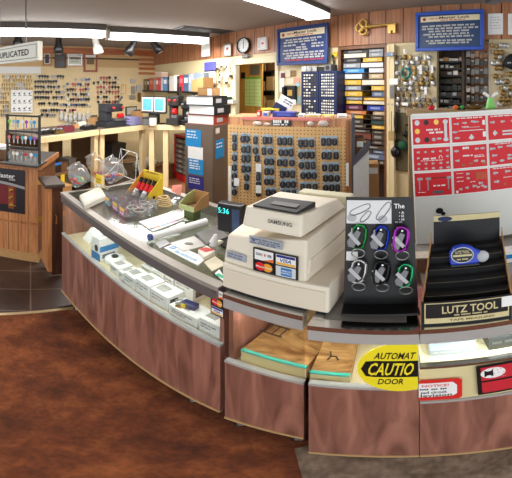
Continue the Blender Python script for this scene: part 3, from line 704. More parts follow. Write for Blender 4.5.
# key rack
KR = Plane(14, PR(25, 150, 2.95))
c, w, h = KR.rect(7.5, 114.5, 39.5, 155)
t = thing('key_rack', 'black wire rack of colourful keys on top of the oak cabinet', 'rack', (c.x, c.y, 1.0025), KR.rz)
hh = c.z + h / 2 - 1.0025
m = MB()
for x in (-w / 2, w / 2): MB().box(x - .008, x + .008, -.012, .012, .0, hh).done('upright', black, t)
for z in (hh - .012, hh * .66, hh * .33): MB().box(-w / 2 + .0085, w / 2 - .0085, -.01, .01, z - .008, z + .008).done('crossbar', black, t)
for x in (-w * .25, 0, w * .25): MB().cyl((x, .0125, .015), (x, .0125, hh - .02), .0025, 6).done('wire', black, t)
MB().box(-w / 2 - .02, w / 2 + .02, -.1, .12, -.0, .014).done('base', dark, t)
cols = [mat('key_green', (130, 200, 60), .4), paleblue, sky, white, purple, mat('key_coral', (226, 110, 100), .4), red, offw, mat('key_mint', (100, 190, 190), .4), orange, grey]
cn = ['lime', 'pale blue', 'sky blue', 'white', 'purple', 'coral', 'red', 'ivory', 'mint', 'orange', 'grey']
q = random.Random(5)
for r, z in enumerate((hh - .03, hh * .66 - .02, hh * .33 - .02)):
    for k in range(7):
        ci = [0, 1, 2, 3, 4, 1, 2][k] if r == 0 else [5, 10, 5, 8, 3, 2, 4][k] if r == 1 else [10, 7, 3, 10, 6, 3, 2][k]
        p_ = (-w * .4 + k * w * .133 + q.uniform(-.006, .006), -.02, z - .012)
        W3 = Vector((c.x, c.y, 1.0025)) + KR.u * p_[0] - KR.n * .024 + Vector((0, 0, p_[2] - .02))
        kt = thing('rack_key', f'{cn[ci]} key blank on the black wire rack, {ORD[r + 1]} tier, {ORD[k + 1]} from left', 'key', W3, KR.rz, 'colourful keys on the wire rack')
        MB().prism(ell(.03, .034, 12), -.004, 0).done('key_head', cols[ci], kt); MB().prism([(-.005, -.016), (-.005, -.05), (0, -.055), (.005, -.05), (.005, -.016)], -.003, -.001).done('key_blade', silver if r else cols[ci], kt)
t = thing('brown_carton', 'brown carton with a white lid beside the wire key rack', 'carton', PZ(2, 160, 1.0025) , KR.rz)
MB().box(-.09, .02, 0, .12, 0, .1).done('body', dcard, t); MB().box(-.093, .023, -.003, .123, .1005, .13).done('lid', white, t)
# swinging half gate
ga, gb = Vector((-1.715, 2.35, 0)), Vector((-1.535, 2.19, 0)); gd = gb - ga
t = thing('swing_gate', 'open oak half gate with a dark ledge hinged to the cabinet', 'gate', ga, math.atan2(gd.y, gd.x)); GL = gd.length
MB().box(0, GL, 0, .03, .06, .86).done('panel', oakp, t)
MB().box(GL - .03, GL, .031, .12, .02, .86).done('end_post', dwood, t); MB().box(.0, .05, .031, .10, .08, .86).done('hinge_post', dwood, t)
MB().box(-.02, GL + .02, -.03, .135, .861, .895).done('ledge', dtop, t, bevel=.008)
MB().tube([(GL + .001, .06, .62), (GL + .03, .06, .62), (GL + .03, .06, .55), (GL + .001, .06, .55)], .006, 6).done('latch', brass, t)
# ================================================================== BACK WALL
on_wall('paper_sheet', 'blank white sheet pinned on the panelling beside the long light', 'paper', BW, 201.5, 38, 210, 56.5, white, .004, .06)
def starart(p, w, h, y):
    p.box(-w * .28, w * .28, y - .003, y, -h * .28, h * .3, 1).box(-w * .2, w * .2, y - .004, y, -.0, h * .24, 2); return [mat('mount_grey', (200, 196, 196), .5), mat('art_red', (170, 70, 70), .5)]
frame('picture_frame', 'small silver framed picture with a red motif left of the clock', BW, 224.5, 44, 232, 56, silver, white, .02, art=starart, off=.03)
def dotart(p, w, h, y): p.prism(ell(w * .36, h * .22, 12, 0, h * .03), y - .003, y, 1); return [mat('art_red2', (196, 72, 60), .5)]
frame('picture_frame', 'white framed picture with a small red spot right of the clock', BW, 259, 37.5, 268, 50, mat('frame_white', (226, 224, 226), .4), white, .025, art=dotart, off=.03)
# clock
c = BW.hit(244, 45.5, .05)
t = thing('wall_clock', 'round white wall clock with a black rim above the doorway', 'clock', c, BW.rz + math.radians(12))
R_ = .118
m = MB(); m.X = Matrix.Rotation(PI / 2, 4, 'X'); m.lathe([(R_ - .016, 0), (R_ - .016, .03), (R_ - .006, .036), (R_, .026), (R_, -.02), (R_ - .016, -.02)], 36, cap=False); m.done('rim', black, t, smooth=True)
MB().prism(ell(2 * R_ - .03, 2 * R_ - .03, 32), -.012, -.002).done('dial', mat('dial', (240, 246, 248), .4, var=.03), t)
m = MB()
for k in range(12):
    a = PI * k / 6; x, z = .085 * math.sin(a), .085 * math.cos(a); m.prism(ell(.012, .012, 6, x, z), -.0135, -.012)
m.done('hour_marks', dark, t)
MB().hexa([(-.004, -.0155, 0), (.004, -.0155, 0), (.004, -.0145, 0), (-.004, -.0145, 0)], [(-.003, -.0155, .075), (.003, -.0155, .075), (.003, -.0145, .075), (-.003, -.0145, .075)]).done('minute_hand', black, t)
MB().box(-.004, .004, -.0175, -.0165, -.05, .0).done('hour_hand', black, t)
t, w, h = on_wall('door_sign', 'tiny black sign on the door casing below the clock', 'sign', BW, 242.3, 54.3, 248.2, 58.2, None, parts=1, off=.045)
MB().box(-w / 2, w / 2, -.006, 0, -h / 2, h / 2).done('plate', black, t); MB().words(-w * .4, w * .4, 0, .018, -.006, 0, 2).done('lettering', lgrey, t)
# calendar
c, w, h = BW.rect(204.5, 62, 216, 84, .015)
t = thing('wall_calendar', 'wall calendar with a purple picture above a blank white page', 'calendar', c, BW.rz)
MB().box(-w / 2, w / 2, -.006, 0, h * .12, h / 2).done('picture', mat('cal_purple', (92, 92, 190), .5, var=.5, scale=25), t)
MB().box(-w / 2, w / 2, -.008, 0, h * .06, h * .118).done('binding', dark, t); MB().box(-w * .48, w * .5, -.01, 0, -h / 2, h * .058).done('page', white, t)
# binder shelf
SP = 0.30
cL, cR = BW.hit(143, 91, SP), BW.hit(203.5, 88, SP)
zs = BW.hit(175, 91, SP).z; L = (cR - cL).dot(BW.u)
t = thing('wall_shelf', 'long black wall shelf holding the row of old binders', 'shelf', (cL.x, cL.y, zs), BW.rz)
MB().box(0, L, -.015, SP - .015, -.03, 0).done('board', black, t)
for x in (L * .45, L * .82): MB().box(x - .015, x + .015, .05, SP - .015, -.05, -.031).box(x - .015, x + .015, SP - .04, SP - .015, -.3, -.051).done('bracket', black, t)
bks = [(143.6, 147.2, 79, (130, 108, 66), 'olive'), (147.3, 149, 79, (36, 34, 36), 'thin black'), (149.1, 153.6, 78, (196, 84, 52), 'orange-red'), (153.7, 155.8, 78, (150, 146, 140), 'grey'), (155.9, 158.4, 78, (206, 90, 84), 'coral'), (158.5, 160.8, 78, (196, 66, 66), 'crimson'), (160.9, 162.8, 78, (200, 206, 222), 'thin pale lilac'), (162.9, 167.4, 77, (96, 140, 188), 'sky blue'), (167.5, 169.1, 77, (34, 36, 50), 'thin midnight'), (169.2, 173.8, 76, (222, 212, 204), 'cream'), (173.9, 176.8, 75, (236, 236, 232), 'white'), (176.9, 178.9, 76, (30, 30, 34), 'narrow black'), (179, 183.4, 75, (198, 44, 58), 'bright red'), (183.5, 188.4, 74.5, (70, 92, 122), 'slate blue'), (188.5, 191.3, 74, (150, 158, 168), 'light steel')]
q = random.Random(4)
for i, (x0, x1, yt, col, nm) in enumerate(bks):
    a, b = BW.hit(x0, 84, SP - .01), BW.hit(x1, 84, SP - .01); w = (b - a).dot(BW.u); h = BW.hit((x0 + x1) / 2, yt, SP - .01).z - zs - .001
    bt = thing('binder', f'{nm} binder standing on the black wall shelf', 'binder', (a.x, a.y, zs + .0008), BW.rz, 'binders on the wall shelf')
    cm = mat('binder_' + nm, col, .5, var=.08)
    dp = .2
    MB().box(.002, w - .002, 0, .006, 0, h).box(.002, .008, .006, dp, 0, h).box(w - .008, w - .002, .006, dp, 0, h).done('cover', cm, bt)
    MB().box(.0085, w - .0085, .01, dp - .01, .008, h - .008).done('pages', offw, bt)
    MB().box(w * .2, w * .8, -.002, -.0002, h * .5, h * .8).done('spine_label', white if i % 3 == 1 else mat('lbl_' + nm, tuple(int(v * .6 + 90) for v in col), .5), bt)
a, b = BW.hit(191.6, 84, SP - .01), BW.hit(203, 84, SP - .01); w = (b - a).dot(BW.u); h = BW.hit(197, 77.5, SP).z - zs
t = thing('magazine_file', 'kraft cardboard magazine file at the right end of the binder shelf', 'file box', (a.x, a.y, zs + .0008), BW.rz)
MB().hexa([(0, 0, 0), (w, 0, 0), (w, .2, 0), (0, .2, 0)], [(0, 0, h * .8), (w, 0, h), (w, .2, h), (0, .2, h * .8)]).done('box', card, t)
MB().box(.01, w - .05, .05, .15, h * .9, h * 1.35).done('folders', mat('folder_steel', (120, 134, 150), .5, var=.2), t)
p = BW.hit(158, 76, SP - .03)
t = thing('flat_box', 'pinkish flat box lying on top of the coral binders', 'box', (p.x, p.y, BW.hit(158, 78, SP - .01).z + .022), BW.rz)
MB().box(-.12, .16, 0, .14, 0, .075).done('body', mat('box_pinkish', (226, 190, 170), .6), t); MB().box(-.123, .163, -.003, .143, .0755, .09).done('lid', offw, t)
# key bunches
for i, (x, y, mm, lb) in enumerate(((218, 68, dbrass, 'brassy'), (222.5, 66, silver, 'silver'), (228, 66, offw, 'ivory'), (221, 74, lgrey, 'pale grey'), (231.5, 75, dbrass, 'bronze'), (220.5, 81, silver, 'steel'), (227, 82, dbrass, 'dull brass'))):
    c = BW.hit(x, y, .03)
    t = thing('key_bunch', f'{lb} bunch of keys hung between the calendar and the doorway', 'keys', c, BW.rz)
    m = MB(); m.tube([(.028 * math.cos(2 * PI * k / 12), -.006, .03 + .028 * math.sin(2 * PI * k / 12)) for k in range(12)], .004, 6, closed=True); m.done('ring', silver, t)
    for k in range(4):
        a = -.7 + k * .45
        m = MB(); m.X = Matrix.Translation((0, -.004 - .006 * k, .005)) @ Matrix.Rotation(a, 4, 'Y'); m.prism(ell(.034, .036, 10, 0, -.02), -.002, .002); m.prism([(-.007, -.035), (-.006, -.085), (0, -.092), (.006, -.085), (.007, -.035)], -.002, .002)
        m.done('key', [mm, dark][k % 4 == 3], t)
    MB().cyl((0, -.02, .058), (0, .028, .058), .004, 6).done('hook', dark, t)
t, w, h = on_wall('light_switch', 'white light switch on the cream wall above the binder stack', 'switch', BW, 217.5, 88, 222, 95.5, None, parts=1)
MB().box(-w / 2, w / 2, -.01, 0, -h / 2, h / 2).done('plate', white, t, bevel=.003); MB().box(-.008, .008, -.022, -.0105, -.02, .02).done('toggle', dark, t)
c, w, h = BW.rect(215, 99.5, 233, 103, .12)
t = thing('wall_ledge', 'small white wall ledge behind the binder stack', 'shelf', c, BW.rz)
MB().box(-w / 2, w / 2, 0, .1, -h / 2, h / 2).done('board', offw, t)
MB().box(-.02, .02, .06, .1, -h / 2 - .1, -h / 2 - .001).done('bracket', offw, t)
p = BW.hit(228.5, 99, .09)
t = thing('green_tape_roll', 'dark green tape roll lying on the small white ledge', 'tape', (p.x, p.y, c.z + h / 2 + .0005), BW.rz)
MB().lathe([(.03, 0), (.055, 0), (.055, .04), (.03, .04), (.03, 0)], 18, cap=False).done('tape', mat('tape_green', (22, 78, 56), .4), t); MB().lathe([(.026, .002), (.029, .002), (.029, .038), (.026, .038), (.026, .002)], 18, cap=False).done('core', card, t)
# ------------------------------------------------------------------ tall taupe cabinet, binders on top
TC = Plane(-25, (-.333, 2.68)); co = Vector((-.333, 2.68, 0)); TZ = 1.375
t = thing('steel_cabinet', 'tall taupe steel cabinet with blue notices behind the counter', 'cabinet', co, TC.rz)
tau = mat('taupe_steel', (112, 94, 80), .4, .15, var=.05, scale=3)
MB().box(-.288, 0, 0, .259, 0, TZ).done('body', tau, t, bevel=.004)
MB().box(-.28, -.008, -.006, -.0005, .05, TZ - .02).done('door', tau, t)
TS = Plane(65, co)                       # its right-hand side
def notice(pl, x0, y0, x1, y1, m, name, label, words, nm='notice', tilt=0):
    c, w, h = pl.rect(x0, y0, x1, y1, .0075 if pl is TC else .001)
    t = thing(nm, label, 'notice', c, pl.rz); t.rotation_euler.y = tilt
    MB().box(-w / 2, w / 2, -.0015, 0, -h / 2, h / 2).done('sheet', m, t)
    k = MB()
    for i, (f, hh) in enumerate(words): k.words(-w * .42, w * .3, h * f, hh, -.0016, 0, i + 3)
    if words: k.done('lettering', white, t)
    return t, w, h
nsky = mat('notice_sky', (20, 140, 205), .45, var=.04)
notice(TC, 186, 129.5, 201, 147, nsky, '', 'sky blue notice at the top of the taupe cabinet door', ((.38, .012), (.2, .012), (.05, .012)))
t, w, h = notice(TC, 188, 146.8, 203, 159, white, '', 'white notice between two blue ones on the cabinet door', ())
notice(TC, 188.5, 159.2, 203.5, 174.5, nsky, '', 'sky blue notice in the middle of the taupe cabinet door', ((.38, .012), (.2, .012), (.05, .012), (-.1, .012)))
notice(TC, 188.3, 176, 203.5, 190, mat('notice_indigo', (44, 40, 130), .45), '', 'indigo notice lowest on the taupe cabinet door', ((.3, .008), (.15, .008), (0, .008)))
notice(TS, 215.5, 139.5, 224, 158, nsky, '', 'sky blue notice on the side of the taupe cabinet', ((.3, .012), (.12, .012)))
notice(TS, 209.5 + 6.2, 128, 219.5, 133.5, offw, '', 'small white label near the top edge of the taupe cabinet', ((0, .006),))
zz = TZ + .001
for i, (hh, cm, nm, dx, rz_) in enumerate(((.078, mat('binder_red', (176, 66, 44), .45), 'red binder at the bottom of the stack on the taupe cabinet', 0, 0), (.078, mat('binder_black', (28, 28, 32), .4), 'black binder in the middle of the stack on the taupe cabinet', .004, -.05), (.075, mat('binder_black', (28, 28, 32), .4), 'black binder on top of the stack on the taupe cabinet', -.006, .04))):
    t = thing('ring_binder', nm, 'binder', (co.x, co.y, zz), TC.rz + rz_, 'binders stacked on the taupe cabinet'); zz += hh + .0012
    W3, D3 = .27, .25
    m = MB(); m.box(-W3 + dx, -.004 + dx, .004, D3, 0, .004).box(-W3 + dx, -.004 + dx, .004, D3, hh - .004, hh).box(-.008 + dx, -.0041 + dx, .004, D3, .0041, hh - .0041); m.done('cover', cm, t)
    MB().box(-W3 + .006 + dx, -.012 + dx, .01, D3 - .01, .0045, hh - .0045).done('pages', white, t)
    MB().box(-.004 + dx, -.0025 + dx, .05, .14, hh * .25, hh * .7).done('spine_label', lgrey, t)
t = thing('cardboard_box', 'small cardboard box with a white label on the binder stack', 'box', co + TC.u * -.14 + TC.n * .17 + Vector((0, 0, zz)), TC.rz)
MB().box(-.1, .06, -.05, .06, 0, .062).done('body', card, t); MB().box(.0, .045, -.0525, -.0505, .0, .058).done('label', white, t); MB().box(-.1, .06, -.051, .061, .0625, .066).done('lid', dcard, t)
# ------------------------------------------------------------------ storeroom seen through the door
SD = Plane(-40, BW.hit(252, 90, -.35))
c, w, h = SD.rect(238.5, 62.5, 262, 112)
t = thing('plank_door', 'ochre wooden door inside the storeroom carrying a green sheet', 'door', (c.x, c.y, .004), SD.rz)
MB().box(-w / 2, w / 2, 0, .03, 0, 2.1).done('panel', wood('ochre_wood', (176, 124, 48), (206, 156, 72), (20, 20, 2)), t)
MB().box(-w * .36, -w * .2, -.012, 0, 1.8, 1.9).done('lock_plate', black, t)
on_wall('notice', 'dark grey notice on the ochre storeroom door', 'notice', SD, 250, 65, 259.5, 75, mat('notice_grey', (96, 92, 76), .6, var=.5, scale=60), .004, .003)
t, w, h = on_wall('green_chart', 'pale green printed chart hanging on the ochre storeroom door', 'chart', SD, 245, 77, 261, 106, None, parts=1, off=.003)
MB().box(-w / 2, w / 2, -.004, 0, -h / 2, h / 2).done('sheet', mat('chart_green', (196, 218, 140), .6, var=.06), t)
m = MB(); m.box(-w / 2, w / 2, -.006, -.0041, h * .43, h / 2)
for k in range(7): m.box(-w * .46, w * .46, -.0055, -.0041, h * (.3 - .12 * k), h * (.3 - .12 * k) + .004)
for x in (-.2, .1): m.box(w * x, w * x + .004, -.0055, -.0041, -h * .48, h * .4)
m.done('ruled_lines', mat('chart_line', (110, 170, 50), .5), t)
SB = Plane(-47.5, d=3.24 + .95)
zf = .004
c, w, h = SB.rect(262, 70, 280, 110)
t = thing('storage_rack', 'dark storage rack full of cartons inside the storeroom', 'rack', (c.x, c.y, zf), SB.rz)
RW = .8
for x in (-RW / 2, RW / 2): MB().box(x - .02, x + .02, 0, .4, 0, 2.3).done('upright', dark, t)
rz0 = [.9, 1.25, 1.6, 1.95]
for z in rz0: MB().box(-RW / 2 + .021, RW / 2 - .021, 0, .4, z - .02, z).done('shelf', dark, t)
q = random.Random(9); n = 0
for r, z in enumerate(rz0):
    x = -RW / 2 + .04
    for k in range(3):
        n += 1; bw = q.uniform(.17, .21); bh = q.uniform(.13, .26)
        bt = thing('carton', f'brown carton in the storeroom rack, {ORD[r + 1]} shelf up, {ORD[k + 1]} from left', 'carton', Vector((c.x, c.y, zf + z + .001)) + SB.u * x + SB.n * .02, SB.rz, 'cartons in the storeroom rack')
        MB().box(0, bw, 0, .3, 0, bh).done('body', q.choice([card, dcard, mat('carton_pale_tan', (214, 180, 120), .7)]), bt, bevel=.004); MB().box(bw * .45, bw * .55, -.001, .301, bh * .5, bh + .001).done('tape', mat('tape_tan', (206, 180, 130), .4), bt); x += bw + .05
# ------------------------------------------------------------------ blue sign boards
signnavy = mat('sign_navy', (24, 50, 112), .4, var=.06); signblue = mat('sign_frame_blue', (30, 60, 126), .35, var=.06)
def bluesign(label, x0, y0, x1, y1, off, rows, fm, nm, hx1, seed):
    c, w, h = BW.rect(x0, y0, x1, y1, off)
    t = thing('notice_board', label, 'sign', c, BW.rz); b = .035
    for (a0, a1, z0, z1) in ((-w / 2, w / 2, h / 2 - b, h / 2), (-w / 2, w / 2, -h / 2, -h / 2 + b), (-w / 2, -w / 2 + b, -h / 2 + b, h / 2 - b), (w / 2 - b, w / 2, -h / 2 + b, h / 2 - b)): MB().box(a0, a1, -.03, 0, z0, z1).done('frame_rail', fm, t, bevel=.006)
    MB().box(-w / 2 + b, w / 2 - b, -.012, -.001, -h / 2 + b, h / 2 - b).done('board', nm, t)
    hz0, hz1 = h * .24, h / 2 - b - .012
    hd = MB().box(-w / 2 + b + .02, w * hx1, -.016, -.0125, hz0, hz1).done('header_card', mat('header_cream', (232, 222, 190), .5, var=.03), t)
    zc = (hz0 + hz1) / 2; hh = hz1 - hz0; xl = -w / 2 + b + .02
    e = MB().prism(ell(hh * .62, hh * .62, 16, xl + hh * .7, zc), -.0175, -.0165).done('emblem', mat('emblem_red', (196, 62, 52), .5), hd)
    MB().prism(ell(hh * .3, hh * .3, 12, xl + hh * .7, zc), -.0185, -.0176).done('emblem_centre', mat('emblem_dark', (90, 44, 44), .5), hd)
    MB().text('Master Lock', w * .08, -.017, zc + hh * .16, w * .44, hh * .46).done('title', mat('title_black', (40, 40, 44), .5), hd)
    m = MB().words(-w * .28, -w * .12, zc + hh * .05, hh * .2, -.0165, 0, 5); m.words(-w * .12, w * .24, zc - hh * .3, hh * .2, -.0165, 0, 6); m.done('red_lettering', mat('emblem_red', (196, 62, 52), .5), hd)
    m = MB()
    for i, (z, a0, a1) in enumerate(rows): m.words(w * a0, w * a1, h * z, h * .045, -.0125, 0, seed + i)
    m.done('white_lettering', mat('letter_cream', (200, 202, 196), .5), t)
    return t, w, h
t, w, h = bluesign('blue framed letter board left of the parts cabinets, with red bottom line', 278, 26, 328.7, 64.5, .09, [(.165, -.32, .4), (.1, -.36, .3), (.02, -.36, -.1), (.02, .0, .1), (.02, .2, .42), (-.05, -.1, .1), (-.05, .2, .42), (-.11, -.36, .14), (-.19, -.38, .44), (-.255, -.3, .42), (-.315, -.34, .44)], signblue, signnavy, .44, 20)
MB().words(-w * .3, w * .42, -h * .375, h * .045, -.0125, 0, 77).done('red_lettering', mat('letter_red', (190, 50, 54), .5), t)
t, w, h = bluesign('bright blue framed letter board above the dark storage racks', 416, 11, 484.3, 50.7, .09, [(.13, -.4, .38), (.06, -.4, .42), (-.01, -.3, .3), (-.08, -.38, .3), (-.145, -.3, .36), (-.245, -.34, .34), (-.305, -.3, .3)], mat('frame_bright', (40, 84, 190), .35), mat('board_petrol', (26, 62, 108), .4), .44, 50)
for i, (x0, x1, lb) in enumerate(((488, 503, 'white printed sheet pinned on the panelling right of the bright sign'), (508, 530, 'white printed sheet at the right edge of the panelling'))):
    t, w, h = on_wall('paper_sheet', lb, 'paper', BW, x0, 13.5, x1, 34.5, None, parts=1, off=.03)
    MB().box(-w / 2, w / 2, -.003, 0, -h / 2, h / 2).done('sheet', white, t); m = MB()
    for k in range(5): m.words(-w * .36, w * .36, h * (.32 - .13 * k), .009, -.0031, 0, k)
    m.done('print', lgrey, t)
# brass key emblem
c, w, h = BW.rect(356.5, 18, 396.5, 33.5, .06)
t = thing('giant_key', 'giant gold key ornament mounted on the wood panelling', 'key ornament', c, BW.rz); t.rotation_euler.y = math.radians(-1)
gold = mat('gold', (200, 164, 88), .35, .55, var=.12)
m = MB(); n = 20; x0 = -w / 2 + h * .5
for (dx_, dz_, rw, rh) in ((-.0, .27, .26, .22), (0, -.27, .26, .22), (-.28, 0, .24, .26)):
    m.tube([(x0 + h * (dx_ + rw * math.cos(2 * PI * k / n)), 0, h * (dz_ + rh * math.sin(2 * PI * k / n))) for k in range(n)], h * .075, 8, closed=True)
m.cyl((x0 + h * .1, 0, 0), (x0 + h * .42, 0, 0), h * .14, 12); m.done('bow', gold, t, smooth=True)
MB().cyl((x0 + h * .4, 0, 0), (w / 2, 0, 0), h * .085, 12).cyl((x0 + h * .44, 0, 0), (x0 + h * .54, 0, 0), h * .13, 12).cyl((w * .2, 0, 0), (w * .23, 0, 0), h * .12, 12).done('shaft', gold, t)
MB().prism([(w * .3, -h * .02), (w * .3, -h * .56), (w * .37, -h * .56), (w * .37, -h * .4), (w * .42, -h * .4), (w * .42, -h * .56), (w * .48, -h * .56), (w * .48, -h * .02)], -.012, .012).done('bit', gold, t)
# ------------------------------------------------------------------ phone, papers, small-parts cabinets
for i, (x0, y0, x1, y1, mm, lb) in enumerate(((279.5, 71, 284.5, 92, white, 'tall white slip taped up left of the wall phone'), (281, 73, 285, 78, maroon, 'small maroon photo taped up above the wall phone'), (285.5, 70, 290.5, 77, mat('slip_cream', (232, 222, 196), .6), 'cream slip taped up above the wall phone'), (290.5, 70.5, 296, 76.5, mat('photo_sepia', (150, 118, 70), .5, var=.6, scale=40), 'sepia photo taped up above the wall phone'), (294.5, 77.5, 299.5, 83, mat('slip_coral', (236, 170, 150), .6), 'coral slip taped up right above the wall phone'), (295.5, 83.2, 299.5, 87, mat('slip_aqua', (170, 214, 220), .6), 'aqua slip just under the coral slip'), (287, 78.5, 293.5, 84, mat('slip_cream', (232, 222, 196), .6), 'cream slip directly over the wall phone'), (297, 96, 300.5, 104, mat('slip_aqua', (170, 214, 220), .6), 'aqua slip beside the phone near the parts cabinet'))):
    on_wall('paper_slip', lb, 'paper', BW, x0, y0, x1, y1, mm, .003, .005 + .004 * (i % 3))
t, w, h = on_wall('wall_phone', 'black wall phone with a yellow label beside the parts cabinet', 'phone', BW, 285.8, 85.5, 297.5, 101, None, parts=1, off=.02)
MB().box(-w / 2, w / 2, -.05, .0, -h / 2, h / 2).done('body', black, t, bevel=.012); MB().box(-w * .12, w * .28, -.054, -.0505, -h * .15, h * .22).done('label', mat('label_amber', (196, 160, 80), .5), t)
MB().box(-w * .46, -w * .25, -.09, -.0505, -h * .4, h * .42).done('handset', black, t, bevel=.01)
on_wall('paper_slip', 'white slip sticking out below the wall phone', 'paper', BW, 289.5, 99.5, 296, 104.5, white, .004, .085)
def parts_cab(label, x0, y0, x1, y1, cols, rows, dsel, dm):
    c, w, h = BW.rect(x0, y0, x1, y1, .17)
    t = thing('parts_cabinet', label, 'drawer cabinet', c, BW.rz)
    m = MB(); m.box(-w / 2, w / 2, .0, .155, -h / 2, h / 2); m.box(-w / 2, w / 2, -.012, -.0, h / 2 - .02, h / 2).box(-w / 2, w / 2, -.012, 0, -h / 2, -h / 2 + .015).box(-w / 2, -w / 2 + .02, -.012, 0, -h / 2 + .015, h / 2 - .02).box(w / 2 - .03, w / 2, -.012, 0, -h / 2 + .015, h / 2 - .02)
    gap = (rows * 2 // 3)
    cw_ = (w - .06) / cols; ch = (h - .07) / rows
    m.box(-w / 2 + .02, w / 2 - .03, -.012, 0, h / 2 - .03 - gap * ch - .022, h / 2 - .03 - gap * ch - .004)
    m.done('case', navy, t)
    q = random.Random(cols * rows)
    for r in range(rows):
        for k in range(cols):
            x = -w / 2 + .025 + cw_ * k; z = h / 2 - .026 - ch * (r + 1) - (.024 if r >= gap else 0)
            d = MB().box(x + .004, x + cw_ - .004, -.008, -.001, z + .004, z + ch - .004).done('drawer', dm, t)
            if q.random() < dsel: MB().box(x + cw_ * .16, x + cw_ * .84, -.0098, -.0081, z + ch * .3, z + ch * .78).done('drawer_label', q.choice([white, offw, lgrey]), d)
    return t
parts_cab('blue small-parts cabinet next to the wall phone, with dark drawers', 302, 71.5, 319, 116, 5, 13, .62, mat('drawer_dark', (50, 54, 62), .35))
parts_cab('blue small-parts cabinet next to the bookcase, drawers all labelled', 319.6, 71, 337.2, 116, 6, 13, .93, mat('drawer_smoke', (74, 84, 104), .35))
t, w, h = on_wall('intercom_box', 'grey wall box above the right parts cabinet', 'intercom', BW, 325, 64.5, 332, 71, None, parts=1, off=.12)
MB().box(-w / 2, w / 2, -.02, .1, -h / 2, h / 2).done('case', grey, t, bevel=.004); MB().prism(ell(.05, .05, 12), -.0225, -.0202).done('speaker_grille', dark, t)
for i, (x, lb, mm) in enumerate(((303.5, 'white', white), (308.5, 'grey', lgrey), (314.5, 'silver', silver), (321.5, 'dark', dark))):
    p = BW.hit(x, 70, .14)
    t = thing('small_carton', f'{lb} small carton on top of the blue parts cabinets', 'carton', (p.x, p.y, BW.hit(x, 71.2, .17).z + .004), BW.rz, 'cartons on the parts cabinets')
    MB().box(-.03, .03, 0, .08, 0, .05).done('body', mm, t); MB().box(-.031, .031, -.001, .081, .0505, .056).done('lid', offw, t)
on_wall('yellow_note', 'small yellow note hung beside the blue framed letter board', 'paper', BW, 332.5, 52, 337, 57, yellow, .003, .02)
t, w, h = on_wall('key_cluster', 'dark cluster of keys hung right of the blue letter board', 'keys', BW, 332.5, 55, 337, 67, None, parts=1, off=.03)
for k in range(5): MB().prism(ell(.03, .05, 10, -.02 + .01 * (k % 3), .05 - .035 * k), -.012 - .004 * k, -.010 - .004 * k).done('key', [dark, dbrass][k % 2], t)
MB().cyl((0, -.01, .09), (0, .03, .09), .004, 6).done('hook', dark, t)
# ------------------------------------------------------------------ bookcase of manuals
BO = .03; BD = .34
c, w, h = BW.rect(338.2, 45, 386, 165, BO)
zt = BW.hit(362, 45.5, BO).z
t = thing('bookcase', 'tall brown bookcase crammed with flat boxed manuals', 'bookcase', (c.x, c.y, 0.001), BW.rz)
bkm = wood('bookcase_wood', (104, 66, 42), (142, 94, 62), (20, 20, 2)); bdark = mat('bookcase_back', (60, 42, 30), .7)
for x0_, x1_ in ((-w / 2, -w / 2 + .035), (w / 2 - .02, w / 2)): MB().box(x0_, x1_, 0, BD - .03, 0, zt).done('side_panel', bkm, t)
MB().box(-w / 2 + .0355, w / 2 - .0205, 0, BD - .03, zt - .035, zt).done('top', bkm, t)
MB().box(-w / 2 + .0355, w / 2 - .0205, BD - .05, BD - .03, 0, zt - .036).done('back', bdark, t)
rowsy = [(49.8, 52.5), (53, 57), (58, 61.8), (63, 67.3), (68.4, 72.6), (74, 78.6), (80, 84.8), (86, 90.2), (91.6, 96.4), (97.6, 100), (101, 104), (105.5, 110), (111.2, 114.4), (115.6, 118.6), (120, 124), (125, 128), (130, 132.5), (133.6, 138.6), (140, 143), (145, 148), (149.5, 152), (153, 158), (159, 162.5)]
pal = {'k': ((34, 32, 36), 'black'), 'w': ((222, 224, 226), 'white'), 'g': ((150, 156, 164), 'grey'), 'b': ((64, 150, 220), 'sky blue'), 'B': ((34, 62, 160), 'royal blue'), 'y': ((226, 178, 52), 'yellow'), 'm': ((96, 36, 62), 'maroon'), 'o': ((206, 120, 60), 'orange'), 'd': ((66, 58, 46), 'dark drab'), 'n': ((24, 62, 60), 'deep green'), 't': ((196, 170, 130), 'tan'), 'r': ((120, 58, 40), 'rust'), 'a': ((92, 110, 140), 'dusty blue'), 'c': ((230, 222, 200), 'cream')}
lay = [[('k', 343.5, 368), ('g', 369, 383)], [('c', 344, 366), ('g', 369, 383)], [('k', 344, 360.5), ('y', 363, 382)], [('g', 343.5, 360), ('w', 361, 383)], [('b', 343.5, 364), ('w', 369, 383.5)], [('w', 345, 362), ('t', 369, 383)], [('y', 344.5, 361), ('c', 362, 384)], [('g', 345.5, 361), ('y', 371.5, 385)], [('y', 345, 362), ('a', 372, 385.5)], [('g', 346.5, 362), ('y', 364, 385)], [('y', 346.5, 362), ('c', 363.5, 385)], [('m', 346, 362.5), ('B', 367, 386)], [('o', 346.5, 366), ('t', 373, 386)], [('y', 351.5, 363), ('d', 371, 385)], [('d', 351, 363), ('n', 371, 386)], [('d', 352, 366), ('y', 372, 386)], [('d', 352, 370), ('d', 372, 386)], [('r', 353, 371), ('d', 372, 387)], [('d', 354, 370), ('d', 372, 387)], [('d', 356, 386)], [('d', 358, 372), ('a', 373, 387)], [('a', 362, 386)], [('d', 364, 378), ('d', 379, 387)]]
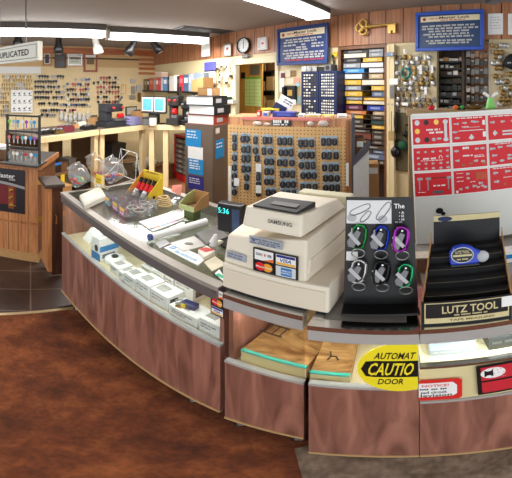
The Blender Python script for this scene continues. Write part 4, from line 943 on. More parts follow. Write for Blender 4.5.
for r, ((y0, y1), row) in enumerate(zip(rowsy, lay)):
    zb_ = BW.hit(364, y1, BO - .01).z; hh = BW.hit(364, y0, BO - .01).z - zb_
    MB().box(-w / 2 + .0355, w / 2 - .0205, .015, BD - .051, zb_ - .009, zb_ - .001).done('shelf', bdark, t)
    for k, (cc, x0, x1) in enumerate(row):
        a, b = BW.hit(x0, 85, BO - .015), BW.hit(min(x1, 384.6), 85, BO - .015); ww = (b - a).dot(BW.u)
        mt = thing('boxed_manual', f'{pal[cc][1]} boxed manual, {"left" if k == 0 else "right"} side, {ORD[r + 1] if r < 20 else ["twenty-first","twenty-second","twenty-third"][r - 20]} bookcase shelf from top', 'manual', (a.x, a.y, zb_ - .0005), BW.rz, 'boxed manuals in the bookcase')
        MB().box(0, ww, 0, .2, 0, hh).done('box', mat('manual_' + cc, pal[cc][0], .5, var=.12), mt)
        MB().box(ww * .2, ww * .75, -.0015, -.0002, hh * .25, hh * .75).done('spine_label', mat('manual_lbl_' + cc, tuple(int(v * .55 + (110 if r < 14 else 40)) for v in pal[cc][0]), .6, var=.3, scale=70), mt)
# ------------------------------------------------------------------ cream posts and lock board
for i, (x0, x1, lb) in enumerate(((386.6, 389.6, 'narrow cream post against the bookcase'), (390, 394, 'cream post between the bookcase and the lock board'))):
    c, w, h = BW.rect(x0, 44, x1, 190, .06 + .03 * i); 
    t = thing('wall_post', lb, 'post', (c.x, c.y, 0.001), BW.rz); MB().box(-w / 2, w / 2, 0, .04, 0, BW.hit(390, 45, .06).z).done('post', cream, t)
    MB().cyl((0, -.004, 1.5), (0, -.0005, 1.5), .01, 8).done('screw_head', silver, t)
t, w, h = on_wall('wall_bracket', 'grey rectangular bracket near the top of the cream post', 'bracket', BW, 386, 52.5, 394.5, 56.5, None, parts=1, off=.135)
MB().box(-w / 2, w / 2, -.02, 0, -h / 2, h / 2).done('body', mat('bracket_steel', (104, 122, 146), .4, .4), t, bevel=.004); MB().cyl((w * .3, -.024, 0), (w * .3, -.02, 0), .01, 8).done('screw_head', silver, t)
on_wall('white_card', 'blank white card pinned on the cream post beside the lock board', 'card', BW, 389.5, 78.5, 398, 84.5, white, .004, .10)
on_wall('steel_strike', 'tall steel strike plate hung on the cream post', 'strike plate', BW, 390, 85.5, 394.5, 98, grey, .008, .10)
lb_c, lbw, lbh = BW.rect(394.2, 44.5, 436.6, 113, .03)
t = thing('lock_board', 'cream display board covered with lock cylinders and hasps', 'display board', lb_c, BW.rz)
MB().box(-lbw / 2, lbw / 2, 0, .02, -lbh / 2, lbh / 2).done('panel', mat('board_tan', (206, 192, 154), .6, var=.06), t)
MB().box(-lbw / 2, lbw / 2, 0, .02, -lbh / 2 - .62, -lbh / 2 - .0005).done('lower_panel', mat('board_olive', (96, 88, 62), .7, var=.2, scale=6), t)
def knob(nm, m1, m2, kind):
    m = MB(); m.X = Matrix.Rotation(PI / 2, 4, 'X')
    if kind == 0: m.lathe([(.027, 0), (.027, .006), (.016, .009), (.016, .022), (.025, .028), (.023, .044), (.012, .048)], 12, 0)
    elif kind == 1: m.lathe([(.022, 0), (.022, .036)], 12, 0); m.X = Matrix.Identity(4); m.box(-.004, .004, -.040, -.037, -.008, .008, 1)
    elif kind == 2: m.X = Matrix.Identity(4); m.prism(rr(.034, .03, .006, 2, 0, -.008), -.016, 0, 0); m.tube([(-.011, -.008, .006), (-.011, -.008, .022), (0, -.008, .03), (.011, -.008, .022), (.011, -.008, .006)], .0035, 6, 1)
    else: m.X = Matrix.Identity(4); m.prism(rr(.02, .055, .006, 2), -.012, 0, 0); m.cyl((0, -.016, .012), (0, -.012, .012), .007, 8, 1)
    o = m.done(nm, [m1, m2]); C.objects.unlink(o); return o
kinds = [(knob('lock_cylinder', silver, dark, 0), 'silver knob'), (knob('lock_cylinder', dbrass, dark, 0), 'brass knob'), (knob('lock_cylinder', grey, brass, 1), 'grey cylinder'), (knob('lock_cylinder', dbrass, silver, 1), 'brass cylinder'), (knob('padlock', dbrass, silver, 2), 'brass padlock'), (knob('padlock', grey, silver, 2), 'steel padlock'), (knob('cam_lock', silver, brass, 3), 'silver hasp'), (knob('cam_lock', dark, brass, 3), 'dark hasp')]
q = random.Random(21)
def hang(pl, rows, gname, where, off, ks):
    for r, (y, xs) in enumerate(rows):
        for k, x in enumerate(xs):
            src, nm = kinds[q.choice(ks)]
            o = src.copy(); C.objects.link(o); o.location = pl.hit(x + q.uniform(-.4, .4), y + q.uniform(-.5, .5), off); o.rotation_euler = (0, q.uniform(-.1, .1), pl.rz)
            tag(o, f'{nm} on {where}, {ORD[r + 1]} row, {ORD[k + 1]} from left', 'lock', gname)
def rg(a, b, n): return [a + (b - a) * i / (n - 1) for i in range(n)]
hang(BW, [(57.5, rg(395.8, 430, 8)), (63, rg(398, 430, 7)), (68.2, rg(397, 433, 7)), (73.6, rg(398, 432, 7)), (79, rg(399.5, 433, 7)), (84, rg(407, 434, 6)), (89.3, rg(400, 424, 5)), (94.8, rg(398, 425, 6)), (99.5, rg(399.5, 434, 8)), (104.8, rg(399, 432, 7)), (110, rg(399, 430, 6))], 'locks on the cream board', 'the cream lock board', .031, [0, 0, 1, 2, 3, 3, 5, 6, 7])
c = BW.hit(406, 73, .075)
t = thing('teal_coil', 'teal plastic key coil hung on the lock board', 'key coil', c, BW.rz)
for j in range(3):
    MB().tube([((.052 - .004 * j) * math.cos(2 * PI * k / 20), -.008 * j, (.056 - .004 * j) * math.sin(2 * PI * k / 20)) for k in range(20)], .006, 6, closed=True).done('coil_turn', teal, t, smooth=True)
MB().cyl((0, -.03, .05), (0, .044, .05), .004, 6).done('hook', silver, t)
for i, (x, y, w_, h_) in enumerate(((404.3, 51.5, 2, 5), (420.7, 69.5, 2.6, 9), (432, 69, 2.5, 8), (425.6, 91, 2.8, 8), (416.6, 58.5, 2.6, 4), (405, 104, 6, 3.2))):
    on_wall('hang_tag', f'white tag hanging on the lock board, {ORD[i + 1]} of six counted from the top' if 0 else f'white tag on the lock board {["above the teal coil", "just right of the teal coil", "near the right edge", "in the lower middle", "under the bright blue sign corner", "low on the left side"][i]}', 'tag', BW, x - w_ / 2, y - h_ / 2, x + w_ / 2, y + h_ / 2, white, .003, .085, bevel=0)
# dark hanging things below the lock board
t, w, h = on_wall('wooden_tag', 'tan wooden tag hanging in the dark below the cream post', 'tag', BW, 389, 131, 394.5, 140.5, None, parts=1, off=.14)
MB().prism(rr(w, h, .008, 3), -.015, 0).done('tag', mat('tag_wood', (176, 148, 96), .5), t); MB().cyl((0, -.005, h / 2), (0, -.005, h / 2 + .2), .003, 6).done('cord', dark, t)
for i, (x, y, dx_, dy_, mm, lb, nm) in enumerate(((402.5, 145, 9, 10, mat('pouch_green', (24, 84, 56), .7), 'dark green pouch hanging below the lock board', 'pouch'), (395.5, 152, 9, 12, black, 'black pouch hanging left of the dark green pouch', 'pouch'), (405.5, 134, 5, 6, black, 'small black pouch hanging above the green pouch', 'pouch'), (396, 122, 3.5, 22, dark, 'long dark strap hanging beside the wooden tag', 'strap'))):
    c, w, h = BW.rect(x - dx_ / 2, y - dy_ / 2, x + dx_ / 2, y + dy_ / 2, .08)
    t = thing('hanging_' + nm, lb, nm, c, BW.rz)
    MB().blob((0, 0, 0), (w, .08, h), 12, jit=.1, seed=i).done('body', mm, t, smooth=True); MB().cyl((0, -.0, h * .45), (0, .0, h * .45 + .07), .004, 6).box(-.006, .006, 0, .07, h * .45 + .055, h * .45 + .07).done('loop', dark, t)
# ------------------------------------------------------------------ dark racks in the opening
RP = Plane(-47.5, d=3.24 + .1); 
c, w, h = RP.rect(436, 50, 464.5, 118, .0)
t = thing('steel_rack', 'dark steel shelving crowded with small boxes under the bright sign', 'rack', (c.x, c.y, .004), RP.rz)
rt = RP.hit(450, 46).z
for x in (-w / 2, w / 2 - .03): MB().box(x, x + .03, 0, .16, 0, rt).done('upright', mat('rack_brown', (72, 52, 36), .6), t)
MB().box(-w / 2 + .031, w / 2 - .031, .15, .16, .8, rt).done('back', dark, t)
bc = [dark, mat('box_green', (52, 58, 46), .6), black, mat('box_brown', (84, 64, 46), .7), offw, grey, card]
q = random.Random(31)
ys = [61, 68, 75, 82, 89, 96, 103, 110]
for r, y in enumerate(ys):
    z = RP.hit(450, y).z
    MB().box(-w / 2 + .031, w / 2 - .031, 0, .149, z - .016 - .004, z - .004).done('shelf', dark, t)
    x = -w / 2 + .034; k = 0
    while x < w / 2 - .06:
        bw = min(q.uniform(.035, .07), w / 2 - .034 - x); bh = q.uniform(.028, .048); k += 1
        mm = q.choice([card, card, mat('carton_tan', (176, 136, 80), .7), offw]) if r == 0 else q.choice([dark, bc[1], bc[1], black, bc[3], bc[3], offw, grey])
        bt = thing('parts_carton', f'small carton on the dark steel rack, {ORD[r + 1]} shelf from top, {ORD[k]} from left', 'carton', Vector((c.x, c.y, z - .003)) + RP.u * x + RP.n * q.uniform(.005, .03), RP.rz, 'cartons on the steel rack')
        MB().box(0, bw, 0, .11, 0, bh).done('body', mm, bt)
        if q.random() < .5: MB().box(bw * .2, bw * .8, -.0012, -.0002, bh * .2, bh * .75).done('end_label', q.choice([white, offw, lgrey]), bt)
        x += bw + .004
t2c, w2, h2 = RP.rect(467, 50, 489, 118, -.12)
t = thing('hook_rack', 'tan hook board of grey packets beside the steel rack', 'hook board', (t2c.x, t2c.y, .004), RP.rz)
MB().box(-w2 / 2, w2 / 2, .1, .12, .0, 2.12).done('board', mat('hook_board', (168, 130, 96), .7, var=.15, scale=5), t)
MB().box(-w2 / 2, -w2 / 2 + .02, -.1, .1, 0, 2.12).done('side_panel', mat('rack_brown', (72, 52, 36), .6), t)
gp = [mat('packet_grey', (132, 132, 130), .4, var=.2), mat('packet_dark', (70, 70, 70), .45, var=.3), mat('packet_pale', (180, 174, 164), .4, var=.15), mat('packet_tan', (190, 150, 112), .5, var=.2)]
for r, y in enumerate((54, 62, 71, 80, 89, 98, 107)):
    for k in range(5):
        p = RP.hit(468.5 + k * 4.4, y + (k % 2) * 1.0, -.02 - .02 * (k % 2))
        bt = thing('hanging_packet', f'hook board packet beside the steel rack, {ORD[r + 1]} row, {ORD[k + 1]} from left', 'packet', p, RP.rz, 'packets on the hook board')
        mm = gp[q.choice([2, 3, 3])] if r < 1 else gp[q.choice([0, 1, 1])] if r != 4 else gp[q.choice([2, 0])]
        MB().prism(rr(.04, .062, .008, 2), -.014, 0).done('packet', mm, bt); MB().box(-.014, .014, -.0155, -.0142, .01, .028).done('header_card', gp[(r + k) % 3], bt)
# right-hand knob board
kb_c, kw_, kh_ = BW.rect(490, 42, 540, 130, .03)
t = thing('knob_board', 'cream display board of door knobs at the right edge', 'display board', kb_c, BW.rz)
MB().box(-kw_ / 2, kw_ / 2, 0, .02, -kh_ / 2, kh_ / 2).done('panel', mat('board_tan2', (204, 190, 156), .6, var=.06), t); MB().box(-kw_ / 2 - .012, -kw_ / 2 - .0005, -.006, .02, -kh_ / 2, kh_ / 2).done('edge_strip', lgrey, t)
hang(BW, [(46, [492, 497, 502, 507]), (52.5, [493, 498.5, 502.5]), (57, [496, 501]), (63.5, [494.5, 499, 502.5]), (68.2, [497, 501]), (76.5, [495.5, 500.5]), (81.8, [497.8, 502.6, 507.5]), (88, [502, 506.5, 510.5]), (93.5, [503, 508, 512]), (99, [501, 505, 510]), (103.8, [499.5, 504.5, 509.5]), (74, [506.5, 511])], 'knobs on the right-hand board', 'the right-hand knob board', .031, [1, 3, 0, 1, 1])
t, w, h = on_wall('baseball_cap', 'black baseball cap hanging on the right-hand knob board', 'cap', BW, 503, 50, 520, 70.5, None, parts=1, off=.13)
m = MB(); m.X = Matrix.Translation((0, .0, -.05)) @ Matrix.Rotation(math.radians(24), 4, 'Y')
m.lathe([(.085, -.03), (.088, .0), (.082, .05), (.062, .09), (.03, .112), (.006, .118)], 20); m.done('crown', mat('cap_black', (24, 25, 30), .7), t, smooth=True)
m = MB(); m.X = Matrix.Translation((0, 0, -.05)) @ Matrix.Rotation(math.radians(24), 4, 'Y'); m.slab([(.088 * math.cos(a), .088 * math.sin(a)) for a in [PI * (1.05 + .9 * k / 8) for k in range(9)]] + [(.09, -.1), (.05, -.12), (0, -.125), (-.05, -.12), (-.09, -.1)][:0] + [(.07, -.075), (.04, -.125), (-.04, -.125), (-.07, -.075)], -.034, -.03); m.done('visor', mat('cap_black', (24, 25, 30), .7), t)
MB().words(-.03, .03, -.03, .014, -.089, 0, 8).done('lettering', lgrey, t)
# ================================================================== KEY FOB DISPLAY
PG = Plane(-15, d=2.35)
cl_, cr_ = PG.hit(228.7, 160), PG.hit(352, 160)
pc = (cl_ + cr_) / 2; PW = (cr_ - cl_).length; PZT = 1.468
t = thing('fob_cabinet', 'wood panelled cabinet carrying the pegboard of key fobs', 'cabinet', (pc.x, pc.y, 0), PG.rz)
pk = wood('fob_wood', (186, 126, 84), (216, 162, 118), (22, 22, 1.4), .45, groove=.11, gcol=(96, 54, 30), gw=.004)
MB().box(-PW / 2, PW / 2, 0, .32, 0, PZT).done('body', pk, t)
a0 = (PG.hit(228.7, 160) - pc).dot(PG.u); a1 = (PG.hit(345.5, 160) - pc).dot(PG.u)
pzt, pzb = PG.hit(290, 126.5).z, .72
MB().box(a0, a1, -.02, -.001, pzb, pzt).done('pegboard_panel', peg, t)
MB().box(a1 + .002, a1 + .02, -.02, -.001, pzb, PZT - .01).done('edge_strip', oak, t)
MB().box(PW / 2 + .0005, PW / 2 + .02, -.03, .33, 0, PZT + .01).done('end_panel', mat('slate_edge', (74, 74, 84), .5), t)
x1p = (PG.hit(330, 117) - pc).dot(PG.u); x0p = (PG.hit(242, 117) - pc).dot(PG.u)
MB().box(x0p, x1p, -.012, -.001, PZT - .016, PZT + .004).done('pink_trim', mat('trim_pink', (228, 134, 124), .5), t)
for (px, y0, y1, lb) in ((347.3, 163, 186, 'right'), (230, 166, 206, 'left')):
    c, w, h = PG.rect(px - 1.4, y0, px + 1.4, y1, .0225); MB().box(-w / 2, w / 2, -.004, 0, -h / 2, h / 2).done('white_strip', white, None, c, PG.rz).parent = None
    o_ = C.objects[-1]; tag(o_, f'white plastic strip along the {lb} edge of the pegboard', 'strip')
# fobs
fobs = []
Z4 = lambda zx: 225 + zx / 4.096
Y4 = lambda zy: 110 + zy / 4.1
pegs = [([40], [110, 145, 190, 230, 265, 298, 330]), ([75, 92], [112]), ([78, 97], [155, 193, 235]), ([90], [270, 308]), ([126], [117, 160]), ([133], [193]), ([138], [237, 268, 300, 335]), ([164, 184], [118]), ([160, 187], [162]), ([172, 191], [205, 246, 287]), ([178, 200], [332]), ([224, 245, 267], [122]), ([230, 250, 272], [168]), ([225, 248, 275], [210]), ([234, 255, 278], [256]), ([237, 260, 281], [298]), ([236, 260, 283], [336]), ([310, 331, 355], [130]), ([312, 336, 357], [178]), ([313, 338, 361], [220]), ([320, 343, 365], [262]), ([318, 343, 370], [310]), ([303], [346]), ([403, 425, 449], [124]), ([406, 428, 455], [180]), ([408, 434, 456], [230]), ([412, 433, 459], [273]), ([413, 438, 461], [312]), ([394, 415, 438], [350])]
pts = sorted({(x, y) for xs, ys_ in pegs for x in xs for y in ys_}, key=lambda p: (p[1], p[0]))
rowsb = [(100, 139), (139, 172), (172, 213), (213, 259), (259, 290), (290, 322), (322, 360)]
pbm = mat('blister_blue', (172, 196, 214), .35, var=.08); fobm = [mat('fob_black', (22, 22, 26), .35), mat('fob_navy', (26, 30, 46), .35), mat('fob_charcoal', (44, 44, 48), .4)]
protos = []
def mkfob(i):
    t = bpy.data.objects.new('key_fob', None)
    MB().box(-.019, .019, -.003, 0, -.036, .03).done('blister_card', pbm, t)
    m = MB(); m.prism([rr(.036, .05, .012, 3, 0, -.01), ell(.042, .052, 14, 0, -.011), rr(.032, .056, .01, 3, 0, -.011)][i], -.016, -.0032); b = m.done('fob_body', fobm[i], t, bevel=.003)
    m = MB()
    for k in range(3): m.box(-.005, .005, -.0175, -.0162, -.02 + k * .012, -.013 + k * .012)
    m.done('buttons', grey, b)
    MB().cyl((0, -.03, .024), (0, .001, .024), .0018, 6).done('hook', silver, t)
    return t
protos = [mkfob(i) for i in range(3)]
q = random.Random(17); cnt = {}
for (x, y) in pts:
    r = next(i for i, (a, b) in enumerate(rowsb) if a <= y < b) + 1
    cnt[r] = cnt.get(r, 0) + 1
    src = q.choice(protos)
    o = dup(src, PG.hit(Z4(x), Y4(y), .0215), PG.rz)
    wh = (x, y) in ((138, 300), (138, 237))
    o.rotation_euler.y = q.uniform(-.06, .06)
    tag(o, f'key fob on a pale blue card, {ORD[r]} pegboard row from top, {ORD[cnt[r]]} from left', 'key fob', 'key fobs on the pegboard')
for p_ in protos:
    for ch in list(p_.children):
        for g in list(ch.children): bpy.data.objects.remove(g)
        bpy.data.objects.remove(ch)
    bpy.data.objects.remove(p_)
for i, (x, y) in enumerate(((138, 237), (48, 295), (138, 325))):
    c = PG.hit(Z4(x), Y4(y) , .038)
    o = MB().box(-.02, .02, -.003, 0, -.03, .03).done('price_card', white, None, c, PG.rz); tag(o, f'white price card pinned over the key fobs, {["uppermost", "leftmost", "lowest"][i]} of three', 'card')
# header of the fob cabinet
c, w, h = PG.rect(272, 119.3, 291.5, 125.8, .008)
t = thing('header_sign', 'small black and white lettered sign on the fob cabinet header', 'sign', c, PG.rz)
MB().box(-w / 2, w / 2, -.004, 0, -h / 2, h / 2).done('plate', black, t); MB().words(-w * .44, w * .46, h * .15, h * .55, -.0042, 0, 4).words(-w * .44, w * .3, -h * .3, h * .25, -.0042, 0, 6).done('lettering', white, t)
for i, (x0, x1, y0, y1, lb) in enumerate(((253, 262, 121, 125.5, 'crumpled clear packet left of the header sign'), (307, 314, 121, 126, 'small clear packet right of the header sign'), (318, 329, 120.2, 126.4, 'larger clear packet near the pink trim end'), (264, 270, 122.5, 125.8, 'tiny clear packet touching the header sign'))):
    c, w, h = PG.rect(x0, y0, x1, y1, .018)
    t = thing('clear_packet', lb, 'packet', c, PG.rz); MB().blob((0, 0, 0), (w, .024, h), 10, jit=.2, seed=i).done('packet', mat('packet_clear', (216, 200, 190), .3, var=.1), t); MB().box(-.004, .004, .0, .014, h * .1, h * .4).done('clip', silver, t)
# things on top of the fob cabinet
def ontop(px, off=.08): p = PG.hit(px, 110, -off); return Vector((p.x, p.y, PZT + .0005))
def boxon(px, off, w, d, h, m, name, label, cat, m2=None):
    t = thing(name, label, cat, ontop(px, off), PG.rz)
    MB().box(-w / 2, w / 2, 0, d, 0, h).done('body', m, t, bevel=.002); MB().box(-w * .3, w * .3, -.0015, -.0003, h * .25, h * .75).done('label', m2 or white, t)
boxon(283.5, .05, .165, .1, .036, mat('box_navy', (34, 48, 150), .4), 'carton', 'long navy blue carton on top of the fob cabinet', 'carton', mat('lbl_blue', (70, 90, 190), .4))
boxon(258.5, .05, .026, .06, .042, mat('box_red', (206, 70, 60), .5), 'carton', 'small red carton left end of the fob cabinet top', 'carton')
boxon(265.5, .05, .05, .06, .036, lgrey, 'carton', 'grey carton between the red and navy cartons', 'carton', mat('lbl_blue', (70, 90, 190), .4))
boxon(301, .04, .05, .08, .026, white, 'carton', 'white carton right of the long navy carton', 'carton', lgrey)
boxon(297, .04, .02, .06, .036, dark, 'carton', 'narrow dark carton at the end of the navy one', 'carton', grey)
boxon(313, .04, .1, .1, .02, mat('pad_cream', (222, 214, 180), .6), 'note_pad', 'cream pad lying near the parts cabinets', 'pad', mat('pad_yellow', (222, 200, 110), .6))
boxon(328, .04, .08, .1, .018, mat('pad_yellow', (222, 200, 110), .6), 'note_pad', 'yellowish pad lying above the pink trim end', 'pad')
boxon(270, .18, .14, .06, .052, yellow, 'carton', 'yellow topped carton behind the grey one', 'carton', navy)
boxon(342, .03, .07, .14, .02, white, 'note_pad', 'white pad at the right end of the fob cabinet', 'pad', lgrey)
t = thing('paper_stack', 'bundle of white papers with a navy corner leaning on the wall', 'papers', ontop(279, .2), PG.rz)
m = MB(); m.X = Matrix.Rotation(.5, 4, 'Y') @ Matrix.Translation((0, 0, .03)); m.box(-.06, .06, 0, .02, 0, .12); m.done('papers', white, t)
m = MB(); m.X = Matrix.Rotation(.5, 4, 'Y') @ Matrix.Translation((0, 0, .03)); m.box(-.07, .03, -.006, -.0005, -.005, .05); m.done('navy_cover', navy, t)
m = MB(); m.X = Matrix.Rotation(.5, 4, 'Y') @ Matrix.Translation((0, 0, .03)); m.words(-.02, .055, .1, .01, -.001, 0, 1).words(-.02, .055, .08, .01, -.001, 0, 2); m.done('print', dark, t)
# slanted grey-white panel and cartons between the fob cabinet and the red board
SLP = Plane(-15, d=2.30)
pw = [SLP.hit(*p) for p in ((353.5, 166), (381, 143), (382, 210), (353.5, 210))]
o0 = SLP.hit(353.5, 210)
loc2 = [((p - o0).dot(SLP.u), p.z) for p in pw]
t = thing('slanted_board', 'slanted pale grey panel with a slate edge right of the fob cabinet', 'panel', (o0.x, o0.y, 0), SLP.rz)
xs0, xs1 = loc2[0][0], (SLP.hit(369, 150) - o0).dot(SLP.u); z0p, z1p = SLP.hit(354, 166).z, SLP.hit(369, 150).z
MB().prism([(xs0, .0), (xs1, .0), (xs1, z1p), (xs0, z0p)], 0, .02).done('panel', mat('panel_pale', (196, 196, 194), .5), t)
MB().prism([(xs0, z0p + .0005), (xs1 + .001, z1p + .0005), (xs1 + .012, z1p + .06), (xs1 - .03, z1p + .03), (xs0, z0p + .05)], -.005, .025).done('slate_edge', mat('slate_edge', (74, 74, 84), .5), t)
pq = SLP.hit(362, 150, -.2)
for i, (x0, x1, y1, y0, off, mm, lb) in enumerate(((355, 364, 160, 138, .06, dcard, 'brown carton stuffed behind the slanted grey panel'), (366, 379, 188, 164, .3, card, 'brown carton with a white label at the foot of the bookcase'))):
    c, w, h = SLP.rect(x0, y0, x1, y1, -off)
    t = thing('carton', lb, 'carton', (c.x, c.y, 0 if 1 else 0), SLP.rz)
    MB().box(-w / 2, w / 2, 0, .14, 0, c.z + h / 2).done('body', mm, t); MB().box(-w * .3, w * .4, -.002, -.0005, c.z + h * .1, c.z + h * .35).done('label', white, t)
# ================================================================== RED LOCK SHEETS
RB = Plane(-24, d=1.485)
pl_ = RB.hit(417, 238)
z0b = .946
t = thing('white_display_board', 'white display board of red lock sheets standing on the counter back', 'display board', (pl_.x, pl_.y, z0b), RB.rz)
t.rotation_euler = (0, math.radians(-2.2), RB.rz)
BWD = .66; BHT = .62
MB().box(0, BWD, 0, .02, 0, BHT).done('panel', mat('board_white', (226, 226, 220), .35, var=.02), t)
MB().box(-.004, -.0005, -.003, .022, 0, BHT).box(0, BWD, -.003, .022, BHT + .0005, BHT + .006).done('edge_trim', white, t)
Mi = t.matrix_basis.inverted()
for i, (px, py) in enumerate(((440.5, 211.5),)):
    pp = Mi @ RB.hit(px, py, .001)
    MB().prism(ell(.034, .03, 10, pp.x - .004, pp.z + .004) , -.0015, -.0003).prism(ell(.022, .02, 8, pp.x + .012, pp.z - .012), -.0016, -.0004).done('dark_chip', black, t)
cx = [Mi @ RB.hit(px, 150) for px in (411, 450.8, 451.8, 487.2, 488.2, 525)]
rx = [(-.001, cx[1].x), (cx[2].x, cx[3].x), (cx[4].x, cx[4].x + .165)]
rzs = [(BHT - .012 - .122, BHT - .012), (BHT - .142 - .112, BHT - .142), (BHT - .258 - .118, BHT - .258)]
redm = mat('sheet_red', (212, 14, 32), .5, var=.04)
gm = [silver, dbrass, dark, lgrey, grey]
names = ['top', 'middle', 'bottom']; colsn = ['left', 'centre', 'right']
q = random.Random(8)
for r, (zb_, zt_) in enumerate(rzs):
    for k, (xa, xb) in enumerate(rx):
        w, h = xb - xa, zt_ - zb_
        cen = t.matrix_basis @ Vector(((xa + xb) / 2, -.001, (zb_ + zt_) / 2))
        st = thing('lock_sheet', f'red sheet of lock pictures, {names[r]} row, {colsn[k]} column of the white board', 'poster', cen, RB.rz)
        st.rotation_euler = (0, math.radians(-2.2), RB.rz)
        MB().box(-w / 2, w / 2, -.0015, 0, -h / 2, h / 2).done('border', white, st)
        MB().box(-w / 2 + .003, w / 2 - .003, -.0022, -.0016, -h / 2 + .004, h / 2 - .004).done('red_field', redm, st)
        y = -.0024
        def art(nm, mm, f): m = MB(); f(m); m.done(nm, mm, st)
        def bolts(m, pts_, sx, sz):
            for (x, z) in pts_: (lambda a, b: (m.prism(rr(a, b * .7, b * .2, 1, x * w, z * h), y - .001, y), m.prism(rr(a * .4, b * 1.1, b * .2, 1, x * w + a * q.uniform(-.4, .4), z * h), y - .0013, y - .0003)))(sx * q.uniform(.8, 1.05), sz * .85)
        def words(m, L):
            for i, (x0, x1, z, hh) in enumerate(L): m.words(x0 * w, x1 * w, z * h, hh, y, 0, i + r * 7 + k)
        if (r, k) == (0, 0):
            for (x, z, mm) in ((-.36, .33, silver), (-.12, .33, dark), (.14, .33, brass), (-.36, .02, brass), (-.36, -.3, silver), (-.12, -.3, dark)):
                art('knob_picture', mm, lambda m: m.prism(ell(.022, .024, 14, x * w, z * h), y - .001, y))
            art('handle_picture', silver, lambda m: m.prism(rr(.012, h * .6, .005, 2, .38 * w, 0), y - .001, y).prism(ell(.024, .02, 10, .38 * w, .33 * h), y - .0012, y - .0002).prism(ell(.024, .018, 10, .38 * w, -.32 * h), y - .0012, y - .0002))
            art('lettering', white, lambda m: words(m, ((-.12, .26, .06, .008), (-.05, .32, -.05, .009))))
            art('ring_picture', lgrey, lambda m: m.prism(ell(.016, .016, 10, .06 * w, -.3 * h), y - .001, y).prism(rr(.02, .008, .003, 2, .2 * w, -.28 * h), y - .001, y))
        elif (r, k) == (0, 1):
            art('latch_pictures', lgrey, lambda m: bolts(m, ((-.36, .22), (-.12, .24), (.12, .28), (.2, .26), (-.4, -.08), (-.34, -.3)), .026, .01))
            art('rod_picture', silver, lambda m: m.box(-.3 * w, .42 * w, y - .001, y, -.06 * h, -.03 * h).box(-.16 * w, .3 * w, y - .001, y, .06 * h, .075 * h))
            art('handle_picture', silver, lambda m: m.prism([(-.02 * w, -.33 * h), (.06 * w, -.18 * h), (.14 * w, -.33 * h), (.06 * w, -.4 * h)], y - .001, y))
            art('tag_picture', white, lambda m: m.prism(rr(.012, .022, .003, 2, .42 * w, .22 * h), y - .001, y).prism(rr(.014, .024, .003, 2, .43 * w, -.22 * h), y - .001, y))
            art('lettering', white, lambda m: words(m, ((-.34, .4, .42, .006), (-.2, 0, .1, .004))))
        elif (r, k) == (0, 2):
            art('latch_pictures', lgrey, lambda m: bolts(m, ((-.36, .2), (-.06, .2), (.24, .2)), .026, .012)); art('bar_picture', silver, lambda m: m.box(-.08 * w, .46 * w, y - .001, y, -.2 * h, -.14 * h).box(-.08 * w, .46 * w, y - .001, y, -.32 * h, -.26 * h).prism([(-.36 * w, -.22 * h), (-.3 * w, -.1 * h), (-.22 * w, -.22 * h), (-.3 * w, -.32 * h)], y - .001, y)); art('lettering', white, lambda m: words(m, ((-.4, .4, .42, .006),)))
        elif (r, k) == (1, 0):
            art('cylinder_pictures', lgrey, lambda m: bolts(m, [(-.36, z) for z in (.3, .06, -.18, -.38)] + [(-.17, z) for z in (.3, -.18, -.38)] + [(.02, .3), (.02, -.18), (.02, -.38), (.22, .3), (.22, -.18), (.22, -.38)] + [(.4, z) for z in (.32, .08, -.18, -.38)], .014, .012))
            art('lettering', white, lambda m: words(m, ((-.24, .12, .02, .009), (-.3, .3, -.06, .004)))); art('ring_picture', white, lambda m: m.tube([(.22 * w + .007 * math.cos(a), y - .001, .05 * h + .008 * math.sin(a)) for a in [PI * (-.2 + 1.4 * i / 8) for i in range(9)]], .0014, 5))
        elif (r, k) == (1, 1):
            art('latch_pictures', lgrey, lambda m: bolts(m, ((-.38, .26), (.2, .3), (.36, .3), (-.36, -.14), (.16, -.2), (.36, -.24)), .022, .012)); art('brass_pictures', dbrass, lambda m: bolts(m, ((-.2, -.34), (.02, -.3), (.4, -.32)), .02, .01))
            art('lettering', white, lambda m: words(m, ((-.2, .1, .36, .012), (-.2, .1, .04, .008), (.12, .42, .02, .004), (.12, .42, -.04, .004))))
        elif (r, k) == (1, 2):
            art('latch_pictures', lgrey, lambda m: bolts(m, ((-.38, .24), (-.16, .28), (.1, .3), (.3, .3), (-.32, -.05), (-.36, -.36), (-.12, -.3), (.1, -.1), (.1, -.24), (.3, -.1)), .026, .013)); art('lettering', white, lambda m: words(m, ((-.3, .3, .42, .005),)))
        elif (r, k) == (2, 0):
            for x in (-.34, -.12, .42): art('lever_picture', silver, lambda m: m.prism(rr(.024, .012, .004, 2, x * w, .24 * h), y - .001, y).prism([((x - .03) * w, .2 * h), ((x + .02) * w, .2 * h), ((x + .02) * w, -.2 * h), ((x - .0) * w, -.24 * h), ((x - .03) * w, -.1 * h)], y - .001, y, 1) if 0 else m.prism(rr(.024, .012, .004, 2, x * w, .24 * h), y - .001, y).prism(rr(.006, .05, .002, 2, (x - .02) * w, -.02 * h), y - .001, y))
            art('rod_picture', dark, lambda m: m.box(-.06 * w, .38 * w, y - .001, y, .24 * h, .27 * h)); art('cylinder_picture', grey, lambda m: m.prism(rr(.05, .014, .005, 2, .12 * w, -.32 * h), y - .001, y)); art('lettering', white, lambda m: words(m, ((.0, .34, -.06, .007), (-.4, -.2, -.3, .004))))
        elif (r, k) == (2, 1):
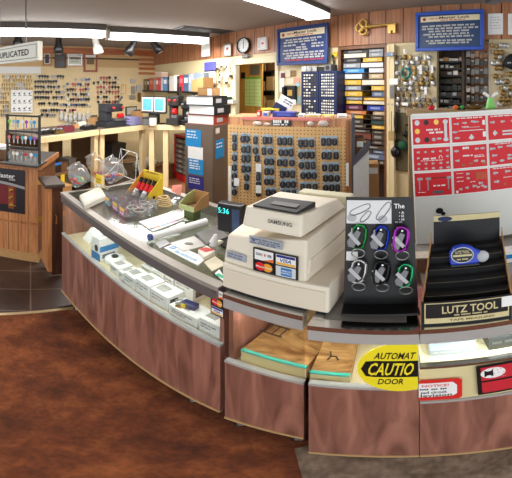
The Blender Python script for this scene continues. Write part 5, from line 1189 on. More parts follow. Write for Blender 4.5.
            art('latch_pictures', lgrey, lambda m: bolts(m, ((-.08, .32), (-.08, .14), (-.3, -.28), (-.12, -.24), (.1, -.2), (.2, -.26), (.32, -.22), (.4, -.28), (.28, -.1)), .018, .014)); art('strip_pictures', dbrass, lambda m: [m.box((.16 + .06 * i) * w, (.19 + .06 * i) * w, y - .001, y, .06 * h, .34 * h) for i in range(5)])
            art('lettering', white, lambda m: words(m, ((-.4, -.2, .36, .004), (-.4, -.2, .2, .004), (-.4, -.2, .04, .004), (-.02, .12, -.02, .004)))); art('ring_picture', white, lambda m: m.prism(ell(.012, .014, 10, -.4 * w, -.38 * h), y - .001, y))
        else:
            art('latch_pictures', lgrey, lambda m: bolts(m, ((-.32, .24), (.04, .26), (-.3, -.12)), .024, .015)); art('small_pictures', dbrass, lambda m: bolts(m, ((-.06, -.26), (.16, -.3)), .012, .012)); art('lettering', white, lambda m: words(m, ((-.4, .3, .42, .005), (-.1, .3, .02, .004))))
# wooden back bar behind the board, with bits on it
BB = Plane(-24, d=1.60)
pL = BB.hit(409, 120)
t = thing('back_bar', 'tan wooden back bar partition behind the red lock sheets', 'partition', (pL.x, pL.y, 0), BB.rz)
MB().box(0, .95, 0, .16, 0, 1.555).done('body', mat('bar_tan', (150, 122, 82), .6, var=.1), t); MB().box(-.01, .96, -.012, .175, 1.5555, 1.578).done('ledge', mat('ledge_tan', (176, 146, 102), .5, var=.1), t)
def onbar(px, off, z=1.5785): p = BB.hit(px, 100, -off); return Vector((p.x, p.y, z))
t = thing('green_tube_toy', 'lime green cone with two white arms on the back bar', 'ornament', onbar(490.5, .07), BB.rz)
MB().lathe([(.026, 0), (.024, .012), (.016, .05), (.013, .056)], 16).done('cone', mat('lime', (140, 226, 120), .35), t, smooth=True)
for s in (-1, 1): MB().tube([(s * .004, 0, .052), (s * .016, 0, .068), (s * .030, 0, .078), (s * .038, 0, .081)], [.006, .0075, .0085, .008], 8).done('arm', white, t, smooth=True)
for i, (px, mm, lb, sx) in enumerate(((431.5, red, 'small red item lying at the left end of the back bar', .02), (456, orange, 'small orange item lying on the back bar', .016), (462, green, 'small green item lying beside the orange one', .012), (474, dbrass, 'low heap of brass bits lying on the back bar', .05))):
    t = thing('small_bit', lb, 'bit', onbar(px, .03), BB.rz)
    MB().blob((0, 0, .012), (sx * 2, .03, .024), 10, jit=.15, seed=i).done('bit', mm, t); MB().blob((sx * .9, -.01, .007), (.016, .016, .014), 8, jit=.1, seed=i).done('end_piece', [white, dark, dark, silver][i], t)
c = PR(499, 6, 2.75)
t = thing('ceiling_conduit', 'short grey metal conduit under the ceiling at upper right', 'conduit', (c.x, c.y, CEIL - .001), math.radians(70))
MB().box(-.2, .2, -.05, .05, -.09, -.001).done('channel', grey, t, bevel=.006); MB().box(-.2, .2, -.055, -.0505, -.04, -.001).done('flange', lgrey, t)
# ================================================================== GOODS IN AND ON THE LEFT SHOWCASE
ZT = .9455
rzA = fA[1]
def quadbox(name, pn, pix, z0, z1, m, parent=None, label=None, cat=None, bevel=0.):
    """a low box whose top outline is seen at four pixel corners at height z1"""
    P = [PZ(x, y, z1) for x, y in pix]
    c = sum(P, Vector()) / 4
    q = [(p.x - c.x, p.y - c.y) for p in P]
    ar = sum(q[i][0] * q[(i + 1) % 4][1] - q[(i + 1) % 4][0] * q[i][1] for i in range(4))
    if ar < 0: q = q[::-1]
    t = thing(name, label, cat, (c.x, c.y, z0), 0)
    MB().slab(q, 0, z1 - z0).done(pn, m, t, bevel=bevel)
    return t, c, q
# ---- inside
DZ = .6095
def deckbox(px0, px1, off, ytop, d, m, name, label, cat, art=None, pl=pA, zd=DZ, bev=.002):
    L, R = pl.hit(px0, 300, -off), pl.hit(px1, 300, -off); w = (R - L).to_2d().length
    h = pl.hit((px0 + px1) / 2, ytop, -off).z - zd; c = (L + R) / 2
    t = thing(name, label, cat, (c.x, c.y, zd), pl.rz)
    MB().box(-w / 2, w / 2, 0, d, 0, h).done('carton', m, t, bevel=bev)
    if art: art(t, w, d, h)
    return t, w, d, h
boxw = mat('box_white', (240, 239, 235), .5, var=.03)
def whiteart(k):
    def f(t, w, d, h):
        m = MB(); m.words(-w * .4, w * .35, h * .7, .007, -.001, 0, k).words(-w * .4, w * .1, h * .5, .006, -.001, 0, k + 1); m.done('front_print', grey, t)
        MB().box(-w * .42, w * .1, d * .2, d * .75, h + .0003, h + .0012).done('top_label', mat('label_grey', (168, 168, 162), .6, var=.4, scale=90), t)
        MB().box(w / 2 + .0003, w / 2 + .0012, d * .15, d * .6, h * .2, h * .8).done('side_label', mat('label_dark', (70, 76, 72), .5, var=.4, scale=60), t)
    return f
fr_ = [(118.8, 123, .03, 272, 'narrow white box with a printed face, next to the printed pair'), (110, 118.2, .04, 266, 'small white box with purple print, below the round white device'), (123.8, 134.6, .03, 275.5, 'white box third along the front row of the left showcase'), (135.6, 149, .03, 282, 'white box fourth along the front row of the left showcase'), (150.5, 167.5, .035, 293, 'white box fifth along the front row, left of the blue padlock'), (169, 197, .03, 312, 'wide white box carrying the blue padlock in the left showcase'), (199, 219.5, .03, 322, 'large white box behind the payment card sticker')]
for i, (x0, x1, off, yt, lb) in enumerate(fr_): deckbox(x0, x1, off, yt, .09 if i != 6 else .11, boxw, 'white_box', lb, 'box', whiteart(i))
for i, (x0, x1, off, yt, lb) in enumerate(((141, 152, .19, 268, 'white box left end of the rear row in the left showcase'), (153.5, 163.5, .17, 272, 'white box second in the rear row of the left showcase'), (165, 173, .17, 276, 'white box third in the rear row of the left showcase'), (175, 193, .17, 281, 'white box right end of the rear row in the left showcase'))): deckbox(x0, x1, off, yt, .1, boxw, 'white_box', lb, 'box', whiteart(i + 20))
def bandart(t, w, d, h):
    MB().box(-w / 2 - .001, w / 2 + .001, -.0012, -.0003, h * .42, h * .66).done('blue_band', mat('band_blue', (24, 130, 196), .4), t)
    MB().box(w / 2 + .0003, w / 2 + .0012, 0, d, h * .42, h * .66).done('blue_band', mat('band_blue', (24, 130, 196), .4), t)
    MB().prism(ell(w * .2, h * .34, 14, -w * .32, h * .36), -.0016, -.0013).done('camera_picture', black, t)
    MB().box(-w * .1, w * .44, -.0012, -.0003, h * .12, h * .3).done('print', lgrey, t)
Q0, Q1, Q2 = PZ(98, 262.5, DZ), PZ(117.5, 256.5, DZ), PZ(88.5, 247.5, DZ)
bw, bd = (Q1 - Q0).length * .95, .085
brz = math.atan2((Q1 - Q0).y, (Q1 - Q0).x)
bh_ = PR(98, 240, Q0.to_2d().length).z - DZ
t = thing('camera_box', 'white box with a bright blue band in the left showcase', 'box', Q0 + pA.n * .012, brz)
MB().box(0, bw, 0, bd, 0, bh_).done('carton', boxw, t, bevel=.002)
MB().box(.0, bw + .0012, -.0014, -.0003, bh_ * .42, bh_ * .66).box(-.0014, -.0003, 0, bd, 0, bh_ * .34).done('blue_band', mat('band_blue', (24, 130, 196), .4), t)
MB().box(bw * .12, bw * .8, -.0012, -.0003, bh_ * .12, bh_ * .3).done('print', grey, t)
MB().prism(ell(bd * .4, bh_ * .3, 14, 0, 0), -.0012, 0).done('camera_picture', black, t, (-.0016, bd * .4, bh_ * .55), -PI / 2)
h = bh_
t2 = thing('camera_box', 'white box tipped on top of the blue banded box', 'box', (t.location.x, t.location.y, DZ + h + .0006), brz + .1)
MB().hexa([(.0, .01, 0), (.085, .01, 0), (.085, .075, 0), (.0, .075, 0)], [(.012, .022, .05), (.07, .022, .07), (.07, .075, .07), (.012, .075, .05)]).done('carton', boxw, t2); MB().prism(ell(.03, .02, 12, .045, .02), .004, .0095).done('picture', dark, t2)
p = pA.hit(115, 264, -.12)
t = thing('round_device', 'round white ceiling device lying in front of the banded box', 'device', (p.x, p.y, DZ), rzA)
MB().lathe([(.058, 0), (.06, .012), (.058, .03), (.045, .038)], 24).done('base', white, t, smooth=False); MB().lathe([(.02, .0385), (.02, .046), (.014, .05)], 14).done('knob', dark, t)
p = pA.hit(123, 268, -.11)
t = thing('cable_coil', 'tangle of black cable on the white boxes', 'cable', (p.x, p.y, DZ + .0), rzA)
q = random.Random(2); MB().tube([(q.uniform(-.035, .035), q.uniform(-.03, .03), .004 + .035 * q.random()) for k in range(14)], .003, 6).done('cable', black, t); MB().cyl((-.03, 0, .006), (-.05, .01, .006), .006, 8).done('plug', grey, t)
p = pA.hit(86, 243, -.1)
t = thing('white_leaflets', 'white leaflets standing left of the blue banded box', 'leaflets', (p.x, p.y, DZ), rzA)
for k in range(3): MB().hexa([(-.06 + .01 * k, .02 * k, 0), (.05 + .01 * k, .02 * k, 0), (.05 + .01 * k, .02 * k + .003, 0), (-.06 + .01 * k, .02 * k + .003, 0)], [(-.03 + .02 * k, .05 + .02 * k, .09), (.06 + .01 * k, .05 + .02 * k, .1), (.06 + .01 * k, .053 + .02 * k, .1), (-.03 + .02 * k, .053 + .02 * k, .09)]).done('sheet', white, t)
p = pA.hit(80, 230, -.2)
t = thing('beige_machine', 'beige boxy device at the far left of the showcase', 'device', (p.x, p.y, DZ), rzA)
MB().box(-.09, .07, 0, .16, 0, .16).done('case', beige, t, bevel=.008); MB().box(-.05, .09, .0, .12, .1605, .2).done('black_lid', black, t, bevel=.008); MB().box(-.08, -.02, -.003, -.0003, .06, .12).done('panel', lgrey, t)
t, w, d, h = deckbox(129, 152, .3, 249, .06, black, 'black_carton', 'long black carton printed with white ovals at the showcase rear', 'box', lambda t, w, d, h: [MB().prism(ell(w * .11, h * .6, 12, -w * .24 + k * w * .19, h * .5), -.0015, -.0004).done('oval_picture', lgrey, t) for k in range(4)])
# padlock on the wide white box
L, R = pA.hit(188, 300, -.07), 0
bh = pA.hit(183, 312, -.03).z
t = thing('padlock', 'blue bodied padlock with brass keys lying on a white box', 'padlock', (L.x, L.y, bh + .0005), rzA + .2)
MB().box(-.028, .042, -.016, .022, 0, .03).done('body', mat('lock_blue', (34, 46, 92), .35), t, bevel=.006)
MB().tube([(-.029, -.012, .015), (-.05, -.012, .015), (-.06, .003, .015), (-.05, .018, .015), (-.029, .018, .015)], .005, 8).done('shackle', silver, t, smooth=True)
for k in range(2):
    m = MB(); m.X = Matrix.Translation((-.035 + .012 * k, -.026, .006)); m.prism(ell(.02, .02, 10, 0, -.004), -.0015, .0015); m.prism([(-.004, -.012), (-.004, -.04), (0, -.044), (.004, -.04), (.004, -.012)], -.0012, .0012); m.done('key', brass, t)
MB().box(-.02, .0, -.022, -.0165, .008, .026).done('yellow_tag', yellow, t)
# payment sticker on the glass
def cardlogo(t, x, z, w, h, kind, y):
    """a payment card mark as printed: the symbol sits on its own little card"""
    if kind == 'disc':
        MB().box(x - w / 2, x + w / 2, y - .0006, y, z - h / 2, z + h / 2).done('white_field', white, t)
        MB().prism([(x + w / 2, z - h / 2), (x + w / 2, z - h * .16), (x - w * .1, z - h / 2)], y - .0012, y - .0007).done('orange_corner', orange, t)
        MB().text('DISC', x - w * .24, y - .0012, z + h * .08, w * .36, h * .26).text('VER', x + w * .3, y - .0012, z + h * .08, w * .26, h * .26).done('lettering', black, t)
        MB().prism(ell(w * .1, h * .28, 12, x + .06 * w, z + h * .08), y - .0012, y - .0007).done('orange_dot', orange, t)
    if kind == 'mc':
        MB().box(x - w / 2, x + w / 2, y - .0006, y, z - h / 2, z + h / 2).done('navy_field', mat('mc_navy', (16, 18, 46), .4), t)
        MB().prism(ell(w * .52, h * .84, 24, x - w * .2, z), y - .0012, y - .0007).done('red_disc', mat('mc_red', (226, 38, 34), .4), t)
        MB().prism(ell(w * .52, h * .84, 24, x + w * .2, z), y - .0011, y - .0007).done('yellow_disc', mat('mc_yellow', (244, 164, 40), .4), t)
        MB().text('MasterCard', x, y - .0016, z, w * .8, h * .2).done('lettering', white, t)
    if kind == 'visa':
        MB().box(x - w / 2, x + w / 2, y - .0006, y, z - h / 2, z + h / 2).done('white_field', white, t)
        MB().box(x - w * .47, x + w * .47, y - .0012, y - .0007, z + h * .22, z + h * .46).done('blue_bar', mat('visa_blue', (30, 44, 140), .4), t)
        MB().box(x - w * .47, x + w * .47, y - .0012, y - .0007, z - h * .46, z - h * .26).done('gold_bar', mat('visa_gold', (240, 180, 50), .4), t)
        MB().text('VISA', x, y - .0012, z - h * .02, w * .62, h * .36, shear=.08).done('lettering', mat('visa_blue', (30, 44, 140), .4), t)
    if kind == 'amex':
        MB().box(x - w / 2, x + w / 2, y - .0006, y, z - h / 2, z + h / 2).done('white_field', mat('field_pale', (216, 224, 224), .4), t)
        MB().box(x - w * .24, x + w * .3, y - .0012, y - .0007, z - h * .4, z + h * .4).done('blue_square', mat('amex_blue', (30, 120, 200), .4), t)
        MB().text('AMERICAN', x + w * .03, y - .0016, z + h * .12, w * .46, h * .16).text('EXPRESS', x + w * .03, y - .0016, z - h * .12, w * .46, h * .16).done('lettering', white, t)
c, w, h = pA.rect(211, 288, 224, 316, .006)
t = thing('payment_sticker', 'black payment card sticker on the glass of the left showcase', 'sticker', c, rzA)
MB().box(-w / 2, w / 2, -.001, 0, -h / 2, h / 2).done('backing', black, t)
cardlogo(t, 0, h * .31, w * .86, h * .26, 'disc', -.0011); cardlogo(t, 0, h * -.01, w * .86, h * .28, 'mc', -.0011); cardlogo(t, 0, -h * .32, w * .86, h * .26, 'visa', -.0011)
# ---- on top: jars, racks and boxes
def jar(px, py, R, H, lean, az, m, label, items, seed, lbl=None, z=ZT):
    p = PZ(px, py, z)
    t = thing('plastic_jar', label, 'jar', p, az)
    lift = R * math.sin(lean) + .003
    X = Matrix.Translation((0, 0, lift)) @ Matrix.Rotation(lean, 4, 'X')
    m_ = MB(); m_.X = X
    m_.lathe([(R * .05, 0), (R * .9, .004), (R, .02), (R, H * .62), (R * .9, H * .8), (R * .72, H * .86), (R * .72, H)], 28, cap=False); m_.done('body', m, t, smooth=True)
    m_ = MB(); m_.X = X
    m_.tube([(R * .74 * math.cos(2 * PI * k / 24), R * .74 * math.sin(2 * PI * k / 24), H) for k in range(24)], .0022, 6, closed=True); m_.done('rim', mat('rim_clear', (186, 180, 168), .25), t, smooth=True)
    if lbl:
        m_ = MB(); m_.X = X; q = []
        for k in range(7): a = -PI * .5 + (-.5 + k / 6) * .9; q.append(((R + .0015) * math.cos(a), (R + .0015) * math.sin(a)))
        for j, (mm, z0, z1) in enumerate(lbl):
            k_ = MB(); k_.X = X; k_.slab(q + [(x * 1.012, y * 1.012) for x, y in q[::-1]], z0 * H, z1 * H); k_.done(['label', 'label_band'][j % 2], mm, t)
    q = random.Random(seed)
    down = X.to_3x3() @ Vector((0, 0, 1))
    for k, (mm, cn) in enumerate(items):
        for _ in range(40):
            a = q.uniform(0, 2 * PI); rr_ = R * .62 * math.sqrt(q.random()); lp = X @ Vector((rr_ * math.cos(a), rr_ * math.sin(a) - (R * .1), q.uniform(.025, H * .5)))
            if lp.z < lift + R * .55: break
        W3 = Matrix.Translation(p) @ Matrix.Rotation(az, 4, 'Z') @ lp
        yield_ = thing('key_ring', f'{cn} plastic key ring inside the {label.split(" jar")[0].split("clear ")[-1]} jar', 'key ring', W3, q.uniform(0, 3), f'{cn} key rings in the {label.split(" jar")[0].split("clear ")[-1]} jar')
        b = MB(); b.X = Matrix.Rotation(q.uniform(-.6, .6), 4, 'X'); b.tube([(-.03, 0, 0), (-.012, .006, .004), (.01, -.004, 0), (.03, .003, .002)], [.006, .009, .009, .006], 7); b.done('tag', mm, yield_, smooth=True)
        MB().tube([(.036 + .008 * math.cos(2 * PI * j / 8), .003, .002 + .008 * math.sin(2 * PI * j / 8)) for j in range(8)], .0015, 5, closed=True).done('ring', silver, yield_)
    return t
aq = mat('label_aqua', (60, 170, 190), .4); ylw = mat('label_yellow', (246, 196, 70), .4); mag = mat('label_magenta', (200, 70, 150), .4)
G = (green, 'green'); Rr = (red, 'red'); Y = (yellow, 'yellow'); Bq = (blue, 'blue'); Pp = (purple, 'violet')
jar(84, 190, .072, .16, math.radians(34), rzA - 1.0, clear, 'leftmost clear jar of green and red key rings on the showcase', [G, G, G, G, Rr, Rr, Rr, G, Y], 3, [(ylw, .3, .42), (aq, .1, .3)])
jar(102, 180, .065, .19, math.radians(32), rzA - .9, ambr, 'rear yellowed jar in the wire rack on the left showcase', [Rr, Pp, Rr, Pp], 5)
jar(119, 186, .08, .19, math.radians(32), rzA - .9, clear, 'biggest clear jar of mixed key rings in the wire rack', [Rr, Bq, Y, Pp, Bq, Rr, Pp, Y, Rr, Bq, Pp], 6, [(ylw, .34, .46), (aq, .12, .34)])
wire = mat('white_wire', (228, 226, 220), .35, var=.02)
pc_ = PZ(113, 183, ZT)
t = thing('wire_rack', 'white wire rack holding the tilted jars', 'rack', pc_, rzA)
MB().tube([(-.13, -.12, .02), (-.13, .11, .05), (-.12, .14, .24), (.11, .14, .24), (.14, .11, .05), (.14, -.12, .02)], .0026, 6, closed=True).done('side_frame', wire, t)
MB().tube([(-.12, .14, .24), (-.12, .17, .004), (.12, .17, .004), (.11, .14, .24)], .0026, 6).done('back_leg', wire, t)
MB().tube([(-.13, -.12, .02), (-.13, -.12, .004), (.14, -.12, .004), (.14, -.12, .02)], .0026, 6).done('front_foot', wire, t)
MB().tube([(-.0, .14, .24), (0, -.12, .02)], .0022, 6).done('divider', wire, t)
# white tray with a yellow card
t, c, q_ = quadbox('white_tray', 'tray', [(79.5, 195), (100, 186.5), (106, 196), (85, 205)], ZT, ZT + .03, mat('tray_white', (214, 208, 196), .5, var=.04), None, 'white box lid in front of the leftmost jar, with a yellow card', 'tray', .002)
for k in range(3): pass
m = MB(); m.slab([(x * .86, y * .86) for x, y in q_], .0305, .036); m.done('packet', mat('packet_cream', (226, 216, 196), .5), t)
pk_ = PZ(99, 187.5, ZT + .03) - t.location
yc = MB().box(-.035, .035, -.002, .002, .0, .095).done('yellow_card', yellow, t, (pk_.x, pk_.y, .031), rzA + .1)
MB().words(-.026, .026, .06, .01, -.0022, 0, 1).words(-.026, .02, .04, .008, -.0022, 0, 2).done('lettering', mat('card_brown', (150, 110, 20), .5), yc)
MB().box(-.03, .03, -.003, -.0022, .004, .026).done('white_strip', white, yc)
# three clear tubs with coloured labels
for i, (px, py, lb) in enumerate(((107, 205, 'leftmost clear tub with an aqua and yellow label on the glass'), (115, 210.5, 'middle clear tub with a pink and yellow label on the glass'), (122, 216, 'rightmost clear tub with a magenta and aqua label on the glass'))):
    p = PZ(px, py, ZT)
    t = thing('clear_tub', lb, 'tub', p, rzA - .1)
    w, d, h = .062, .2, .075
    MB().box(-w / 2, w / 2, 0, .002, .0, h * .7).box(-w / 2, w / 2, d - .002, d, 0, h).box(-w / 2, -w / 2 + .002, .002, d - .002, 0, h).box(w / 2 - .002, w / 2, .002, d - .002, 0, h).box(-w / 2, w / 2, .002, d - .002, 0, .002).done('body', clear, t)
    MB().box(-w * .46, w * .46, -.0015, -.0003, h * .42, h * .68).done('label_top', ylw, t); MB().box(-w * .46, w * .46, -.0015, -.0003, .006, h * .418).done('label', [aq, mat('label_pink', (206, 110, 170), .4), mag][i], t)
    MB().words(-w * .4, w * .4, h * .25, .009, -.0016, 0, i).done('lettering', white, t)
    for k in range(5):
        b = MB(); qq = random.Random(i * 9 + k); y0 = .03 + k * .033
        b.tube([(-.018, y0, .012), (0, y0 + qq.uniform(-.01, .01), .026 + .02 * qq.random()), (.018, y0 + .006, .014)], .007, 6); cc = [purple, lgrey, Rr[0], offw, pink][(k + i) % 5]
        o = b.done('key_tag', cc, None, p, rzA - .1, smooth=True); tag(o, f'{["violet", "pale grey", "red", "ivory", "pink"][(k + i) % 5]} key tag lying in the {["leftmost", "middle", "rightmost"][i]} clear tub', 'key tag', 'key tags in the clear tubs')
# yellow counter display of red tools
p = PZ(135, 203.5, ZT)
t = thing('yellow_display', 'yellow cardboard counter display holding red and black tools', 'display', p, rzA + .12)
wd, dd_ = .185, .15
MB().side([(0, 0), (dd_, 0), (dd_, .17), (dd_ - .01, .175), (0, .05)], wd / 2 - .003, wd / 2).done('side_panel', yellow, t); MB().side([(0, 0), (dd_, 0), (dd_, .17), (dd_ - .01, .175), (0, .05)], -wd / 2, -wd / 2 + .003).done('side_panel', mat('side_orange', (226, 160, 60), .5), t)
MB().box(-wd / 2 + .0031, wd / 2 - .0031, dd_ - .003, dd_, 0, .19).done('back_panel', yellow, t); MB().box(-wd / 2 + .0031, wd / 2 - .0031, 0, .003, 0, .05).done('front_panel', mat('display_black', (50, 46, 30), .5, var=.6, scale=60), t)
MB().words(-.06, .06, .178, .012, dd_ - .0032, 0, 3).done('lettering', mat('card_brown', (150, 110, 20), .5), t)
MB().prism(ell(.02, .02, 12, 0, 0), -.001, 0).done('side_mark', black, t, (wd / 2 + .0012, .07, .05), PI / 2)
for k in range(4):
    W3 = Matrix.Translation(p) @ Matrix.Rotation(rzA + .12, 4, 'Z') @ Vector((-.06 + .04 * k, .03, .012))
    o = thing('hand_tool', f'red and black tool standing in the yellow display, {ORD[k + 1]} from left', 'tool', W3, rzA + .12, 'tools in the yellow display')
    X = Matrix.Rotation(math.radians(-32), 4, 'X')
    b = MB(); b.X = X; b.tube([(0, 0, 0), (0, 0, .07)], [.014, .016], 10); b.done('white_sleeve', [white, dark][k % 2], o)
    b = MB(); b.X = X; b.tube([(0, 0, .0701), (0, 0, .12)], [.016, .014], 10); b.done('red_grip', red, o)
    b = MB(); b.X = X; b.tube([(0, 0, .1201), (0, 0, .155)], [.011, .013], 10); b.done('black_cap', black, o)
# clear cups and jars in front of it
for i, (px, py, R, H) in enumerate(((132.5, 217, .030, .06), (139.5, 218, .032, .05), (147, 215, .032, .055), (153, 209.5, .030, .05), (144, 210, .028, .05))):
    p = PZ(px, py, ZT)
    t = thing('clear_cup', f'clear plastic cup on the glass before the yellow display, {["leftmost", "front middle", "right of centre", "rightmost", "rear one"][i]}', 'cup', p, i)
    MB().lathe([(R * .1, .001), (R * .85, .001), (R, H * .5), (R * .96, H)], 18, cap=False).done('body', clear, t, smooth=True); MB().tube([(R * math.cos(2 * PI * k / 16), R * math.sin(2 * PI * k / 16), H) for k in range(16)], .003, 6, closed=True).done('rim', mat('rim_clear', (214, 206, 190), .25), t, smooth=True)
    m = MB(); qq = random.Random(i)
    for k in range(9): x, y = qq.uniform(-R, R) * .5, qq.uniform(-R, R) * .5; m.cyl((x - .01, y, .006 + .003 * k), (x + .01, y + .006, .008 + .003 * k), .003, 5)
    o = m.done('small_screws', [silver, dbrass][i % 2], t); o['kind'] = 'stuff'
p = PZ(163, 205, ZT)
t = thing('twine_coil', 'coil of tan cord on the showcase beside the green box', 'cord', p, 0)
for k in range(5): MB().tube([((.055 - .006 * k) * math.cos(2 * PI * j / 18), (.045 - .005 * k) * math.sin(2 * PI * j / 18), .008 + .011 * k + .004 * math.sin(4 * PI * j / 18)) for j in range(18)], .007, 6, closed=True).done('turn', mat('twine', (200, 172, 124), .8, var=.25, scale=80), t, smooth=True)
# open carton with a green rim standing on a dark green box
p = PZ(189, 220, ZT)
t = thing('green_box', 'dark green box under the open kraft carton', 'box', p, rzA + .12)
MB().box(-.035, .03, 0, .06, 0, .05).done('box', mat('box_olive', (84, 96, 44), .6), t); MB().box(-.036, .031, -.001, .061, .0505, .056).done('lid', mat('box_olive2', (104, 116, 60), .6), t)
p2 = p + pA.n * .0
t = thing('open_carton', 'open kraft carton with a pale green outside on the green box', 'carton', (p2.x - .01, p2.y + .01, ZT + .057), rzA + .12)
lg = mat('carton_green', (186, 196, 130), .6)
cw, cdp, ch = .105, .12, .05
MB().box(-cw / 2, cw / 2, -.01, -.007, 0, .03).done('front_wall', lg, t)
MB().side([(-.007, 0), (cdp, 0), (cdp, .085), (.05, .07), (-.007, .03)], cw / 2 - .003, cw / 2).done('side_wall', card, t); MB().side([(-.007, 0), (cdp, 0), (cdp, .085), (.05, .07), (-.007, .03)], -cw / 2, -cw / 2 + .003).done('side_wall', lg, t)
MB().box(-cw / 2 + .0031, cw / 2 - .0031, cdp - .003, cdp, 0, .085).done('back_wall', card, t); MB().box(-cw / 2 + .0031, cw / 2 - .0031, -.0069, cdp - .0031, 0, .003).done('bottom', dcard, t)
p = PZ(176, 199, ZT)
t = thing('pink_card', 'pink price card sticking up beside the open kraft carton', 'card', p, rzA + .3)
MB().hexa([(-.035, 0, .05), (.035, 0, .03), (.035, .002, .03), (-.035, .002, .05)], [(-.04, .02, .085), (.03, .025, .1), (.03, .027, .1), (-.04, .022, .085)]).done('card', pink, t); MB().tube([(0, .004, .04), (0, .01, .0)], .003, 6).box(-.02, .02, -.01, .03, -.0, .004).done('clip_stand', silver, t)
p = PZ(173, 205, ZT)
t = thing('tissue', 'crumpled white tissue by the open kraft carton', 'tissue', p, 0); MB().blob((0, 0, .018), (.05, .045, .036), 12, jit=.35, seed=4).done('tissue', white, t)
# envelope, roll, papers
t, c, q_ = quadbox('envelope', 'envelope', [(139, 221.5), (171.5, 211.5), (187.5, 218), (153, 231)], ZT, ZT + .006, white, None, 'long white envelope lying across the left showcase top', 'envelope')
P = [PZ(x, y, ZT + .006) - c for x, y in ((166, 226.5), (172, 224), (187, 218), (184, 216.5))]
t3 = thing('colour_strip', 'multicoloured strip lying on the edge of the white envelope', 'strip', (c.x, c.y, ZT + .0062), 0)
q = random.Random(3); a, b = PZ(151, 229.5, ZT + .006) - c, PZ(186, 218, ZT + .006) - c
for k in range(7):
    u0, u1 = a.lerp(b, k / 7), a.lerp(b, (k + .9) / 7); n = Vector((-(b - a).y, (b - a).x, 0)).normalized() * .012
    MB().slab([(u0.x, u0.y), (u1.x, u1.y), (u1.x + n.x, u1.y + n.y), (u0.x + n.x, u0.y + n.y)], 0, .0008).done('swatch', [navy, orange, sky, grey, mag, dark, dbrass][k], t3)
a, b = PZ(149, 240.5, ZT), PZ(206, 224.5, ZT); a.z = b.z = 0
t = thing('paper_roll', 'long white paper roll lying behind the card on the showcase', 'roll', (a.x, a.y, ZT), math.atan2((b - a).y, (b - a).x))
MB().cyl((.012, 0, .019), ((b - a).length, 0, .019), .0185, 14).done('roll', white, t); MB().cyl((0, 0, .019), (.0115, 0, .019), .0187, 14).done('dark_end', mat('end_blue', (60, 76, 140), .4), t)
t, c, q_ = quadbox('grey_case', 'lid', [(196, 233), (217, 225), (229, 236), (207, 243.5)], ZT, ZT + .02, mat('case_grey', (122, 120, 118), .35, .3), None, 'flat grey case lying behind the register on the showcase', 'case', .003)
MB().slab([(x * 1.02, y * 1.02) for x, y in q_], .004, .006).done('seam', dark, t)
t, c, q_ = quadbox('metal_plate', 'plate', [(170, 243), (194, 236), (208, 245), (183, 251)], ZT, ZT + .006, mat('plate_grey', (188, 184, 178), .3, .3), None, 'pale metal plate with a dark oval on the showcase', 'plate')
MB().slab([(.02 * math.cos(2 * PI * k / 14), .012 * math.sin(2 * PI * k / 14)) for k in range(14)], .0062, .008).done('dark_oval', mat('oval_grey', (110, 106, 102), .4), t)
def flat(pix, z, th, m, name, label, cat): return quadbox(name, 'sheet', pix, z, z + th, m, None, label, cat)
t, c, q_ = flat([(164, 247.5), (174.5, 243.5), (206.5, 258), (198, 265)], ZT, .004, white, 'social_card', 'white card with blue lettering lying at the showcase front edge', 'card')
a, b = PZ(166, 248, ZT + .004), PZ(199, 263, ZT + .004); ang = math.atan2((b - a).y, (b - a).x)
fb = mat('fb_blue', (110, 168, 210), .4)
m = MB(); m.X = Matrix.Rotation(ang, 4, 'Z') @ Matrix.Rotation(-PI / 2, 4, 'X'); m.text('facebook', .022, -.0048, -.012, .13, .024).text('Find us on', -.0, -.0048, .014, .07, .010); o = m.done('lettering', fb, t)
m = MB(); m.X = Matrix.Rotation(ang, 4, 'Z'); m.slab(rr(.026, .026, .005, 3, -.075, .0), .0041, .0047); mk = m.done('blue_mark', mat('fb_mark', (80, 150, 205), .4), t)
m = MB(); m.X = Matrix.Rotation(ang, 4, 'Z') @ Matrix.Rotation(-PI / 2, 4, 'X'); m.text('f', -.074, -.0050, -.001, .009, .018); m.done('mark_letter', white, mk)
t, c, q_ = quadbox('small_carton', 'body', [(198, 250), (207, 245.5), (215, 251), (204, 257)], ZT, ZT + .022, mat('carton_pale', (226, 220, 206), .5), None, 'small pale carton with a red stripe beside the blue lettered card', 'carton')
a, b = q_[0], q_[1]
MB().slab([(x * 1.01, y * .42 + .012) for x, y in q_], .0222, .0232).done('red_stripe', mat('stripe_red', (206, 66, 60), .4), t)
flat([(204, 262), (215, 256), (226, 264), (212, 271)], ZT, .003, mat('slip_cream', (232, 222, 196), .6), 'paper_sheet', 'cream paper lying between the red striped carton and register', 'paper')
t, c, q_ = flat([(213.5, 273), (219, 268), (226.5, 279), (224.5, 283)], ZT + .0, .005, dark, 'green_ticket', 'green and white ticket in a dark sleeve beside the register', 'ticket')
MB().slab([(x * .82, y * .82) for x, y in q_], .0051, .0056).done('white_field', white, t); MB().slab([(x * .8 + .002, y * .4 - .006) for x, y in q_], .0057, .0062).done('green_field', mat('ticket_green', (40, 180, 130), .4), t)
p = PZ(213, 245, ZT)
t = thing('paper_cone', 'crumpled white paper cone standing beside the register', 'paper', p, .3); MB().tube([(0, 0, .001), (.004, 0, .025), (.012, .004, .055)], [.026, .017, .007], 9).done('cone', white, t); MB().blob((.03, 0, .012), (.03, .03, .024), 8, jit=.25, seed=2).done('scrap', offw, t)
flat([(155, 243), (165, 239), (170, 243), (160, 248)], ZT, .004, lgrey, 'grey_slip', 'grey slip lying under the end of the paper roll', 'slip')

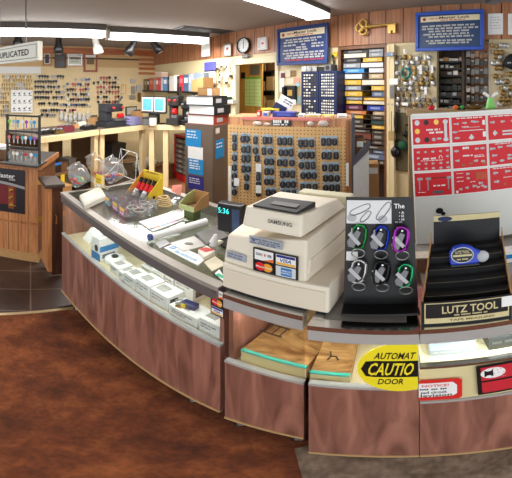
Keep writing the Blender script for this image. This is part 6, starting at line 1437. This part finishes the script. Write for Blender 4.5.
# ================================================================== CASH REGISTER
R0 = Vector((-.110, 1.097, 0)); RPl = Plane(-31.5, R0)
t = thing('cash_register', 'beige cash register with payment card stickers on the counter', 'cash register', (R0.x, R0.y, ZT), RPl.rz)
RT = t; Mr = Matrix.Translation(t.location) @ Matrix.Rotation(RPl.rz, 4, 'Z'); Mi = Mr.inverted()
def rl(px, py, off=0): return Mi @ RPl.hit(px, py, -off)
uR = rl(329, 300).x; dZ = rl(328.5, 288).z; D_ = .40
MB().box(0, uR, 0, D_, 0.012, dZ).done('drawer_case', beige, t, bevel=.008)
MB().box(.02, uR - .02, .02, D_ - .02, 0, .0115).done('feet_base', dark, t)
MB().box(.006, uR - .012, -.004, -.0005, .02, dZ - .018).done('drawer_front', beige2, t, bevel=.002)
u2 = rl(305, 281).x; z2 = rl(305, 241, .008).z
zL = rl(221, 236, .008).z
yb = .36
MB().hexa([(0, .008, dZ + .0005), (u2, .008, dZ + .0005), (u2 + .045, yb, dZ + .0005), (0, yb, dZ + .0005)], [(0, .03, zL), (u2, .012, z2), (u2 + .04, yb, z2), (0, yb, z2)]).done('body', beige, t, bevel=.007)
zm = (dZ + z2) / 2
MB().hexa([(u2 + .0008, .02, dZ + .03), (u2 + .006, .02, dZ + .03), (u2 + .052, yb - .01, dZ + .03), (u2 + .0455, yb - .01, dZ + .03)], [(u2 + .0002, .03, zm), (u2 + .005, .03, zm), (u2 + .05, yb - .01, zm + .01), (u2 + .0445, yb - .01, zm + .01)]).done('side_step', beige2, t)
uh0, uh1 = rl(241.5, 232, .02).x, rl(301.5, 240, .02).x; zh = rl(301, 216.5, .03).z; zh0 = rl(246, 209.5, .03).z
MB().hexa([(uh0, .02, z2 + .0005), (uh1, .02, z2 + .0005), (uh1 + .04, .34, z2 + .0005), (uh0, .34, z2 + .0005)], [(uh0 + .006, .034, zh), (uh1 - .004, .034, zh), (uh1 + .034, .27, zh - .012), (uh0 + .006, .27, zh - .012)]).done('printer_head', beige, t, bevel=.008)
MB().box(uh0 + .05, uh1 + .055, .345, .40, z2 - .04, zh - .03).done('rear_deck', mat('deck_ivory', (214, 208, 178), .5), t, bevel=.006)
l0 = rl(256, 213, .06); l1 = rl(300, 215, .06)
def lidz(y): return zh - .012 * (y - .034) / .236
MB().hexa([(l0.x, .038, lidz(.038) + .0006), (l1.x, .038, lidz(.038) + .0006), (l1.x + .02, .14, lidz(.14) + .0006), (l0.x + .012, .14, lidz(.14) + .0006)], [(l0.x, .038, lidz(.038) + .008), (l1.x, .038, lidz(.038) + .008), (l1.x + .02, .14, lidz(.14) + .02), (l0.x + .012, .14, lidz(.14) + .016)]).done('printer_lid', mat('lid_black', (30, 27, 28), .6), t, bevel=.003)
MB().hexa([(l0.x + .05, .065, lidz(.065) + .0125), (l1.x - .015, .065, lidz(.065) + .0135), (l1.x - .015, .095, lidz(.095) + .017), (l0.x + .05, .095, lidz(.095) + .0155)], [(l0.x + .05, .065, lidz(.065) + .0135), (l1.x - .015, .065, lidz(.065) + .0145), (l1.x - .015, .095, lidz(.095) + .018), (l0.x + .05, .095, lidz(.095) + .0165)]).done('paper_slot', mat('slot_grey', (70, 68, 68), .5), t)
def tiltface(px0, py0, px1, py1, off):
    a, b = rl(px0, py0, off), rl(px1, py1, off); return (a.x + b.x) / 2, (a.z + b.z) / 2, abs(b.x - a.x), abs(a.z - b.z)
x, z, w, h = tiltface(268, 220.5, 292, 225.5, .02)
MB().text('SAMSUNG', x, .0185, z, w, .0135).done('lettering', mat('letter_grey', (70, 70, 74), .4), t)
x, z, w, h = tiltface(250.5, 238.5, 283, 246.5, .01)
m = MB().box(x - w / 2, x + w / 2, .0035, .0078, z - .012, z + .016).done('grey_label', mat('label_steel', (168, 174, 186), .5), t)
MB().words(x - w * .46, x + w * .46, z + .008, .005, .0034, 0, 3).words(x - w * .2, x + w * .46, z, .005, .0034, 0, 4).words(x - w * .46, x + w * .4, z - .007, .005, .0034, 0, 5).prism(ell(.012, .012, 10, x - w * .36, z + .003), .0028, .0034).done('label_print', mat('print_slate', (96, 104, 120), .5), m)
x, z, w, h = tiltface(226, 252, 245, 262, .0)
m = MB().box(x - w / 2, x + w / 2, .0035, .0078, z - .014, z + .014).done('grey_label', mat('label_steel', (168, 174, 186), .5), t)
MB().words(x - w * .42, x + w * .42, z + .006, .005, .0034, 0, 6).words(x - w * .42, x + w * .42, z - .005, .005, .0034, 0, 7).done('label_print', mat('print_slate', (96, 104, 120), .5), m)
ca, cb_ = rl(253.5, 262, .004), rl(298, 262, .004); xc = (ca.x + cb_.x) / 2; w = cb_.x - ca.x
za, zb_ = rl(276, 252.5, .004).z, rl(276, 275.5, .004).z; zc = (za + zb_) / 2; h = za - zb_
dec = MB().box(xc - w / 2, xc + w / 2, .002, .0078, zc - h / 2, zc + h / 2).done('payment_sticker', black, t)
for (sx, sz, kd) in ((-.245, .25, 'disc'), (.245, .25, 'visa'), (-.245, -.24, 'mc'), (.245, -.24, 'amex')): cardlogo(dec, xc + sx * w, zc + sz * h, w * .43, h * .43, kd, .0018)
# customer display behind it
p = PR(229, 232, 1.46)
t = thing('customer_display', 'dark display with teal glowing 5:36 digits left of the register', 'display', (p.x, p.y, ZT), RPl.rz + .15)
zt_ = PR(229, 206, 1.44).z - ZT; zb_ = PR(229, 229, 1.44).z - ZT
MB().box(-.06, .06, 0, .05, zb_ - .03, zt_).done('housing', black, t, bevel=.008); MB().cyl((0, .025, 0), (0, .025, zb_ - .031), .014, 10).cyl((0, .025, 0), (0, .025, .01), .05, 16).done('pole', black, t)
MB().text('5:36', -.026, -.0015, zt_ - .035, .052, .026, bold=False).done('digits', emis('digit_teal', (.05, .75, .7), 1.5), t)
MB().box(.014, .05, -.0012, -.0003, zb_ - .02, zt_ - .02).done('reflective_panel', mat('panel_blue', (70, 90, 120), .15, var=.5, scale=20), t)

# ================================================================== CARABINER STAND
CS = PZ(383, 309, ZT); rzC = math.radians(-20); lean = math.radians(-9)
t = thing('carabiner_stand', 'black easel stand with a white header picture and coloured carabiners', 'display stand', CS, rzC)
t.rotation_euler = (lean, 0, rzC)
bpy.context.view_layer.update()
Mc = Matrix.Translation(CS) @ Matrix.Rotation(rzC, 4, 'Z') @ Matrix.Rotation(lean, 4, 'X'); Mci = Mc.inverted()
def cl_at(px, py, y=0.):
    o = Mci @ Vector((0, 0, EYE)); d_ = (Mci @ PR(px, py, 1.0)) - o
    return o + d_ * ((y - o.y) / d_.y)
tl, tr, blc, brc = cl_at(346, 197), cl_at(412.5, 197), cl_at(343.5, 304), cl_at(421, 300)
MB().prism([(blc.x, .012), (brc.x - .008, .012), (tr.x, tr.z), (tl.x, tl.z)], 0, .008).done('board', mat('board_black', (9, 9, 10), .4, var=.1), t)
MB().box(blc.x, brc.x - .012, -.075, .0, .012, .02).done('tray', mat('board_black', (9, 9, 10), .4, var=.1), t)
MB().hexa([(-.05, .06, .012), (.05, .06, .012), (.05, .075, .012), (-.05, .075, .012)], [(-.05, .009, .25), (.05, .009, .25), (.05, .014, .25), (-.05, .014, .25)]).done('easel_leg', dark, t)
a, b = cl_at(346.8, 200), cl_at(391.5, 223.5)
hd = MB().box(a.x, b.x, -.0015, -.0002, b.z, a.z).done('header_picture', mat('header_white', (232, 232, 232), .4, var=.03), t)
w, h = b.x - a.x, a.z - b.z
def D_shape(cx, cz, sx, sz, ang, n=18):
    out = []
    for k in range(n):
        th = 2 * PI * k / n; x = math.copysign(abs(math.cos(th)) ** .7, math.cos(th)) * sx; z = math.copysign(abs(math.sin(th)) ** .8, math.sin(th)) * sz
        if x < 0: x *= .72
        ca_, sa = math.cos(ang), math.sin(ang); out.append((cx + x * ca_ - z * sa, cz + x * sa + z * ca_))
    return out
for (fx, fz, sx, sz, an) in ((.3, .62, .012, .034, -1.1), (.42, .32, .009, .022, -.7), (.82, .55, .012, .034, -.6)):
    MB().tube([(x, -.0025, z) for x, z in D_shape(a.x + fx * w, b.z + fz * h, sx, sz, an)], .0014, 5, closed=True).done('carabiner_drawing', grey, hd)
MB().prism(ell(.03, .026, 12, a.x + w * .12, b.z + h * .25), -.0022, -.0016).prism(ell(.03, .026, 12, a.x + w * .8, b.z + h * .2), -.0022, -.0016).done('tag_drawing', lgrey, hd)
a, b = cl_at(394, 203.5), cl_at(404.5, 208.5)
MB().text('The', (a.x + b.x) / 2, -.001, (a.z + b.z) / 2, abs(b.x - a.x), .016).done('lettering', white, t)
for k, s_ in enumerate(('• A', '• D', '• H')):
    a = cl_at(401.5, 212.5 + k * 3.4); MB().text(s_, a.x, -.001, a.z, .016, .008).done('lettering', white, t)
a = cl_at(399, 222); MB().words(a.x - .012, a.x + .012, a.z, .005, -.0005, 0, 2).done('lettering', lgrey, t)
a = cl_at(352, 256); MB().box(a.x - .017, a.x + .017, -.0015, -.0002, a.z - .016, a.z + .016).done('price_label', white, t)
cm_ = [(mat('carab_green', (30, 140, 60), .25, .7), 'green', 'upper left'), (mat('carab_blue', (30, 60, 190), .25, .7), 'blue', 'upper middle'), (mat('carab_purple', (150, 40, 160), .25, .7), 'purple', 'upper right'), (mat('carab_silver', (190, 190, 190), .25, .9), 'silver', 'lower left'), (mat('carab_black', (26, 26, 28), .25, .6), 'black', 'lower middle'), (mat('carab_mint', (40, 160, 100), .25, .7), 'green', 'lower right')]
for i, (px, py) in enumerate(((357, 237.5), (379.5, 239), (400.5, 240), (357.5, 272), (381, 273), (404, 276))):
    L_ = cl_at(px, py, -.02); W3 = Mc @ L_
    mm, cn, pos = cm_[i]
    o = thing('carabiner', f'{cn} carabiner with key ring, {pos} on the black stand', 'carabiner', W3, rzC); o.rotation_euler = (lean, 0, rzC)
    n = 3 if i in (2, 4) else 2 if i in (3, 5) else 1
    for j in range(n):
        MB().tube([(x - .003 * j, -.012 * j + .006, z + .004 * j) for x, z in D_shape(.002, 0, .023, .041, -.12)], .0042, 8, closed=True).done('hoop', mm, o, smooth=True)
    MB().tube([(-.014, .004, .03), (-.017, .004, -.022)], .0038, 8).done('gate', silver, o)
    MB().prism([(-.024, -.026), (-.008, -.03), (.012, .022), (-.0, .03), (-.028, -.008)], -.018, -.016).done('strap', grey, o)
    MB().prism([(-.026, .014), (-.018, .024), (.012, -.014), (.004, -.022)], -.0205, -.0185).done('strap', lgrey, o)
    MB().tube([(.004 + .019 * math.cos(2 * PI * k / 18), -.004 - .006 * math.sin(2 * PI * k / 18), -.053 + .017 * math.sin(2 * PI * k / 18)) for k in range(18)], .0022, 6, closed=True).done('key_ring', silver, o, smooth=True)
    MB().cyl((.004, .018, .036), (.004, -.02, .036), .003, 6).done('peg', chrome, o)

# ================================================================== TAPE MEASURE TRAY
T0 = Vector((.412, .779, 0)); TP = Plane(-24, T0); Wt, Dt = .245, .27
def SB_():
    m_ = MB(); m_.X = Matrix(((1, .2, 0, 0), (0, 1, 0, 0), (0, 0, 1, 0), (0, 0, 0, 1))); return m_
t = thing('tape_tray', 'black stepped display tray lettered LUTZ TOOL on the right counter', 'display tray', (T0.x, T0.y, ZT), TP.rz)
tb = mat('tray_black', (24, 24, 26), .45, var=.15); tcr = mat('tray_cream', (214, 200, 150), .5)
fh = .098
SB_().box(0, Wt, 0, .003, 0, fh).done('front_panel', tb, t)
m = SB_()
for (x0, x1, z0, z1) in ((.008, Wt - .008, fh - .008, fh - .005), (.008, Wt - .008, .008, .03), (.008, .011, .03, fh - .008), (Wt - .011, Wt - .008, .03, fh - .008)): m.box(x0, x1, -.001, -.0001, z0, z1)
m.done('cream_border', tcr, t)
SB_().text('LUTZ TOOL', Wt * .53, -.0012, fh * .65, Wt * .62, .032).words(Wt * .35, Wt * .72, fh * .41, .006, -.0012, 0, 3).done('lettering', tcr, t)
SB_().text('TAPE MEASURES', Wt * .55, -.0015, .019, Wt * .5, .009).done('strip_lettering', mat('strip_ink', (110, 96, 60), .5), t)
SB_().box(Wt * .88, Wt * 1.06, -.0022, -.0016, fh * .52, fh * .95).done('white_label', white, t)
prof = [(.003, 0), (Dt, 0), (Dt, .22)] + [(Dt - .03 - k * (Dt - .04) / 12, .19 - k * .0085 - .004 * (k % 2)) for k in range(13)]
SB_().side(prof, -.0035, -.0005).done('side_flap', card, t); SB_().side(prof, Wt + .0005, Wt + .0035).done('side_flap', card, t)
n = 5
for k in range(n):
    y0, y1 = .004 + k * .046, .004 + (k + 1) * .046 - .001
    st = SB_().box(0, Wt, y0, y1, 0, .06 + k * .024).done('step', tb, t)
    SB_().box(.006, Wt - .006, y0 - .0006 if k else y0, y0 + .0012, .06 + k * .024 + .0001, .06 + k * .024 + .0012).done('step_edge', mat('edge_olive', (96, 90, 70), .5), st)
SB_().box(0, Wt, Dt - .035, Dt, 0, .17).done('step', tb, t)
rz1 = .285
SB_().box(.006, Wt - .006, Dt + .0005, Dt + .004, 0, rz1).done('riser', tb, t)
SB_().box(.006, Wt - .006, Dt - .0008, Dt + .0003, rz1 - .022, rz1).done('riser_header', tcr, t)
SB_().prism(ell(.05, .02, 16, .045, rz1 - .012), Dt - .0018, Dt - .0009).done('riser_emblem', navy, t)
W3 = Matrix.Translation(t.location) @ Matrix.Rotation(TP.rz, 4, 'Z') @ Vector((.15, .166, .1335))
tm = thing('tape_measure', 'blue tape measure lettered LUTZ TOOL lying on the stepped tray', 'tape measure', W3, TP.rz + .02); tm.rotation_euler = (math.radians(-14), 0, TP.rz)
body = [(-.05, .004), (-.05, .045), (-.036, .068), (-.006, .076), (.022, .068), (.034, .054), (.048, .052), (.050, .03), (.042, .01), (.036, .004)]
MB().prism(body, -.018, .018).done('body', mat('tape_blue', (36, 66, 190), .3), tm, bevel=.006)
MB().prism(rr(.09, .006, .002, 2, -.004, .0012), -.017, .017).done('base', black, tm)
fc = MB().prism(ell(.066, .052, 24, -.012, .04), -.0205, -.0185).done('face_label', black, tm)
MB().prism(ell(.072, .058, 24, -.012, .04), -.0184, -.0181).done('face_ring', silver, tm)
MB().text('LUTZ TOOL', -.012, -.0212, .052, .044, .011).box(-.042, .018, -.0212, -.0206, .036, .043).words(-.03, .006, .026, .005, -.0208, 0, 3).done('face_lettering', tcr, fc)
m = MB(); m.X = Matrix.Translation((.052, -.008, .028)) @ Matrix.Rotation(PI / 2, 4, 'X'); m.lathe([(.02, 0), (.022, .006), (.016, .012), (.006, .014)], 18); m.done('thumb_lock', lgrey, tm, smooth=True)
# small goods around the tray
p = PZ(424.5, 272, ZT)
t = thing('speckled_carton', 'small speckled carton behind the tray, next to the black stand', 'carton', p, TP.rz)
MB().box(-.03, .022, 0, .06, 0, .062).done('body', mat('speckle', (150, 110, 90), .6, var=.8, scale=120), t); MB().box(-.031, .023, -.001, .061, .0625, .068).done('lid', mat('speckle_lid', (206, 196, 180), .6), t)
p = PZ(513, 262, ZT)
t = thing('blue_carton', 'blue and white carton at the right edge behind the tray', 'carton', p, TP.rz)
MB().box(-.03, .06, 0, .05, 0, .055).done('body', white, t); MB().box(-.031, .061, -.001, .051, .02, .04).done('blue_band', mat('band_blue', (24, 130, 196), .4), t)
p = PZ(506, 232, ZT)
# ================================================================== INSIDE THE MIDDLE SHOWCASE
def inner_board(pl, cs, px0, px1, zb0, z0, depth, label, off=.03):
    L, R = pl.hit(px0, 360, -off), pl.hit(px1, 360, -off); w = (R - L).to_2d().length
    t = thing('shelf_board', label, 'board', (L.x, L.y, zb0), pl.rz)
    hgt = z0 - zb0
    MB().box(0, w, 0, .02, 0, hgt - .009).done('cream_front', mat('cream_front', (228, 206, 150), .5), t)
    MB().box(0, w, .021, depth, 0, hgt - .009).done('core', card, t)
    MB().box(0, w, -.002, .012, hgt - .0088, hgt).done('turquoise_edge', mat('glass_edge', (70, 190, 170), .2), t)
    MB().box(0, w, .0121, depth, hgt - .0088, hgt).done('board', wood('maple_figure', (120, 78, 40), (190, 146, 92), (5, 9, 9), .35, warp=3.5), t)
    return t, w
t, w = inner_board(pB, fB, 241, 306, .5552, .634, .5, 'figured brown board with a turquoise edge inside the middle showcase')
t2, w2 = inner_board(pC, fC, 310, 350, .6002, .66, .5, 'figured brown board inside the showcase left of the caution sticker')
p = pB.hit(262, 340, -.2)
t = thing('wire_ladder', 'dark ladder shaped wire strip lying on the brown board', 'wire strip', (p.x, p.y, .6345), pB.rz - .05)
for y in (-.03, .03): MB().cyl((-.1, y, .004), (.1, y, .004), .003, 6).done('rail', dark, t)
for k in range(7): MB().cyl((-.09 + .03 * k, -.03, .004), (-.09 + .03 * k, .03, .004), .0022, 6).done('rung', dark, t)
p = pC.hit(333, 352, -.12)
t = thing('wire_hook', 'small dark wire hook lying on the board near the sticker', 'hook', (p.x, p.y, .6605), .4)
MB().tube([(-.02, 0, .003), (0, .01, .003), (.012, 0, .003), (.004, -.02, .003)], .0025, 6).done('wire', dark, t); MB().tube([(0, .01, .003), (0, .012, .03)], .002, 6).done('prong', dark, t)
# caution sticker, cut off straight at its right side
c, w, h = pC.rect(357, 343.5, 418, 391, .004)
full = w * 1.42; x0 = -w / 2
cx_ = x0 + full / 2
t = thing('caution_sticker', 'yellow oval caution sticker with black lettering on the showcase glass', 'sticker', c, pC.rz)
pol = [(max(-9, min(w / 2, x)), z) for x, z in ell(full, h, 48, cx_, 0)]
MB().prism(pol, -.0012, 0).done('yellow_oval', mat('caution_yellow', (246, 226, 40), .4, var=.03), t)
bh_ = h * .17
band = [(x0 + full * .045, 0), (x0 + full * .1, bh_ * .9), (x0 + full * .2, bh_), (w / 2, bh_), (w / 2, -bh_), (x0 + full * .2, -bh_), (x0 + full * .1, -bh_ * .9)]
MB().prism(band, -.0018, -.0013).done('black_band', black, t)
MB().text('CAUTIO', x0 + w * .56, -.0022, 0, w * .74, bh_ * 1.55, shear=.09).done('band_lettering', mat('caution_yellow', (246, 226, 40), .4, var=.03), t)
MB().text('AUTOMAT', x0 + w * .62, -.0018, h * .27, w * .66, h * .13, shear=.06).text('DOOR', x0 + w * .56, -.0018, -h * .27, w * .42, h * .13, shear=.06).done('lettering', black, t)
# notice stickers on the right-hand fascia
c, w, h = pD.rect(418.8, 379.5, 462, 399.5, .0045)
nr = mat('notice_red', (222, 44, 40), .4)
t = thing('notice_sticker', 'red bordered white NOTICE sticker on the cream fascia', 'sticker', c, pD.rz)
MB().prism([(-w / 2, -h / 2), (w / 2 - .01, -h / 2), (w / 2, -h / 2 + .01), (w / 2, h / 2 - .01), (w / 2 - .01, h / 2), (-w / 2, h / 2)], -.001, 0).done('red_border', nr, t)
MB().prism([(-w / 2, -h * .32), (w * .28, -h * .32), (w * .38, -h * .22), (w * .38, h * .2), (w * .28, h * .36), (-w / 2, h * .36)], -.0016, -.0011).done('white_field', white, t)
MB().text('NOTICE!', -w * .12, -.0021, h * .24, w * .62, h * .12).done('red_lettering', nr, t)
MB().words(-w * .48, w * .2, h * .07, h * .07, -.0017, 0, 4).text('sed circuit', -w * .16, -.0021, -h * .08, w * .6, h * .13).text('levision', -w * .1, -.0021, -h * .24, w * .72, h * .15).done('lettering', dark, t)
c, w, h = pD.rect(477, 362, 530, 391, .0045)
t = thing('emblem_sticker', 'red sticker with a white oval and black emblem on the fascia', 'sticker', c, pD.rz); t.rotation_euler.y = math.radians(-2)
MB().box(-w / 2, w / 2, -.001, 0, -h / 2, h / 2).done('black_backing', black, t)
rm = mat('sticker_red', (206, 42, 56), .4)
MB().box(-w / 2 + .012, w / 2, -.0016, -.0011, h * .0, h / 2 - .012).done('red_field', rm, t); MB().box(-w / 2 + .012, w / 2, -.0016, -.0011, -h / 2 + .012, -h * .06).done('red_field', rm, t)
MB().prism(ell(w * .46, h * .34, 28, -w * .2, h * .23), -.0022, -.0017).done('white_oval', white, t)
MB().prism([(-w * .36, h * .34), (-w * .31, h * .3), (-w * .25, h * .3), (-w * .2, h * .34), (-w * .2, h * .12), (-w * .25, h * .17), (-w * .31, h * .17), (-w * .36, h * .12)], -.0028, -.0023).done('black_emblem', black, t)
m = MB(); qq = random.Random(1)
for k in range(14): m.prism(ell(.004, .006, 6, -w * .1 + qq.uniform(-.022, .022), h * .23 + qq.uniform(-.03, .03)), -.0026, -.0023)
o = m.done('red_specks', mat('speck_rose', (226, 150, 150), .4), t)
# shelf with goods behind the right-hand glass
L, R = pD.hit(421, 370, -.03), pD.hit(520, 370, -.03); w = (R - L).to_2d().length
t = thing('inner_shelf', 'pale shelf behind the glass of the right end showcase', 'shelf', (L.x, L.y, .5153), pD.rz)
MB().box(0, w + .1, 0, .4, .215, .225).done('board', mat('shelf_pale', (206, 196, 160), .4), t); MB().box(.0, .02, .05, .35, 0, .2149).done('leg', lgrey, t); MB().box(w + .08, w + .1, .05, .35, 0, .2149).done('leg', lgrey, t)
zS = .5153 + .2255
for (px0, px1, off, d, hh, mm, lb, nm, m2) in ((430, 478, .06, .05, .03, mat('strip_bluegrey', (150, 160, 168), .4), 'long blue-grey strip lying on the shelf behind the right glass', 'metal_strip', lgrey), (489, 522, .06, .12, .06, mat('book_dark', (52, 56, 56), .5), 'dark printed carton on the shelf behind the right glass', 'carton', grey)):
    L, R = pD.hit(px0, 360, -off), pD.hit(px1, 360, -off); ww = (R - L).to_2d().length
    t = thing(nm, lb, 'carton' if nm == 'carton' else 'strip', (L.x, L.y, zS), pD.rz)
    MB().box(0, ww, 0, d, 0, hh).done('body', mm, t); MB().words(.01, ww * .7, hh * .6, hh * .2, -.0005, 0, 3).done('print', m2, t)
# ================================================================== CAMERA, LIGHT
cd = bpy.data.cameras.new('camera'); cam = bpy.data.objects.new('camera', cd); C.objects.link(cam)
cam.location = (0, 0, EYE); cam.rotation_euler = (PI / 2, 0, 0)
cd.type = 'PANO'
tgt = cd if hasattr(cd, 'panorama_type') else cd.cycles
tgt.panorama_type = 'EQUIRECTANGULAR'
tgt.latitude_min = -(478 - HY) / K; tgt.latitude_max = HY / K
tgt.longitude_min = -256 / K; tgt.longitude_max = 256 / K
cd.clip_start = .02
S.camera = cam
w = bpy.data.worlds.new('daylight'); S.world = w; w.use_nodes = True
w.node_tree.nodes['Background'].inputs['Color'].default_value = (.93, .97, 1, 1)
w.node_tree.nodes['Background'].inputs['Strength'].default_value = 1.5
S.view_settings.view_transform = 'Standard'; S.view_settings.look = 'None'; S.view_settings.exposure = 0.2; S.view_settings.gamma = 1
S.view_settings.use_curve_mapping = False
